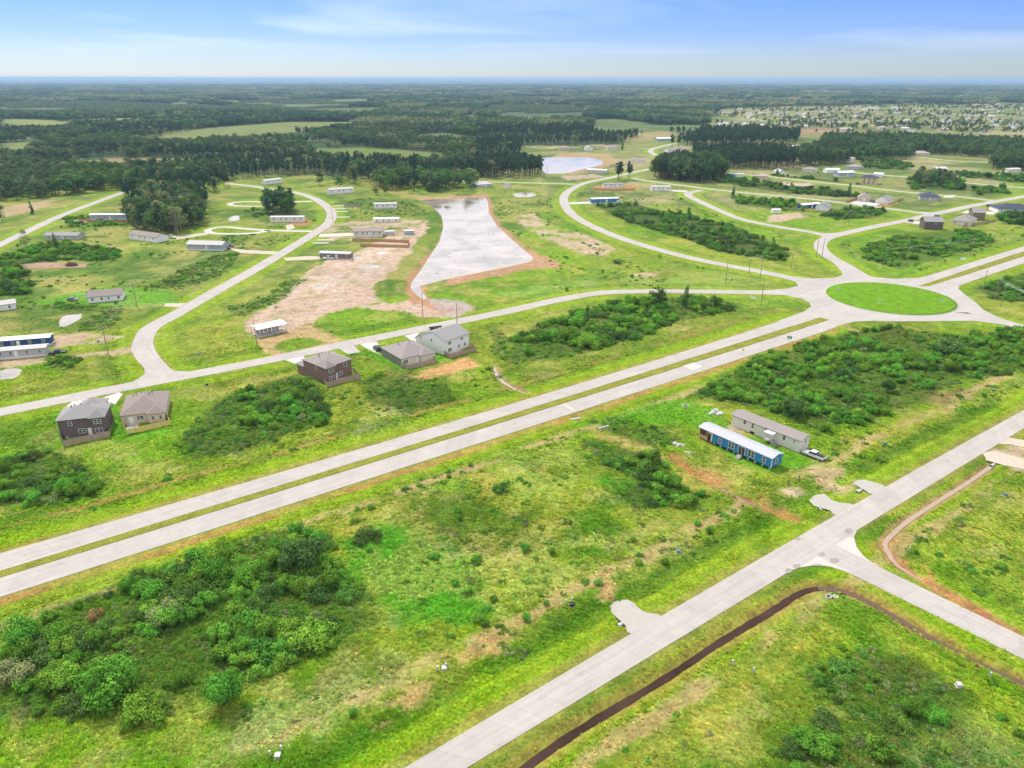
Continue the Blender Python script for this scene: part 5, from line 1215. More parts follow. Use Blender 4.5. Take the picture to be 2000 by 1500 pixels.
# far settlement: pale houses a few pixels wide
def far_house_protos():
    P = []
    for i, (wm, rm, kind) in enumerate(((W_WHITE, R_PALE, 'gx'), (W_CREAM, R_TAUPE, 'hip'), (W_WHITE, R_GREY, 'gx'), (W_GREY, R_GREY, 'hip'), (W_PINK, R_TAN, 'gx'), (W_CREAM, R_LGREY, 'gx'))):
        M = [-9, -5, 9, 5, 3.2, kind, 2.0]
        P.append((wm, rm, M))
    out = []
    for wm, rm, M in P:
        r = empty('far_house'); w = wall_part(r, M, wm); k = roof_part(r, M, rm); out.append((r, w, k))
    return out
FAR_GROUPS = [
    ([(1390, 214), (1560, 212), (1560, 226), (1400, 226)], 12, 'small pale house in the far settlement above the pine stand', 'far houses above the pine stand'),
    ([(1560, 210), (1900, 209), (1900, 232), (1590, 234)], 32, 'small pale house in the middle of the far settlement', 'far houses in mid settlement'),
    ([(1590, 236), (1990, 238), (1990, 262), (1640, 258)], 28, 'small pale house behind the long dark wood', 'far houses behind the long dark wood'),
    ([(1800, 184), (1940, 184), (1940, 190), (1800, 190)], 20, 'tiny white house in the farthest cluster', 'farthest houses near the horizon'),
    ([(1380, 238), (1590, 242), (1590, 252), (1400, 248)], 14, 'small house on the bare field behind the pine stand', 'far houses on the bare field'),
    ([(1900, 205), (2000, 205), (2000, 235), (1930, 232)], 12, 'small pale house at the settlement right edge', 'far houses at the right edge'),
]
protos = far_house_protos(); firstused = [False] * len(protos)
FAR_PTS = []
REFINE = []      # things whose label is made finer by where they stand in their group
FARADJ = ['small white house with light roof', 'small cream house with brown hip roof', 'small white house with grey roof', 'small grey house with grey hip roof', 'small pinkish house with tan roof', 'small cream house with metal roof']
for q, n, lb, grp in FAR_GROUPS:
    P = GP(q); c = 0; tries = 0
    while c < n and tries < 4000:
        tries += 1
        px = random.uniform(min(a for a, _ in q), max(a for a, _ in q)); py = random.uniform(min(b for _, b in q), max(b for _, b in q))
        w = np.array(G(px, py))
        if sdf_poly(P, w[:1], w[1:])[0] < 0: continue
        if any(np.hypot(*(w - o)) < 26 for o in FAR_PTS): continue
        FAR_PTS.append(w); k = random.randrange(len(protos)); r, wl_, kf = protos[k]
        if firstused[k]:
            r = r.copy(); COL.objects.link(r)
            for ch in (wl_, kf):
                cc = ch.copy(); COL.objects.link(cc); cc.parent = r
        firstused[k] = True
        r.location = (w[0], w[1], 0); r.rotation_euler = (0, 0, random.choice((.2, .25, 1.75, 1.8, -.3)) + random.uniform(-.1, .1))
        s = random.uniform(.7, 1.1); r.scale = (s * random.uniform(.8, 1.15), s, s * .95)
        tag(r, FARADJ[k] + ' ' + lb.split('house ', 1)[1], 'house', grp); c += 1; REFINE.append((r, px, py))
# ------------------------------------------------------------------ vehicles
def paint_mat(name, c): return mat(name, c, .3, .04, 2.0, spec=.5)
def wheel_mesh():
    return MB().cyl((0, -.12, 0), (0, .12, 0), .36, .36, 14).mesh('tyre', M_TYRE), MB().cyl((0, -.135, 0), (0, .135, 0), .2, .2, 10).mesh('rim', M_STEEL)
WH = wheel_mesh()
def vehicle(name, kind, px, toward, m, label, cat, group=None, z=0.0):
    a = np.array(G(*px)); b = np.array(G(*toward)); ang = math.atan2(b[1] - a[1], b[0] - a[0])
    r = empty(name, (*a, z), ang, label, cat, group)
    W = .95
    if kind == 'pickup': L, prof, cab, wb = 5.7, [(-2.85, .55), (2.75, .5), (2.85, .75), (2.75, 1.08), (1.35, 1.18), (-2.85, 1.18)], (-.95, 1.35, -.75, .75, 1.86), (-1.75, 1.8)
    elif kind == 'suv': L, prof, cab, wb = 4.7, [(-2.3, .5), (2.3, .45), (2.35, .75), (2.2, 1.0), (1.1, 1.1), (-2.32, 1.1)], (-2.2, 1.2, -2.0, .5, 1.75), (-1.4, 1.4)
    else: L, prof, cab, wb = 4.6, [(-2.3, .45), (2.25, .42), (2.3, .65), (2.2, .82), (1.0, .95), (-1.6, .98), (-2.28, .92)], (-1.75, 1.2, -1.0, .4, 1.42), (-1.35, 1.4)
    mb = MB(); n = len(prof)
    v = []
    for y, s in ((-W, 0), (-W * .97, 1), (W * .97, 1), (W, 0)): pass
    mb.prism([(x, zz) for x, zz in prof], 'y', -W, W)
    body = mb.build('body', m, r)
    bv = body.modifiers.new('soft', 'BEVEL'); bv.width = .07; bv.segments = 2
    x0, x1, t0, t1, top = cab; zb = 1.12 if kind != 'sedan' else .93; ti = .16
    vs_ = [(x0, -W + .04, zb), (x1, -W + .04, zb), (x1, W - .04, zb), (x0, W - .04, zb), (t0, -W + ti, top), (t1, -W + ti, top), (t1, W - ti, top), (t0, W - ti, top)]
    MB().add(vs_, [(0, 3, 2, 1), (0, 1, 5, 4), (1, 2, 6, 5), (2, 3, 7, 6), (3, 0, 4, 7), (4, 5, 6, 7)]).build('windows', M_GLASS, r)
    MB().add([(t0 - .05, -W + ti - .02, top), (t1 + .05, -W + ti - .02, top), (t1 + .05, W - ti + .02, top), (t0 - .05, W - ti + .02, top), (t0, -W + ti + .05, top + .06), (t1, -W + ti + .05, top + .06), (t1, W - ti - .05, top + .06), (t0, W - ti - .05, top + .06)],
             [(0, 3, 2, 1), (0, 1, 5, 4), (1, 2, 6, 5), (2, 3, 7, 6), (3, 0, 4, 7), (4, 5, 6, 7)]).build('roof', m, r)
    for s in (-1, 1):
        mid = (t0 + t1) / 2
        MB().box(mid - .06, mid + .06, s * (W - .13) - .04, s * (W - .13) + .04, zb, top + .01).build('door_pillar', m, r)
    if kind == 'pickup': MB().box(-2.75, -1.05, -W + .1, W - .1, 1.0, 1.20).build('cargo_bed', M_BLACK, r)
    for x in wb:
        for s in (-1, 1):
            w = link('wheel', WH[0], r, (x, s * (W - .08), .36)); link('rim', WH[1], w)
    for s in (-1, 1):
        MB().box(2.2 if kind != 'pickup' else 2.72, 2.36 if kind != 'pickup' else 2.87, s * .7 - .18, s * .7 + .18, .7, .86).build('headlight', M_WHITE, r)
    return r
V_SIL, V_BLK, V_WHT, V_RED, V_DGR = paint_mat('silver_paint', (.55, .56, .58)), paint_mat('black_paint', (.02, .022, .03)), paint_mat('white_paint', (.72, .73, .74)), paint_mat('maroon_paint', (.14, .05, .05)), paint_mat('dark_grey_paint', (.10, .11, .12))
vehicle('pickup_truck', 'pickup', (1589, 893.5), (1565, 884), V_SIL, 'silver pickup truck parked at the end of the beige mobile home', 'pickup truck')
vehicle('pickup_truck', 'pickup', (114, 692), (90, 694), V_BLK, 'black pickup truck beside the grey trailer at left', 'pickup truck')
vehicle('pickup_truck', 'pickup', (642, 506.5), (630, 506.5), V_WHT, 'white pickup truck in front of the dark brown trailer', 'pickup truck')
vehicle('parked_car', 'suv', (737, 684), (728, 676), V_BLK, 'black car in the driveway of the taupe roofed house', 'car')
vehicle('parked_car', 'sedan', (444, 486), (456, 487), V_DGR, 'dark grey car beside the grey-blue house', 'car')
vehicle('parked_car', 'suv', (450, 482), (462, 483), V_RED, 'maroon car behind the dark grey car by the grey-blue house', 'car')
vehicle('pickup_truck', 'pickup', (335, 465), (348, 466), V_WHT, 'white pickup truck at the end of the long white house', 'pickup truck')
vehicle('parked_car', 'sedan', (142, 587), (150, 587), V_DGR, 'dark car on the grass left of the white house', 'car')
vehicle('parked_car', 'suv', (180, 574), (190, 571), V_BLK, 'black car behind the white house with brown roof', 'car')
vehicle('parked_car', 'suv', (1779, 433), (1790, 431), V_DGR, 'dark car on the drive of the corner dark brick house', 'car')
vehicle('parked_car', 'sedan', (1829, 423), (1840, 421), V_DGR, 'dark car in the street behind the corner brick house', 'car')
vehicle('parked_car', 'suv', (1932, 403.5), (1944, 403), V_BLK, 'left of two black cars by the navy roofed house at the right edge', 'car')
vehicle('parked_car', 'sedan', (1941, 405.5), (1953, 406), V_BLK, 'right of two black cars by the navy roofed house at the right edge', 'car')
vehicle('parked_car', 'suv', (1706, 395), (1700, 397), V_BLK, 'black car between the tan and white gabled houses', 'car')
vehicle('parked_car', 'suv', (1676, 360.5), (1690, 361), V_BLK, 'black car in front of the unfinished yellow house', 'car')
vehicle('parked_car', 'suv', (1209, 397), (1216, 396.5), V_WHT, 'white car at the right end of the blue trailer', 'car')
# a flat farm trailer by the house street
tr = empty('flat_trailer', (*G(853, 643), 0), math.atan2(G(865, 641)[1] - G(841, 644)[1], G(865, 641)[0] - G(841, 644)[0]), 'low black utility trailer on the verge beside the white two storey house', 'trailer')
MB().box(-2.8, 2.4, -1.0, 1.0, .55, .65).build('deck', M_BLACK, tr); MB().box(2.4, 3.6, -.08, .08, .5, .6).build('drawbar', M_BLACK, tr)
MB().box(-2.8, 2.4, -1.05, -.98, .65, .95).box(-2.8, 2.4, .98, 1.05, .65, .95).build('side_rail', M_BLACK, tr)
for x in (-.6, .3):
    for s in (-1, 1):
        w = link('wheel', WH[0], tr, (x, s * 1.12, .36)); link('rim', WH[1], w)
# shipping boxes and clutter by the pond houses
for px, L, m, lb in (((761, 459), 3.0, M_STEEL, 'grey steel storage box right of the cream house'), ((799, 458), 3.0, W_GBLUE, 'blue-grey storage box at the edge of the pond berm')):
    s_ = empty('storage_box', (*G(*px), 0), .2, lb, 'storage box'); MB().box(-L, L, -1.2, 1.2, .1, 2.5).build('body', m, s_); MB().box(-L - .03, L + .03, -1.23, 1.23, 2.5, 2.58).build('lid', R_WHITE, s_); MB().box(L, L + .04, -1.0, 1.0, .2, 2.3).build('door', M_STEEL, s_)

# ------------------------------------------------------------------ power poles, signs, utility boxes
_pole = None
def pole(px, label, h=10.5, arm=True, ang=.6, group='power poles', m=None):
    x, y = G(*px); zg = zground(x, y)
    r = empty('power_pole', (x, y, zg), ang, label, 'power pole', group)
    MB().cyl((0, 0, -.5), (0, 0, h), .17, .11, 8).build('pole_shaft', m or M_WOOD, r)
    if arm:
        c = MB().box(-1.25, 1.25, -.06, .06, h - .55, h - .40).build('crossarm', M_DEAD, r)
        for i in (-1.1, -.4, .4, 1.1): MB().cyl((i, 0, h - .4), (i, 0, h - .18), .05, .035, 6).build('insulator', M_WHITE, c)
    return (x, y, zg + h), ang
PP = {}
for key, px, lb, kw in (
    ('n1', (1725, 522), 'left of two pale power poles north of the roundabout', {}),
    ('n2', (1771, 519.5), 'right of two pale power poles north of the roundabout with wires', {}),
    ('e1', (1918, 571), 'leftmost thin pole right of the roundabout', dict(arm=False, h=11)),
    ('e2', (1942, 584), 'middle power pole right of the roundabout', {}),
    ('e3', (1955, 599), 'nearest power pole right of the roundabout', {}),
    ('w1', (1484, 547), 'tall power pole left of the roundabout beside the pond road', dict(h=12)),
    ('w2', (1463, 534), 'power pole with wide crossarm left of the roundabout', dict(h=8)),
    ('w3', (1545, 522), 'short pale pole between pond road and north road', dict(arm=False, h=7)),
    ('w4', (1486, 598), 'thin pole between the house street and the boulevard near the roundabout', dict(arm=False, h=11)),
    ('r1', (1594, 502), 'left of two dark poles at the bend of the north road', dict(arm=False)),
    ('r2', (1605, 503), 'right of two dark poles at the bend of the north road', dict(arm=False)),
    ('r3', (1657, 441), 'pale power pole in the lot above the north road bend', {}),
    ('r4', (1815, 406), 'thin pole on the lot below the navy roofed house', {}),
    ('m1', (1208, 549), 'thin pole in the meadow between pond and roundabout', dict(arm=False)),
    ('m2', (1417, 553), 'thin pole beside the house street left of the roundabout', dict(arm=False)),
    ('h1', (826, 619), 'dark pole beside the gravelled pond outlet', dict(arm=False)),
    ('h2', (893, 641), 'dark pole behind the white two storey house', dict(arm=False)),
    ('h3', (502, 676), 'dark pole in front of the white shelter', dict(arm=False)),
    ('l1', (422, 541), 'power pole with crossarm in the field beside the winding road', dict(h=12)),
    ('l2', (268, 600), 'power pole in front of the white house with brown roof', dict(h=11)),
    ('l3', (211, 690), 'power pole with many wires beside the trailers drive', dict(h=10)),
    ('l4', (650, 433), 'dark pole on the bend of the winding road', dict(arm=False)),
    ('l5', (525, 455), 'dark pole beside the lower cul-de-sac', dict(arm=False)),
    ('l6', (705, 420), 'thin pole left of the white trailer near the pond', dict(arm=False)),
    ('l7', (645, 385), 'thin pole at the white trailer above the road bend', dict(arm=False)),
    ('l8', (779, 372), 'bleached tall pole at the foot of the wood above the pond', dict(arm=False, h=14)),
    ('p1', (1488, 331), 'bleached tall pole in front of the pine stand', dict(arm=False, h=15)),
    ('p2', (1069, 339), 'dark pole at the shore of the farther pond', dict(arm=False, h=9))):
    PP[key] = pole(px, lb, **kw)
def wires(k1, k2, label, sag=.7, offs=(-1.1, .0, 1.1)):
    (a, g1), (b, g2) = PP[k1] if isinstance(k1, str) else k1, PP[k2] if isinstance(k2, str) else k2
    r = empty('overhead_wires', a, 0, label, 'overhead wires')
    for o in offs:
        p = Vector(a) + Vector((math.cos(g1) * o, math.sin(g1) * o, -.2)); q_ = Vector(b) + Vector((math.cos(g2) * o, math.sin(g2) * o, -.2))
        mb = MB(); n = 10; pts = [p.lerp(q_, i / n) - Vector((0, 0, sag * 4 * (i / n) * (1 - i / n))) - Vector(a) for i in range(n + 1)]
        for u, v in zip(pts[:-1], pts[1:]): mb.cyl(u, v, .02, .02, 4, False)
        mb.build('wire', M_STEEL, r)
def far_end(px, h=9.5, g=.6): x, y = G(*px); return ((x, y, h), g)
PP['n3'] = pole((1895, 500), 'pale pole on the verge of the boulevard beyond the roundabout', h=9.5)
wires('n2', 'n3', 'overhead wires sloping right from the poles north of the roundabout')
wires('n1', 'n2', 'short overhead wires between the two poles north of the roundabout')
wires('e3', far_end((2060, 640)), 'overhead wires running off the right edge')
wires('e2', 'e3', 'short overhead wires between the poles right of the roundabout')
wires('l2', 'l3', 'overhead wires between the white house and the trailers')
wires('l1', 'l2', 'overhead wires along the field left of the winding road')
wires('w1', 'w2', 'overhead wires between the poles left of the roundabout')
wires('r3', 'r1', 'overhead wires from the lot pole to the north road bend', offs=(-.4, .4))

def sign(px, w, h, zc, m, label, face=None, name='road_sign', rot=0.0, cat='sign'):
    x, y = G(*px); r = empty(name, (x, y, zground(x, y)), math.atan2(-x, y) + rot, label, cat)
    MB().cyl((0, 0, -.3), (0, 0, zc + h / 2 - .05), .05, .05, 6).build('post', M_STEEL, r)
    p = MB().box(-w / 2, w / 2, -.08, -.05, zc - h / 2, zc + h / 2).build('sign_panel', m, r)
    return r, p
M_GREEN = mat('sign_green', (.0, .22, .12), .5, .05); M_SYEL = mat('sign_yellow', (.75, .55, .03), .5, .05); M_RED = mat('sign_red', (.5, .04, .03), .5, .05)
s_, p_ = sign((1541, 667), 1.7, 1.0, 1.6, M_GREEN, 'green street sign beside the boulevard before the roundabout')
MB().box(-.7, .7, -.083, -.081, 1.62, 1.72).box(-.6, .5, -.083, -.081, 1.42, 1.52).build('lettering', M_WHITE, p_)
for px, lb in (((1635, 571), 'leftmost white chevron sign on the roundabout island'), ((1716, 597), 'front white chevron sign on the roundabout island'), ((1839, 594), 'rightmost white chevron sign on the roundabout island')):
    s_, p_ = sign(px, 1.5, .75, 1.3, M_WHITE, lb); s_.location.z += .5
    for k in (-.45, 0, .45):
        MB().prism([(k - .14, 1.02), (k + .02, 1.02), (k + .16, 1.3), (k + .02, 1.58), (k - .14, 1.58), (k, 1.3)], 'y', -.084, -.081).build('chevron', M_BLACK, p_)
sign((1880, 512), 2.4, 1.3, 1.9, M_WHITE, 'white board on the verge north of the boulevard', name='notice_board')
sign((1471, 586), 2.6, 1.2, 1.0, M_WHITE, 'white board beside the house street near the roundabout', name='notice_board')
for px, lb in (((1408, 637), 'yellow warning sign between boulevard and scrub'), ((1450, 693), 'yellow warning sign on the boulevard verge'), ((1133, 580), 'yellow warning sign on the house street bend'), ((1234, 463), 'yellow warning sign on the pond road'), ((1368, 393), 'yellow warning sign on the hook road')):
    x, y = G(*px); r = empty('road_sign', (x, y, zground(x, y)), math.atan2(-x, y), lb, 'sign')
    MB().cyl((0, 0, -.3), (0, 0, 2.2), .04, .04, 6).build('post', M_STEEL, r)
    MB().prism([(0, 1.35), (.55, 1.9), (0, 2.45), (-.55, 1.9)], 'y', -.08, -.05).build('sign_panel', M_SYEL, r)
x, y = G(1712, 1084); r = empty('stop_sign', (x, y, zground(x, y)), .9, 'red stop sign seen edge on at the near junction', 'sign')
MB().cyl((0, 0, -.3), (0, 0, 2.3), .04, .04, 6).build('post', M_STEEL, r)
MB().prism([(.38 * math.cos(R(22.5 + 45 * i)), 2.0 + .38 * math.sin(R(22.5 + 45 * i))) for i in range(8)], 'y', -.08, -.05).build('sign_panel', M_RED, r)
M_UGREEN = mat('utility_green', (.10, .17, .14), .6, .1); M_UGREY = mat('utility_grey', (.40, .41, .41), .6, .1)
def pedestal(px, label, h=1.1):
    x, y = G(*px); r = empty('utility_pedestal', (x, y, zground(x, y)), random.uniform(0, 3), label, 'utility pedestal', 'utility pedestals in the lots')
    MB().box(-.11, .11, -.11, .11, -.2, h * .8).build('housing', M_UGREY, r); MB().box(-.15, .15, -.15, .15, h * .8, h).build('cap', M_UGREY, r)
def ubox(px, label, m=None, s=1.0, rz=None):
    x, y = G(*px); r = empty('utility_box', (x, y, zground(x, y)), rz if rz is not None else random.uniform(-.3, .3), label, 'utility box', 'utility boxes in the lots')
    MB().box(-.75 * s, .75 * s, -.7 * s, .7 * s, -.2, .12).build('pad', M_SLAB, r); MB().box(-.55 * s, .55 * s, -.5 * s, .5 * s, .12, .85 * s).build('cabinet', m or M_UGREEN, r)
    MB().prism([(-.55 * s, .85 * s), (.55 * s, .92 * s), (.55 * s, .85 * s)], 'x', -.58 * s, .58 * s).build('lid', m or M_UGREEN, r)
for px, lb in (((550, 1468), 'upright pedestal at the bottom left lot beside the grey box'), ((528, 1478), 'short pedestal left of the grey box at the bottom edge'), ((854, 1311), 'left upright pedestal below the tan soil strip'), ((871, 1305), 'right upright pedestal below the tan soil strip'), ((1105, 1180), 'left of two pedestals near the concrete apron'), ((1117, 1176), 'right of two pedestals near the concrete apron'),
               ((1430, 1298), 'left pedestal in the lot below the ditch'), ((1471, 1315), 'right pedestal in the lot below the ditch'), ((1933, 1323), 'pedestal beside the ditch at right'), ((1775, 1078), 'pedestal beside the muddy ditch bend'), ((1633, 957), 'white pedestal between the two concrete aprons'), ((1974, 972), 'white pedestal beside the green box at right'), ((1325, 1070), 'pedestal behind the green box above the near road')):
    pedestal(px, lb)
for px, lb, m in (((543, 1480), 'pale grey utility box at the bottom left lot', M_UGREY), ((1325, 1078), 'green utility box in the meadow above the near road', None), ((1872, 1341), 'white utility box tilted in the lower right lot', M_UGREY), ((1962, 969), 'green utility box right of the muddy ditch', None), ((1728, 868), 'green utility box beside the near road below the thicket', None), ((1938, 764), 'green utility box at the right edge of the thicket', None),
                  ((868, 1308), 'dark low utility box between two pedestals', M_UGREY), ((1117, 1183), 'dark low utility box near the concrete apron', M_BLACK), ((387, 693), 'green utility box in the field left of the shelter', None), ((646, 648), 'green utility box on the plot right of the shelter', None), ((473, 572), 'green utility box right of the winding road', None), ((357, 565), 'green utility box by the left field edge', None), ((404, 753), 'dark utility box below the house street', M_BLACK), ((192, 668), 'green utility box beside the trailers drive', None)):
    ubox(px, lb, m, .72)
# septic rings, concrete culvert ends, boulders, picnic things
def ring_thing(px, label):
    x, y = G(*px); r = empty('septic_riser', (x, y, zground(x, y)), 0, label, 'septic riser')
    mb = MB(); n = 14
    for i in range(n):
        a0, a1 = 2 * math.pi * i / n, 2 * math.pi * (i + 1) / n
        mb.add([(c * math.cos(t_), c * math.sin(t_), z_) for c, z_ in ((.6, -.1), (.6, .4), (.45, .4), (.45, 0)) for t_ in (a0, a1)], [(0, 1, 3, 2), (2, 3, 5, 4), (4, 5, 7, 6)])
    mb.build('concrete_ring', M_SLAB, r); MB().cyl((0, 0, -.05), (0, 0, .05), .44, .44, 12).build('inner_floor', M_BLACK, r)
ring_thing((1618, 1166), 'round concrete septic ring in the corner of the ditch')
x, y = G(1632, 1165); r = empty('septic_cover', (x, y, zground(x, y)), 0, 'flat concrete lid lying beside the septic ring', 'septic cover'); MB().cyl((0, 0, 0), (0, 0, .14), .55, .55, 12).build('slab', M_SLAB, r); MB().cyl((0, 0, .14), (0, 0, .2), .12, .12, 8).build('knob', M_BLACK, r)
def culvert(px, ang, label):
    x, y = G(*px); r = empty('culvert_pipe', (x, y, 0), ang, label, 'culvert')
    zc = zground(x, y) + .30
    mb = MB(); n = 14
    for i in range(n):
        a0, a1 = 2 * math.pi * i / n, 2 * math.pi * (i + 1) / n
        q_ = [(xx, c * math.cos(t_), zc + c * math.sin(t_)) for xx, c in ((-3, .42), (.5, .42), (.5, .34), (-2.5, .34)) for t_ in (a0, a1)]
        mb.add(q_, [(0, 1, 3, 2), (2, 3, 5, 4), (4, 5, 7, 6)])
    mb.build('pipe', M_STEEL, r); MB().cyl((-2.4, 0, zc), (-1.0, 0, zc), .345, .345, 12).build('pipe_interior', M_BLACK, r)
for px, a_, lb in (((1211, 1217), 3.7, 'culvert mouth under the lowest concrete apron'), ((1603, 992), 3.7, 'culvert mouth under the middle concrete apron'), ((1676, 957), 3.7, 'culvert mouth under the upper concrete apron'), ((1938, 906), 3.7, 'culvert mouth at the head of the muddy ditch'), ((1129, 815), .4, 'dark culvert mouth on the boulevard verge'), ((1632, 1144), .8, 'culvert mouth at the ditch corner')):
    culvert(px, a_, lb)
x0, y0 = G(1168, 839); x1, y1 = G(1191, 833)
r = empty('concrete_pipe', (x0, y0, .25), math.atan2(y1 - y0, x1 - x0), 'pale concrete pipe lying on the grass below the boulevard', 'pipe'); MB().cyl((0, 0, 0), (3.2, 0, 0), .3, .3, 12).build('pipe_body', M_SLAB, r); MB().cyl((3.2, 0, 0), (3.5, 0, 0), .36, .36, 12).build('collar', M_SLAB, r)
M_ROCK = mat('pale_rubble', (.38, .36, .34), .9, .15, 2)
def boulder(px, s, label, grp, name='boulder', cat='boulder', m=None, seed=0):
    rs = random.Random(seed); bm = bmesh.new(); bmesh.ops.create_icosphere(bm, subdivisions=2, radius=1)
    for v in bm.verts:
        k = 1 + .35 * (vnoise(v.co.x * 3 + seed, v.co.y * 3 + v.co.z * 2, 1, seed) - .5) * 2
        v.co = Vector((v.co.x * k, v.co.y * k * .8, max(-.3, v.co.z * k * .6)))
    me = bpy.data.meshes.new('boulder'); bm.to_mesh(me); bm.free(); me.materials.append(m or M_ROCK)
    x, y = G(*px); o = link(name, me, None, (x, y, zground(x, y) + .1 * s), (0, 0, rs.uniform(0, 6)), (s, s, s)); tag(o, label, cat, grp); return o
sd_ = 0
for px, s in (((1318, 868), .9), ((1326, 870), .8), ((1334, 871), .7), ((1341, 884), .6), ((1347, 885), .6), ((1323, 872), .6)):
    sd_ += 1; boulder(px, s, 'pale rubble block left of the blue mobile home', 'rubble blocks left of the blue mobile home', 'rubble_block', 'rubble', seed=sd_); REFINE.append((bpy.context.scene.collection.objects[-1], *px))
for px, s in (((1392, 806), .9), ((1398, 803), 1.0), ((1408, 808), .9), ((1388, 809), .7), ((1402, 810), .7)):
    sd_ += 1; boulder(px, s, 'pale junk heap piece above the beige mobile home', 'junk pieces above the beige mobile home', 'junk_piece', 'junk', m=M_UGREY, seed=sd_); REFINE.append((bpy.context.scene.collection.objects[-1], *px))
fp = empty('fire_pit', (*G(1339, 793), 0), 0, 'round stone fire pit on the bright lawn', 'fire pit')
for i in range(9):
    a_ = i * 2 * math.pi / 9; MB().box(-.22, .22, -.15, .15, 0, .3).build('stone', M_ROCK, fp, loc=(.8 * math.cos(a_), .8 * math.sin(a_), 0), rot=(0, 0, a_ + 1.57))
MB().cyl((0, 0, 0), (0, 0, .08), .7, .7, 10).build('ash_bed', M_BLACK, fp)
for px, lb in (((1540, 952), 'left of two lone wooden posts below the silver pickup'), ((1560, 942), 'right of two lone wooden posts below the silver pickup')):
    x, y = G(*px); r = empty('wooden_post', (x, y, zground(x, y)), 0, lb, 'post'); MB().box(-.07, .07, -.07, .07, -.3, 2.0).build('shaft', M_BARK, r); MB().box(-.09, .09, -.09, .09, 2.0, 2.05).build('cap', M_BARK, r)
x, y = G(632, 592); 
# trampoline left of the white house
x, y = G(160, 583); r = empty('swing_set', (x, y, zground(x, y)), .2, 'pale garden swing frame left of the white house', 'swing set')
MB().cyl((-1.6, -.8, 0), (-1.6, 0, 2.1), .06, .06, 6).cyl((-1.6, .8, 0), (-1.6, 0, 2.1), .06, .06, 6).cyl((1.6, -.8, 0), (1.6, 0, 2.1), .06, .06, 6).cyl((1.6, .8, 0), (1.6, 0, 2.1), .06, .06, 6).build('frame', M_WHITE, r); MB().cyl((-1.8, 0, 2.1), (1.8, 0, 2.1), .07, .07, 6).build('top_bar', M_WHITE, r); MB().box(-.3, .3, -.1, .1, .5, .55).build('swing_seat', M_BLACK, r)
# rubble apron of the pond outlet
def rocks():
    P = GP([(835, 586), (870, 584), (905, 588), (922, 600), (905, 612), (880, 618), (850, 604)]); pts = []
    mb = MB(); rs = random.Random(4)
    while len(pts) < 900:
        p = np.array([rs.uniform(P[:, 0].min(), P[:, 0].max()), rs.uniform(P[:, 1].min(), P[:, 1].max())])
        if sdf_poly(P, p[:1], p[1:])[0] < 0: continue
        pts.append(p); s = rs.uniform(.2, .5); a_ = rs.uniform(0, 6); z = zground(*p)
        v = [(p[0] + s * math.cos(a_ + k * 1.26) * rs.uniform(.7, 1.1), p[1] + s * math.sin(a_ + k * 1.26) * rs.uniform(.7, 1.1), z - .05) for k in range(5)]
        mb.add(v + [(p[0], p[1], z + s * rs.uniform(.4, .8))], [(k, (k + 1) % 5, 5) for k in range(5)])
    o = mb.build('rock_apron', mat('grey_riprap', (.40, .37, .36), .9, .3, 1.5)); tag(o, 'grey broken rock lining the pond outlet', 'rocks', kind='stuff')
rocks()
# ------------------------------------------------------------------ plants
def leaf_mat(name, col, trans=.25, hue=(.482, .527)):
    m = bpy.data.materials.new(name); m.use_nodes = True
    n, l = m.node_tree.nodes, m.node_tree.links
    n.remove(n['Principled BSDF']); out = n['Material Output']
    oi = n.new('ShaderNodeObjectInfo'); at = n.new('ShaderNodeAttribute'); at.attribute_name = 'leaf_tone'
    g = n.new('ShaderNodeNewGeometry')
    mr = n.new('ShaderNodeMapRange'); l.new(oi.outputs['Random'], mr.inputs[0]); mr.inputs[3].default_value = .72; mr.inputs[4].default_value = 1.32
    mu = n.new('ShaderNodeMath'); mu.operation = 'MULTIPLY'; l.new(mr.outputs[0], mu.inputs[0]); l.new(at.outputs['Fac'], mu.inputs[1])
    sc_ = n.new('ShaderNodeVectorMath'); sc_.operation = 'SCALE'; sc_.inputs[0].default_value = tuple(col); l.new(mu.outputs[0], sc_.inputs['Scale'])
    hs = n.new('ShaderNodeHueSaturation'); l.new(sc_.outputs[0], hs.inputs['Color'])
    m3 = n.new('ShaderNodeMath'); m3.operation = 'MULTIPLY'; m3.inputs[1].default_value = 7.31; l.new(oi.outputs['Random'], m3.inputs[0])
    m4 = n.new('ShaderNodeMath'); m4.operation = 'FRACT'; l.new(m3.outputs[0], m4.inputs[0])
    m5 = n.new('ShaderNodeMapRange'); l.new(m4.outputs[0], m5.inputs[0]); m5.inputs[3].default_value, m5.inputs[4].default_value = hue
    l.new(m5.outputs[0], hs.inputs['Hue'])
    d = n.new('ShaderNodeBsdfDiffuse'); t = n.new('ShaderNodeBsdfTranslucent'); mx = n.new('ShaderNodeMixShader'); mx.inputs[0].default_value = trans
    l.new(hs.outputs[0], d.inputs[0]); l.new(hs.outputs[0], t.inputs[0]); l.new(d.outputs[0], mx.inputs[1]); l.new(t.outputs[0], mx.inputs[2])
    l.new(mx.outputs[0], out.inputs[0])
    return m
L_BRIGHT, L_MID, L_DARK, L_PALE = leaf_mat('leaf_bright', (.145, .31, .036)), leaf_mat('leaf_mid', (.11, .225, .038)), leaf_mat('leaf_dark', (.088, .165, .042)), leaf_mat('leaf_pale', (.22, .28, .11), .25, (.475, .51))
L_PINE, L_OAK, L_GREYL, L_RUST = leaf_mat('pine_needles', (.050, .092, .044), .15), leaf_mat('oak_leaves', (.092, .138, .054), .2), leaf_mat('grey_leaves', (.21, .24, .10), .2, (.49, .51)), leaf_mat('rusty_brush', (.36, .24, .10), .2, (.495, .505))

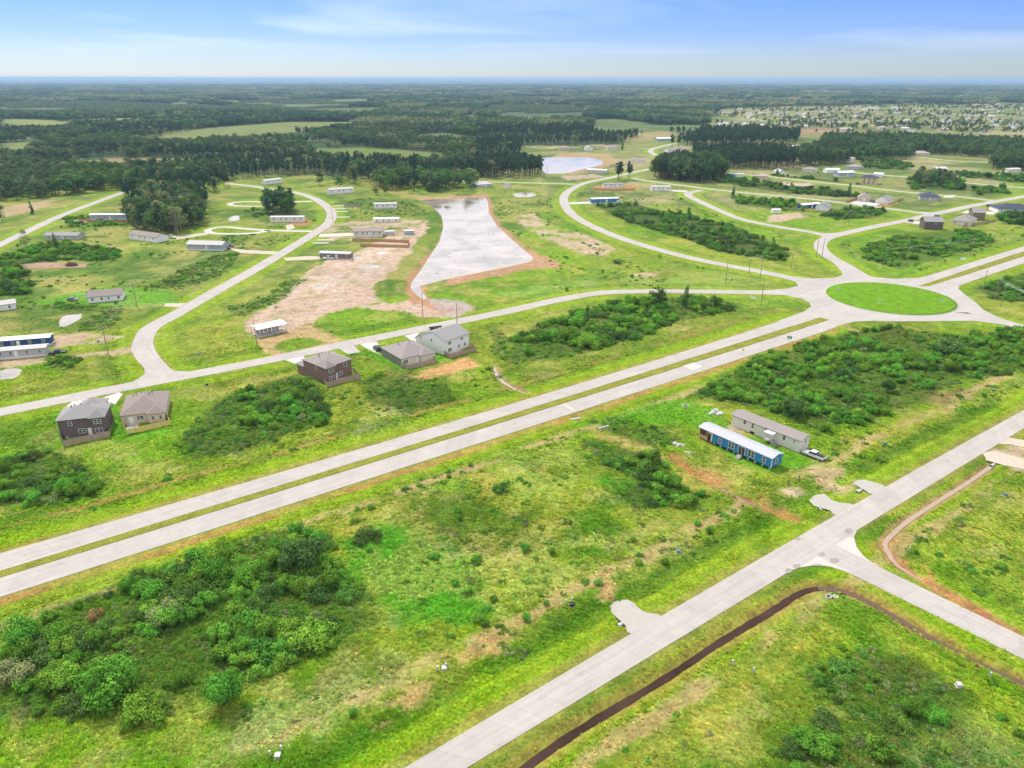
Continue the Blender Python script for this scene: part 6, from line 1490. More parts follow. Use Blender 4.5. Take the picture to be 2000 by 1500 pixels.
def leaf_cloud(name, blobs, n, size, m, seed, up=.35, flat=.0):
    """many small leaf faces spread through a set of clumps (cx,cy,cz,rx,ry,rz)"""
    r = np.random.default_rng(seed)
    B = np.array(blobs); vol = B[:, 3] * B[:, 4] + B[:, 4] * B[:, 5]; pk = r.choice(len(B), n, p=vol / vol.sum())
    d = r.normal(size=(n, 3)); d /= np.linalg.norm(d, axis=1)[:, None]
    rad = 1 - .45 * r.random(n) ** 2; stray = r.random(n) < .14; rad[stray] = 1.0 + .5 * r.random(stray.sum())
    c = B[pk, :3] + d * B[pk, 3:] * rad[:, None]
    nr = d + np.array([0, 0, up]) + r.normal(size=(n, 3)) * .45
    nr /= np.linalg.norm(nr, axis=1)[:, None]
    a = np.cross(nr, r.normal(size=(n, 3))); a /= np.linalg.norm(a, axis=1)[:, None]
    b = np.cross(nr, a)
    s = size * (.6 + .8 * r.random(n))
    a *= s[:, None]; b *= (s * (.55 + .3 * r.random(n)))[:, None]
    V = np.stack([c - a, c + b * .9 - nr * s[:, None] * .12, c + a, c - b * .9 - nr * s[:, None] * .12], 1).reshape(-1, 3)
    V[:, 2] = np.maximum(V[:, 2], .02)
    me = bpy.data.meshes.new(name)
    me.vertices.add(4 * n); me.vertices.foreach_set('co', V.astype(np.float32).ravel())
    me.loops.add(4 * n); me.loops.foreach_set('vertex_index', np.arange(4 * n, dtype=np.int32))
    me.polygons.add(n); me.polygons.foreach_set('loop_start', np.arange(0, 4 * n, 4, dtype=np.int32))
    me.update(calc_edges=True)
    tone = (.75 + .5 * r.random(len(B)))[pk] * (.8 + .4 * r.random(n))
    at = me.attributes.new('leaf_tone', 'FLOAT', 'FACE'); at.data.foreach_set('value', tone.astype(np.float32))
    me.materials.append(m)
    return me
def stems_mesh(name, tips, r0, m, base=(0, 0, -.2)):
    mb = MB()
    for t in tips:
        mb.cyl(base, t, r0, r0 * .35, 5, False)
    return mb.mesh(name, m)
def shrub_shape(seed, kind):
    r = random.Random(seed); blobs, tips = [], []
    n = {'round': 13, 'tall': 16, 'spread': 16, 'low': 12}[kind]
    for i in range(n):
        a = r.uniform(0, 6.28); q = math.sqrt(r.random())
        if kind == 'round': x, y, z, s = .62 * q * math.cos(a), .62 * q * math.sin(a), .35 + r.random() * 1.0 * (1 - .5 * q), r.uniform(.26, .42)
        elif kind == 'tall': z = .3 + 1.9 * i / n; w = .62 * (1 - .62 * i / n); x, y, s = w * q * math.cos(a), w * q * math.sin(a), r.uniform(.22, .40) * (1.1 - .4 * i / n)
        elif kind == 'spread': x, y, z, s = 1.0 * q * math.cos(a), 1.0 * q * math.sin(a), .2 + r.random() * .65 * (1.1 - q), r.uniform(.25, .42)
        else: x, y, z, s = 1.05 * q * math.cos(a), 1.05 * q * math.sin(a), .05 + r.random() * .28, r.uniform(.22, .36)
        blobs.append((x, y, z, s, s, s * .85)); tips.append((x, y, z))
    return blobs, tips
SHR = {}     # kind -> list of (foliage mesh, stem mesh)
for key, ms in (('mid', (L_BRIGHT, L_MID, L_BRIGHT, L_BRIGHT, L_DARK, L_BRIGHT)), ('dark', (L_DARK, L_MID, L_DARK, L_MID)), ('low', (L_MID, L_BRIGHT, L_PALE, L_MID)), ('pale', (L_PALE, L_MID, L_PALE)), ('bright', (L_BRIGHT, L_BRIGHT)), ('tall', (L_DARK, L_MID, L_DARK)), ('grey', (L_GREYL,)), ('rust', (L_RUST,))):
    SHR[key] = []
    for i, m in enumerate(ms):
        shp = {'low': 'low', 'pale': ('low', 'spread', 'low')[i % 3], 'tall': 'tall', 'rust': 'low'}.get(key, ('round', 'spread', 'round', 'spread', 'spread', 'round')[i % 6])
        bl_, tp = shrub_shape(hash((key, i)) % 1000 if False else (sum(map(ord, key)) * 7 + i * 13), shp)
        SHR[key].append((leaf_cloud('foliage', bl_, {'low': 800, 'bright': 3400, 'dark': 2200, 'grey': 3000, 'rust': 2600, 'tall': 2200}.get(key, 1700), {'low': .08, 'bright': .052, 'grey': .05, 'rust': .05, 'dark': .06, 'tall': .06}.get(key, .068), m, i * 31 + len(key)), stems_mesh('stem', tp[:7], .035, M_BARK)))
def tree_shape(seed, kind):
    r = random.Random(seed); blobs = []; limbs = []
    if kind == 'pine':       # unit height 1, bare lower trunk
        n = 15; lo = .46
        for i in range(n):
            f = i / (n - 1); z = lo + .5 * f; w = .14 * math.sin(math.pi * min(1, .25 + .75 * (1 - f))) + .02
            a = r.uniform(0, 6.28); q = r.uniform(.3, 1); s = r.uniform(.045, .075) * (1.15 - .4 * f)
            x, y = w * q * math.cos(a), w * q * math.sin(a)
            blobs.append((x, y, z, s * 1.25, s * 1.25, s * .75)); limbs.append(((0, 0, z - .04), (x, y, z)))
    elif kind == 'oak':
        for i in range(20):
            f = r.random(); z = .28 + .62 * f; w = .30 * math.sin(math.pi * (.2 + .72 * (f ** .8)))
            a = r.uniform(0, 6.28); q = math.sqrt(r.random()); s = r.uniform(.085, .14)
            x, y = w * q * math.cos(a), w * q * math.sin(a)
            blobs.append((x, y, z, s, s, s * .8)); 
            if i < 8: limbs.append(((0, 0, .25 + .2 * f), (x, y, z)))
    else:                    # slim dark cedar
        for i in range(14):
            f = i / 13; z = .1 + .86 * f; w = .15 * (1 - f) ** .8; a = r.uniform(0, 6.28); s = .05 + .07 * (1 - f)
            blobs.append((w * .6 * math.cos(a), w * .6 * math.sin(a), z, s, s, s))
    return blobs, limbs
TREES = {}
for key, m, k, nl, ls in (('pine', L_PINE, 5, 520, .030), ('oak', L_OAK, 5, 620, .034), ('oakdark', L_DARK, 3, 620, .034), ('grey', L_GREYL, 2, 420, .030), ('cedar', L_DARK, 2, 620, .030)):
    TREES[key] = []
    for i in range(k):
        bl_, lm = tree_shape(i * 17 + len(key), {'pine': 'pine', 'cedar': 'cedar'}.get(key, 'oak'))
        mb = MB().cyl((0, 0, -.02), (0, 0, .5), .017, .011, 6, False).cyl((0, 0, .5), (0, 0, .95 if key != 'oak' else .8), .011, .003, 5, False)
        for a_, b_ in lm: mb.cyl(a_, b_, .005, .002, 4, False)
        TREES[key].append((leaf_cloud('crown', bl_, nl, ls, m, 300 + i * 7 + len(key), .45), mb.mesh('trunk', M_BARK if key != 'grey' else M_DEAD)))

def plant(name, meshes, x, y, s, h, label, cat, group, pn=('foliage', 'stem'), z=None):
    o = empty(name, (x, y, (zground(x, y) if z is None else z) - .02), random.uniform(0, 6.28), label, cat, group)
    o.scale = (s, s, h)
    link(pn[0], meshes[0], o); link(pn[1], meshes[1], o)
    return o
def free(pts, marg=1.0):
    """mask of points off roads, houses and water"""
    ok = np.ones(len(pts), bool); x, y = pts[:, 0], pts[:, 1]
    for C, hw in ROADS:
        b = (x > C[:, 0].min() - 20) & (x < C[:, 0].max() + 20) & (y > C[:, 1].min() - 20) & (y < C[:, 1].max() + 20) & ok
        i = np.nonzero(b)[0]
        if len(i): ok[i[dist_line(C, x[i], y[i]) < hw + marg]] = False
    d = np.hypot(x - ic[0], y - ic[1]); ok &= (d > 40 + marg)
    for P in FOOT + [POND, POND2] + PUDDLES + SHEETS:
        b = (x > P[:, 0].min() - 2) & (x < P[:, 0].max() + 2) & (y > P[:, 1].min() - 2) & (y < P[:, 1].max() + 2) & ok
        i = np.nonzero(b)[0]
        if len(i): ok[i[sdf_poly(P, x[i], y[i]) > -min(.35, max(0, marg))]] = False
    return ok
def scatter(P, spacing, jit=.8):
    x0, y0 = P.min(0); x1, y1 = P.max(0)
    gx, gy = np.meshgrid(np.arange(x0, x1, spacing), np.arange(y0, y1, spacing))
    p = np.stack([gx.ravel(), gy.ravel()], 1) + (rng.random((gx.size, 2)) - .5) * spacing * jit * 1.6
    return p[sdf_poly(P, p[:, 0], p[:, 1]) > 0] if len(p) else p

# --- geometry-node scatter for what cannot be counted
def stuff_scatter(name, protos, pts, label, cat, tint=None):
    """protos: list of mesh lists; pts: dict of arrays (co, s, h, rot, var)"""
    n = len(pts['co'])
    me = bpy.data.meshes.new(name); me.vertices.add(n); me.vertices.foreach_set('co', pts['co'].astype(np.float32).ravel())
    for k, t in (('sx', 'FLOAT'), ('sz', 'FLOAT'), ('turn', 'FLOAT'), ('kind_no', 'INT')):
        a = me.attributes.new(k, t, 'POINT'); a.data.foreach_set('value', pts[k].astype(np.int32 if t == 'INT' else np.float32))
    if tint is not None:
        a = me.attributes.new('tint', 'FLOAT_COLOR', 'POINT'); a.data.foreach_set('color', np.concatenate([tint, np.ones((n, 1))], 1).astype(np.float32).ravel())
    me.update()
    ob = link(name, me); tag(ob, label, cat, kind='stuff')
    ng = bpy.data.node_groups.new(name, 'GeometryNodeTree')
    ng.interface.new_socket('Geometry', in_out='INPUT', socket_type='NodeSocketGeometry'); ng.interface.new_socket('Geometry', in_out='OUTPUT', socket_type='NodeSocketGeometry')
    N_, L_ = ng.nodes, ng.links
    gi, go = N_.new('NodeGroupInput'), N_.new('NodeGroupOutput')
    def attr(k, t):
        q_ = N_.new('GeometryNodeInputNamedAttribute'); q_.data_type = t; q_.inputs['Name'].default_value = k; return q_.outputs['Attribute']
    sx, sz, tu, kn = attr('sx', 'FLOAT'), attr('sz', 'FLOAT'), attr('turn', 'FLOAT'), attr('kind_no', 'INT')
    cs = N_.new('ShaderNodeCombineXYZ'); L_.new(sx, cs.inputs[0]); L_.new(sx, cs.inputs[1]); L_.new(sz, cs.inputs[2])
    ct = N_.new('ShaderNodeCombineXYZ'); L_.new(tu, ct.inputs[2])
    er = N_.new('FunctionNodeEulerToRotation'); L_.new(ct.outputs[0], er.inputs[0])
    jn_ = N_.new('GeometryNodeJoinGeometry')
    for v, meshes in enumerate(protos):
        cp = N_.new('FunctionNodeCompare'); cp.data_type = 'INT'; cp.operation = 'EQUAL'; L_.new(kn, cp.inputs[2]); cp.inputs[3].default_value = v
        for mm in meshes:
            po = bpy.data.objects.new(mm.name + '_pattern', mm)
            oi = N_.new('GeometryNodeObjectInfo'); oi.inputs['Object'].default_value = po; oi.inputs['As Instance'].default_value = True
            ip = N_.new('GeometryNodeInstanceOnPoints')
            L_.new(gi.outputs[0], ip.inputs['Points']); L_.new(cp.outputs[0], ip.inputs['Selection']); L_.new(oi.outputs['Geometry'], ip.inputs['Instance'])
            L_.new(er.outputs[0], ip.inputs['Rotation']); L_.new(cs.outputs[0], ip.inputs['Scale']); L_.new(ip.outputs[0], jn_.inputs[0])
    L_.new(jn_.outputs[0], go.inputs[0])
    md = ob.modifiers.new('scatter', 'NODES'); md.node_group = ng
    return ob

def PX(x, y):
    d = y * _cp + CAM_H * _sp
    return 1000 + FPX * x / d, 750 - FPX * (y * _sp - CAM_H * _cp) / d
# --- shrubs: the 300 that show largest are things of their own, the rest one mass
S = []
for bi, (nm, q_, sp, szr, kind, ph) in enumerate(BRUSH):
    P = GP(q_); p = scatter(P, sp); p = p[free(p, 1.5)]
    for x, y in p:
        f = vnoise(x, y, 9, 55)
        if f < .40 and kind != 'low': continue
        s = random.uniform(*szr) * (.58 + .98 * f)
        kk = kind
        if kind == 'mid' and random.random() < .10: kk = random.choice(('pale', 'bright', 'bright', 'low'))
        if kind == 'dark' and random.random() < .04: kk = 'tall'
        if kind == 'dark' and random.random() < .25: kk = 'mid'
        S.append((s / math.hypot(x, y, 85), x, y, s, kk, random.randrange(len(SHR[kk])), ph))
# undergrowth between the shrubs
for nm, q_, sp, szr, kind, ph in BRUSH:
    P = GP(q_); d0 = P[:, 1].mean()
    if d0 > 420: continue
    p = scatter(P, 1.5 if d0 < 200 else 2.2); p = p[free(p, 1.0)]
    for x, y in p:
        s = random.uniform(.3, .95) * (.6 + .8 * vnoise(x, y, 4, 91)); kk = random.choice(('low', 'low', 'mid', 'low', 'pale')) if kind != 'dark' else random.choice(('low', 'mid', 'dark'))
        S.append((0, x, y, s, kk, random.randrange(len(SHR[kk])), None))
# loose weeds and young shrubs all over the nearer meadows
MEADOW = [GP(q_) for q_ in ([(640, 1010), (1000, 860), (1130, 850), (1400, 970), (1560, 1010), (1300, 1150), (1000, 1300), (700, 1450), (400, 1500), (0, 1500), (0, 1400), (450, 1350), (700, 1240)],
    [(0, 850), (110, 880), (300, 860), (640, 760), (900, 760), (960, 700), (1000, 780), (600, 890), (200, 1000), (0, 1030)], [(1400, 800), (1600, 850), (1850, 770), (2000, 740), (2000, 790), (1720, 940), (1600, 900)],
    [(1230, 1450), (1600, 1190), (1700, 1200), (2000, 1370), (2000, 1500), (1150, 1500)], [(1770, 1040), (2000, 920), (2000, 1220), (1800, 1110)], [(480, 690), (420, 620), (560, 550), (600, 560), (480, 640)], [(950, 560), (1200, 530), (1500, 545), (1100, 570)], [(0, 440), (250, 440), (600, 440), (640, 400), (830, 410), (700, 440), (500, 500), (250, 610), (0, 660)], [(960, 380), (1080, 380), (1090, 420), (1200, 480), (1400, 530), (1100, 540), (980, 440)], [(1120, 380), (1340, 375), (1500, 440), (1580, 480), (1300, 440)], [(1640, 470), (2000, 440), (2000, 470), (1800, 530), (1650, 500)])]
for P in MEADOW:
    p = scatter(P, 3.6 if P[:, 1].mean() < 300 else 5.0); p = p[free(p, 6)]
    for x, y in p:
        if vnoise(x, y, 12, 77) < .56: continue
        s = random.uniform(.35, 1.0) ** 1.3 * 1.2; kk = random.choice(('low', 'low', 'low', 'bright'))
        S.append((s / math.hypot(x, y, 85) * .6, x, y, s, kk, random.randrange(len(SHR[kk])), None))
S.sort(key=lambda t_: -t_[0])
ADJ = {'mid': 'green leafy shrub', 'dark': 'dark green shrub', 'low': 'low green weed bush', 'pale': 'pale silvery green shrub', 'bright': 'bright green shrub', 'tall': 'tall slim shrub', 'grey': 'greyish half bare shrub', 'rust': 'rust brown bush'}
nsh = 0; rest = []
for _, x, y, s, kk, v, ph in S:
    if nsh < 270 and ph:
        nsh += 1
        o = plant('shrub', SHR[kk][v], x, y, s, s * random.uniform(.85, 1.2), ADJ[kk] + ' ' + ph, 'shrub', 'shrubs ' + ph); REFINE.append((o, *PX(x, y)))
    else: rest.append((x, y, s, kk, v))
off, k0 = {}, 0; prot = []
for kk in SHR:
    off[kk] = k0; k0 += len(SHR[kk]); prot += [list(a_) for a_ in SHR[kk]]
ra = np.array([(x, y, s, off[kk] + v) for x, y, s, kk, v in rest])
stuff_scatter('undergrowth', prot, dict(co=np.stack([ra[:, 0], ra[:, 1], np.array([zground(a_, b_) - .03 for a_, b_ in ra[:, :2]])], 1), sx=ra[:, 2], sz=ra[:, 2] * (.8 + .4 * rng.random(len(ra))), turn=rng.random(len(ra)) * 6.28, kind_no=ra[:, 3]), 'mass of weeds and small shrubs across the lots', 'undergrowth')
# plants one can point to
for nm, px, mesh, s, h, lb, cat in (
    ('shrub', (215, 1362), SHR['bright'][0], 5.2, 4.6, 'largest bright green bush at lower left', 'shrub'),
    ('shrub', (287, 1392), SHR['bright'][1], 3.6, 4.2, 'round bright bush right of the largest lower left bush', 'shrub'),
    ('shrub', (443, 1372), SHR['bright'][0], 3.4, 4.6, 'lone bright bush at the lower edge of the thicket', 'shrub'),
    ('shrub', (352, 1328), SHR['bright'][1], 2.1, 2.6, 'small bright bush above two larger lower left bushes', 'shrub'),
    ('shrub', (610, 1110), SHR['dark'][0], 4.6, 5.4, 'tall dark bush at the upper right end of the lower left thicket', 'shrub'),
    ('shrub', (570, 1100), SHR['dark'][2], 3.8, 4.4, 'dark bush just left of the tallest thicket bush', 'shrub'),
    ('shrub', (605, 1250), SHR['bright'][1], 4.0, 4.2, 'bright clump at the right rim of the lower left thicket', 'shrub'),
    ('shrub', (325, 1215), SHR['grey'][0], 3.4, 3.6, 'greyish half bare bush in the middle of the lower left thicket', 'shrub'),
    ('shrub', (30, 1330), SHR['grey'][0], 3.6, 3.2, 'greyish feathery bush at the left edge', 'shrub'),
    ('shrub', (185, 1208), SHR['rust'][0], 1.6, 2.6, 'left rust brown bush along the thicket top', 'shrub'),
    ('shrub', (370, 1148), SHR['rust'][0], 1.5, 2.6, 'middle rust brown bush along the thicket top', 'shrub'),
    ('shrub', (490, 1094), SHR['rust'][0], 1.6, 1.8, 'right rust brown bush along the thicket top', 'shrub'),
    ('shrub', (718, 1052), SHR['mid'][4], 2.9, 2.6, 'lone round bush on the bright green meadow', 'shrub'),
    ('shrub', (980, 956), SHR['mid'][1], 2.0, 1.8, 'small lone bush in the middle of the meadow', 'shrub'),
    ('shrub', (1272, 925), SHR['tall'][1], 4.4, 3.0, 'tallest bush of the strip left of the blue mobile home', 'shrub'),
    ('shrub', (1264, 942), SHR['mid'][4], 2.6, 2.6, 'pale green bush at the foot of the tallest strip bush', 'shrub'),
    ('shrub', (1552, 812), SHR['dark'][0], 4.4, 4.6, 'large dark round bush behind the beige mobile home', 'shrub'),
    ('shrub', (1858, 725), SHR['bright'][0], 2.9, 3.2, 'single lime green bush in the wide thicket', 'shrub'),
    ('shrub', (1850, 690), SHR['dark'][2], 6.0, 4.8, 'biggest dark clump in the wide thicket', 'shrub'),
    ('shrub', (1735, 765), SHR['dark'][0], 2.8, 3.2, 'dark round bush at the lower rim of the wide thicket', 'shrub'),
    ('shrub', (1645, 740), SHR['dark'][2], 3.2, 3.0, 'dark brownish bush in the left half of the wide thicket', 'shrub'),
    ('shrub', (1208, 514), SHR['dark'][0], 3.6, 1.6, 'flat dark bush alone in the meadow between pond and roundabout', 'shrub'),
    ('shrub', (1778, 1392), SHR['bright'][0], 1.9, 2.1, 'left of two small bright bushes in the lower right lot', 'shrub'),
    ('shrub', (1826, 1402), SHR['bright'][1], 1.8, 2.0, 'right of two small bright bushes in the lower right lot', 'shrub'),
    ('shrub', (1650, 1310), SHR['mid'][1], 2.2, 1.6, 'topmost leafy bush of the lower right lot', 'shrub'),
    ('shrub', (1745, 1420), SHR['dark'][1], 2.2, 1.8, 'dark bush in the middle of the lower right lot', 'shrub'),
    ('shrub', (1715, 1480), SHR['mid'][0], 2.6, 2.4, 'large leafy bush near the bottom edge of the lower right lot', 'shrub'),
    ('shrub', (1590, 1470), SHR['mid'][2], 2.4, 1.9, 'leafy bush at the lower left rim of the lower right lot', 'shrub'),
    ('shrub', (1610, 1410), SHR['mid'][4], 2.0, 1.5, 'leafy bush at the left rim of the lower right lot', 'shrub'),
    ('cedar_tree', (1146, 636), TREES['cedar'][0], 12, 8.5, 'left dark cedar in the scrub above the boulevard', 'tree'),
    ('cedar_tree', (1282, 603), TREES['oakdark'][0], 13, 10.5, 'broad dark tree in the scrub beside the house street', 'tree'),
    ('cedar_tree', (1339, 600), TREES['cedar'][1], 12, 10.0, 'slim dark cedar right of the broad dark tree', 'tree'),
    ('small_tree', (1395, 605), TREES['oakdark'][1], 9, 7.0, 'round dark tree at the right end of the scrub above the boulevard', 'tree'),
    ('small_tree', (63, 418), TREES['cedar'][0], 10, 9.5, 'lone dark cedar on the pale soil at far left', 'tree'),
    ('dead_tree', (52, 486), TREES['grey'][0], 9, 12, 'leaning half dead tree beside the far left road', 'tree'),
    ('small_tree', (5, 432), TREES['oakdark'][2], 9, 12, 'dark tree at the left edge below the wood', 'tree'),
    ('small_tree', (110, 485), TREES['cedar'][1], 10, 9, 'slim dark tree in front of the grey house', 'tree'),
    ('small_tree', (735, 381), TREES['oakdark'][0], 10, 7, 'left of two small dark trees above the pond corner', 'tree'),
    ('small_tree', (754, 381), TREES['oakdark'][1], 10, 9, 'right of two small dark trees above the pond corner', 'tree'),
    ('small_tree', (625, 362), TREES['oakdark'][2], 15, 13, 'round dark tree in front of the wood by the white trailers', 'tree'),
    ('small_tree', (663, 369), TREES['oakdark'][0], 15, 13, 'dark tree behind the white trailer at the road bend', 'tree'),
    ('small_tree', (1216, 293), TREES['cedar'][0], 14, 14, 'lone dark tree right of the houses behind the farther pond', 'tree'),
    ('small_tree', (1325, 268), TREES['pine'][0], 14, 18, 'lone pine in the far meadow left of the pine stand', 'tree'),
    ('small_tree', (1432, 384), TREES['cedar'][1], 11, 9, 'dark cedar at the left end of the hook road scrub', 'tree'),
    ('small_tree', (1568, 420), TREES['oakdark'][1], 9, 8, 'round tree right of the small white shed', 'tree'),
    ('small_tree', (1657, 383), TREES['cedar'][0], 15, 11, 'dark cedar left of the tan gabled house', 'tree'),
    ('small_tree', (1870, 367), TREES['cedar'][1], 14, 12, 'lone dark cedar right of the tree island', 'tree')):
    x, y = G(*px); plant(nm, mesh, x, y, s, h, lb, cat, None, ('crown', 'trunk') if cat == 'tree' else ('foliage', 'stem'))
# brush pile
bp_ = empty('brush_pile', (*G(139, 519), 0), 0, 'brown brush pile on the bare strip at left', 'brush pile')
link('twigs', leaf_cloud('twigs', [(0, 0, .6, 2.6, 2.0, 1.2), (1.5, 0, .3, 1.8, 1.4, .8)], 900, .3, mat('brown_twigs', (.13, .08, .06), .9, .3), 5), bp_); link('logs', stems_mesh('logs', [(2, 1, 1), (-2, .5, 1.2), (.5, -2, .8), (1, 2, 1)], .15, M_BARK), bp_)

# stumps and reeds standing in the shallow end of the pond
def reeds():
    r = random.Random(3); P = GP([(880, 470), (960, 450), (1030, 495), (1000, 515), (900, 535), (830, 548), (840, 510)]); mb = MB(); k = 0
    while k < 60:
        x, y = r.uniform(P[:, 0].min(), P[:, 0].max()), r.uniform(P[:, 1].min(), P[:, 1].max())
        if sdf_poly(P, np.array([x]), np.array([y]))[0] < 0: continue
        k += 1
        for j in range(r.randint(3, 7)):
            a_ = r.uniform(0, 6.28); d = r.uniform(0, .5); mb.cyl((x + d * math.cos(a_), y + d * math.sin(a_), -1.0), (x + d * 1.6 * math.cos(a_), y + d * 1.6 * math.sin(a_), -.6 + r.uniform(.15, .5)), .06, .02, 4, False)
    tag(mb.build('pond_reeds', mat('reed_brown', (.10, .085, .05), .9, .3)), 'dark reed tufts dotting the shallow pond', 'reeds', kind='stuff')
reeds()
# --- trees: woods and stands
T = []      # size, x, y, h, spread, key, variant, phrase
STANDS = [
    ([(254, 452), (300, 459), (345, 458), (393, 442), (396, 405), (380, 388), (300, 388), (268, 402), (252, 428)], 5.5, (13, 18), ('oakdark', 'oak', 'pine', 'grey'), 'in the grove behind the white house'),
    ([(240, 396), (262, 398), (268, 376), (243, 374)], 8, (14, 19), ('pine',), 'in the thin pines at the end of the far left road'),
    ([(520, 421), (571, 421), (570, 404), (524, 404)], 4.5, (13, 17), ('pine', 'oakdark'), 'in the small dark clump behind the beige trailer'),
    ([(1276, 348), (1320, 354), (1370, 358), (1402, 352), (1418, 344), (1400, 334), (1380, 330), (1310, 332), (1280, 338)], 5.2, (17, 22), ('pine', 'oakdark', 'pine', 'oak'), 'in the round dark clump beside the pond road'),
    ([(1203, 354), (1250, 354), (1250, 346), (1205, 346)], 9, (15, 19), ('pine',), 'in the thin row of pines behind the dark roofed trailer'),
    ([(1400, 331), (1480, 331), (1550, 330), (1553, 316), (1530, 306), (1420, 304), (1345, 306), (1360, 316), (1390, 324)], 6.5, (15, 20), ('pine',), 'in the pine stand right of the round clump'),
    ([(1310, 289), (1420, 288), (1558, 284), (1560, 268), (1450, 262), (1380, 264)], 9, (15, 20), ('pine',), 'in the loose pines among the far houses'),
    ([(1560, 325), (1620, 323), (1664, 318), (1672, 306), (1610, 296), (1560, 302)], 7, (14, 19), ('oak', 'oakdark', 'pine'), 'in the mixed wood right of the pine stand'),
    ([(1665, 313), (1772, 313), (1790, 300), (1840, 303), (1935, 309), (2060, 318), (2060, 288), (1900, 280), (1750, 275), (1610, 275), (1600, 292)], 7.5, (12, 17), ('oakdark', 'oak', 'oakdark', 'pine'), 'in the long dark wood behind the grid roads'),
    ([(1930, 331), (2060, 337), (2060, 316), (1955, 314)], 7, (13, 17), ('oakdark', 'oak'), 'in the dark wood corner at the right edge'),
    ([(1780, 363), (1850, 364), (1868, 354), (1800, 350)], 6, (9, 14), ('oak', 'grey', 'oakdark'), 'in the tree island between two grid roads'),
    ([(922, 346), (1000, 348), (1062, 346), (1060, 337), (1010, 322), (930, 326)], 7, (14, 19), ('pine',), 'in the pines left of the farther pond'),
]
for q_, sp, hr, keys, ph in STANDS:
    P = GP(q_); p = scatter(P, sp); p = p[free(p, 3)]
    for x, y in p:
        h = random.uniform(*hr); k_ = random.choice(keys)
        T.append((h / y, x, y, h, h * random.uniform(.8, 1.25), k_, random.randrange(len(TREES[k_])), ph))
OPENW, LEFTW = GP([q_ for q_ in OPEN if q_ not in ((2000, 330), (1900, 420), (1250, 400), (1000, 400))][:8] + [(2300, 480), (1250, 470), (1000, 450), (955, 400), (960, 345), (1010, 300), (1020, 285), (1210, 282), (1260, 262)]), GP(LEFTOPEN)
CLEAR = [GP([(a_, b_ + (9 if b_ > sum(t_[1] for t_ in q_) / len(q_) else 0)) for a_, b_ in q_]) for q_ in ([(290, 262), (400, 250), (560, 238), (700, 238), (690, 250), (520, 262), (360, 274), (300, 272)], [(0, 232), (110, 234), (140, 244), (60, 246), (0, 240)], [(170, 232), (260, 230), (270, 236), (180, 238)], [(0, 280), (60, 276), (110, 282), (40, 296), (0, 300)],
    [(150, 316), (220, 308), (380, 310), (440, 306), (430, 316), (300, 322), (200, 332), (170, 330)], [(600, 290), (720, 288), (860, 298), (880, 310), (740, 308), (620, 304)], [(700, 352), (720, 362), (800, 380), (700, 380)])]
YOUNG = [GP(q_) for q_ in ([(0, 200), (200, 198), (380, 205), (520, 212), (420, 222), (200, 228), (0, 228)], [(960, 206), (1120, 206), (1160, 224), (1010, 230), (940, 218)])]
def wood_points(y0, y1, sp):
    gy = np.arange(y0, y1, sp); out = []
    for yy in gy:
        xx = np.arange(-.82 * yy - 60, .82 * yy + 60, sp)
        out.append(np.stack([xx, np.full(len(xx), yy)], 1))
    p = np.concatenate(out); p = p + (rng.random(p.shape) - .5) * sp * 1.3
    o = (sdf_poly(OPENW, p[:, 0], p[:, 1]) < 4) & (sdf_poly(LEFTW, p[:, 0], p[:, 1]) < 2)
    for P in CLEAR: o &= sdf_poly(P, p[:, 0], p[:, 1]) < 0
    o &= ~((fbm(p[:, 0], p[:, 1] * .8, 240, 701) > .58) & (p[:, 1] > 1180))
    return p[o]
REG = [(0, 240, 'in the left wood above the far left road'), (240, 480, 'in the middle wood behind the tall grove'), (480, 700, 'in the wood behind the winding road end'), (700, 930, 'in the wood at the head of the near pond'), (930, 1400, 'in the pine plantation behind the farther pond')]
p = wood_points(560, 1500, 8.0); p = p[free(p, 4)]
for x, y in p:
    v = fbm(np.array([x]), np.array([y]), 110, 301)[0]; v2 = vnoise(x, y, 40, 302)
    thin = vnoise(x, y, 55, 303)
    if thin < .2 and y > 700: continue
    pxx = 1000 + FPX * x / (y * _cp + CAM_H * _sp)
    k_ = 'pine' if (v > .57 or (pxx > 930)) else ('oakdark' if v2 > .66 else ('grey' if v2 < .22 else 'oak'))
    if random.random() < .05: k_ = 'grey'
    h = random.uniform(11, 18) * (.75 + .35 * v2) * (1 if y < 800 else .85)
    ph = next((r_[2] for r_ in REG if r_[0] <= pxx < r_[1]), 'in the left wood beyond the frame edge' if pxx < 0 else 'in the far wood beyond the pine stand')
    T.append((h / y * (1 if 0 < pxx < 2000 else .2), x, y, h, h * random.uniform(.9, 1.5 if k_ != 'pine' else 1.2), k_, random.randrange(len(TREES[k_])), ph))
# scattered trees through the far settlement
for q_, n in (([(1390, 212), (2000, 206), (2000, 262), (1400, 255)], 600), ([(1500, 240), (2000, 246), (2000, 275), (1600, 262)], 160)):
    P = GP(q_); pp_ = np.stack([rng.uniform(P[:, 0].min(), P[:, 0].max(), n * 6), rng.uniform(P[:, 1].min(), P[:, 1].max(), n * 6)], 1)
    pp_ = pp_[(sdf_poly(P, pp_[:, 0], pp_[:, 1]) > 0)][:n * 2]
    for x, y in pp_:
        if vnoise(x, y, 120, 88) < .45: continue
        h = random.uniform(5, 12); k_ = random.choice(('oak', 'oakdark', 'pine')); T.append((0, x, y, h, h * random.uniform(1, 1.6), k_, random.randrange(len(TREES[k_])), None))
T.sort(key=lambda t_: -t_[0])
cnt = {}; rest = []
NMT = {'pine': ('pine_tree', 'tall dark pine'), 'oak': ('broadleaf_tree', 'green broadleaf tree'), 'oakdark': ('broadleaf_tree', 'dark broadleaf tree'), 'grey': ('broadleaf_tree', 'greyish thin leaved tree')}
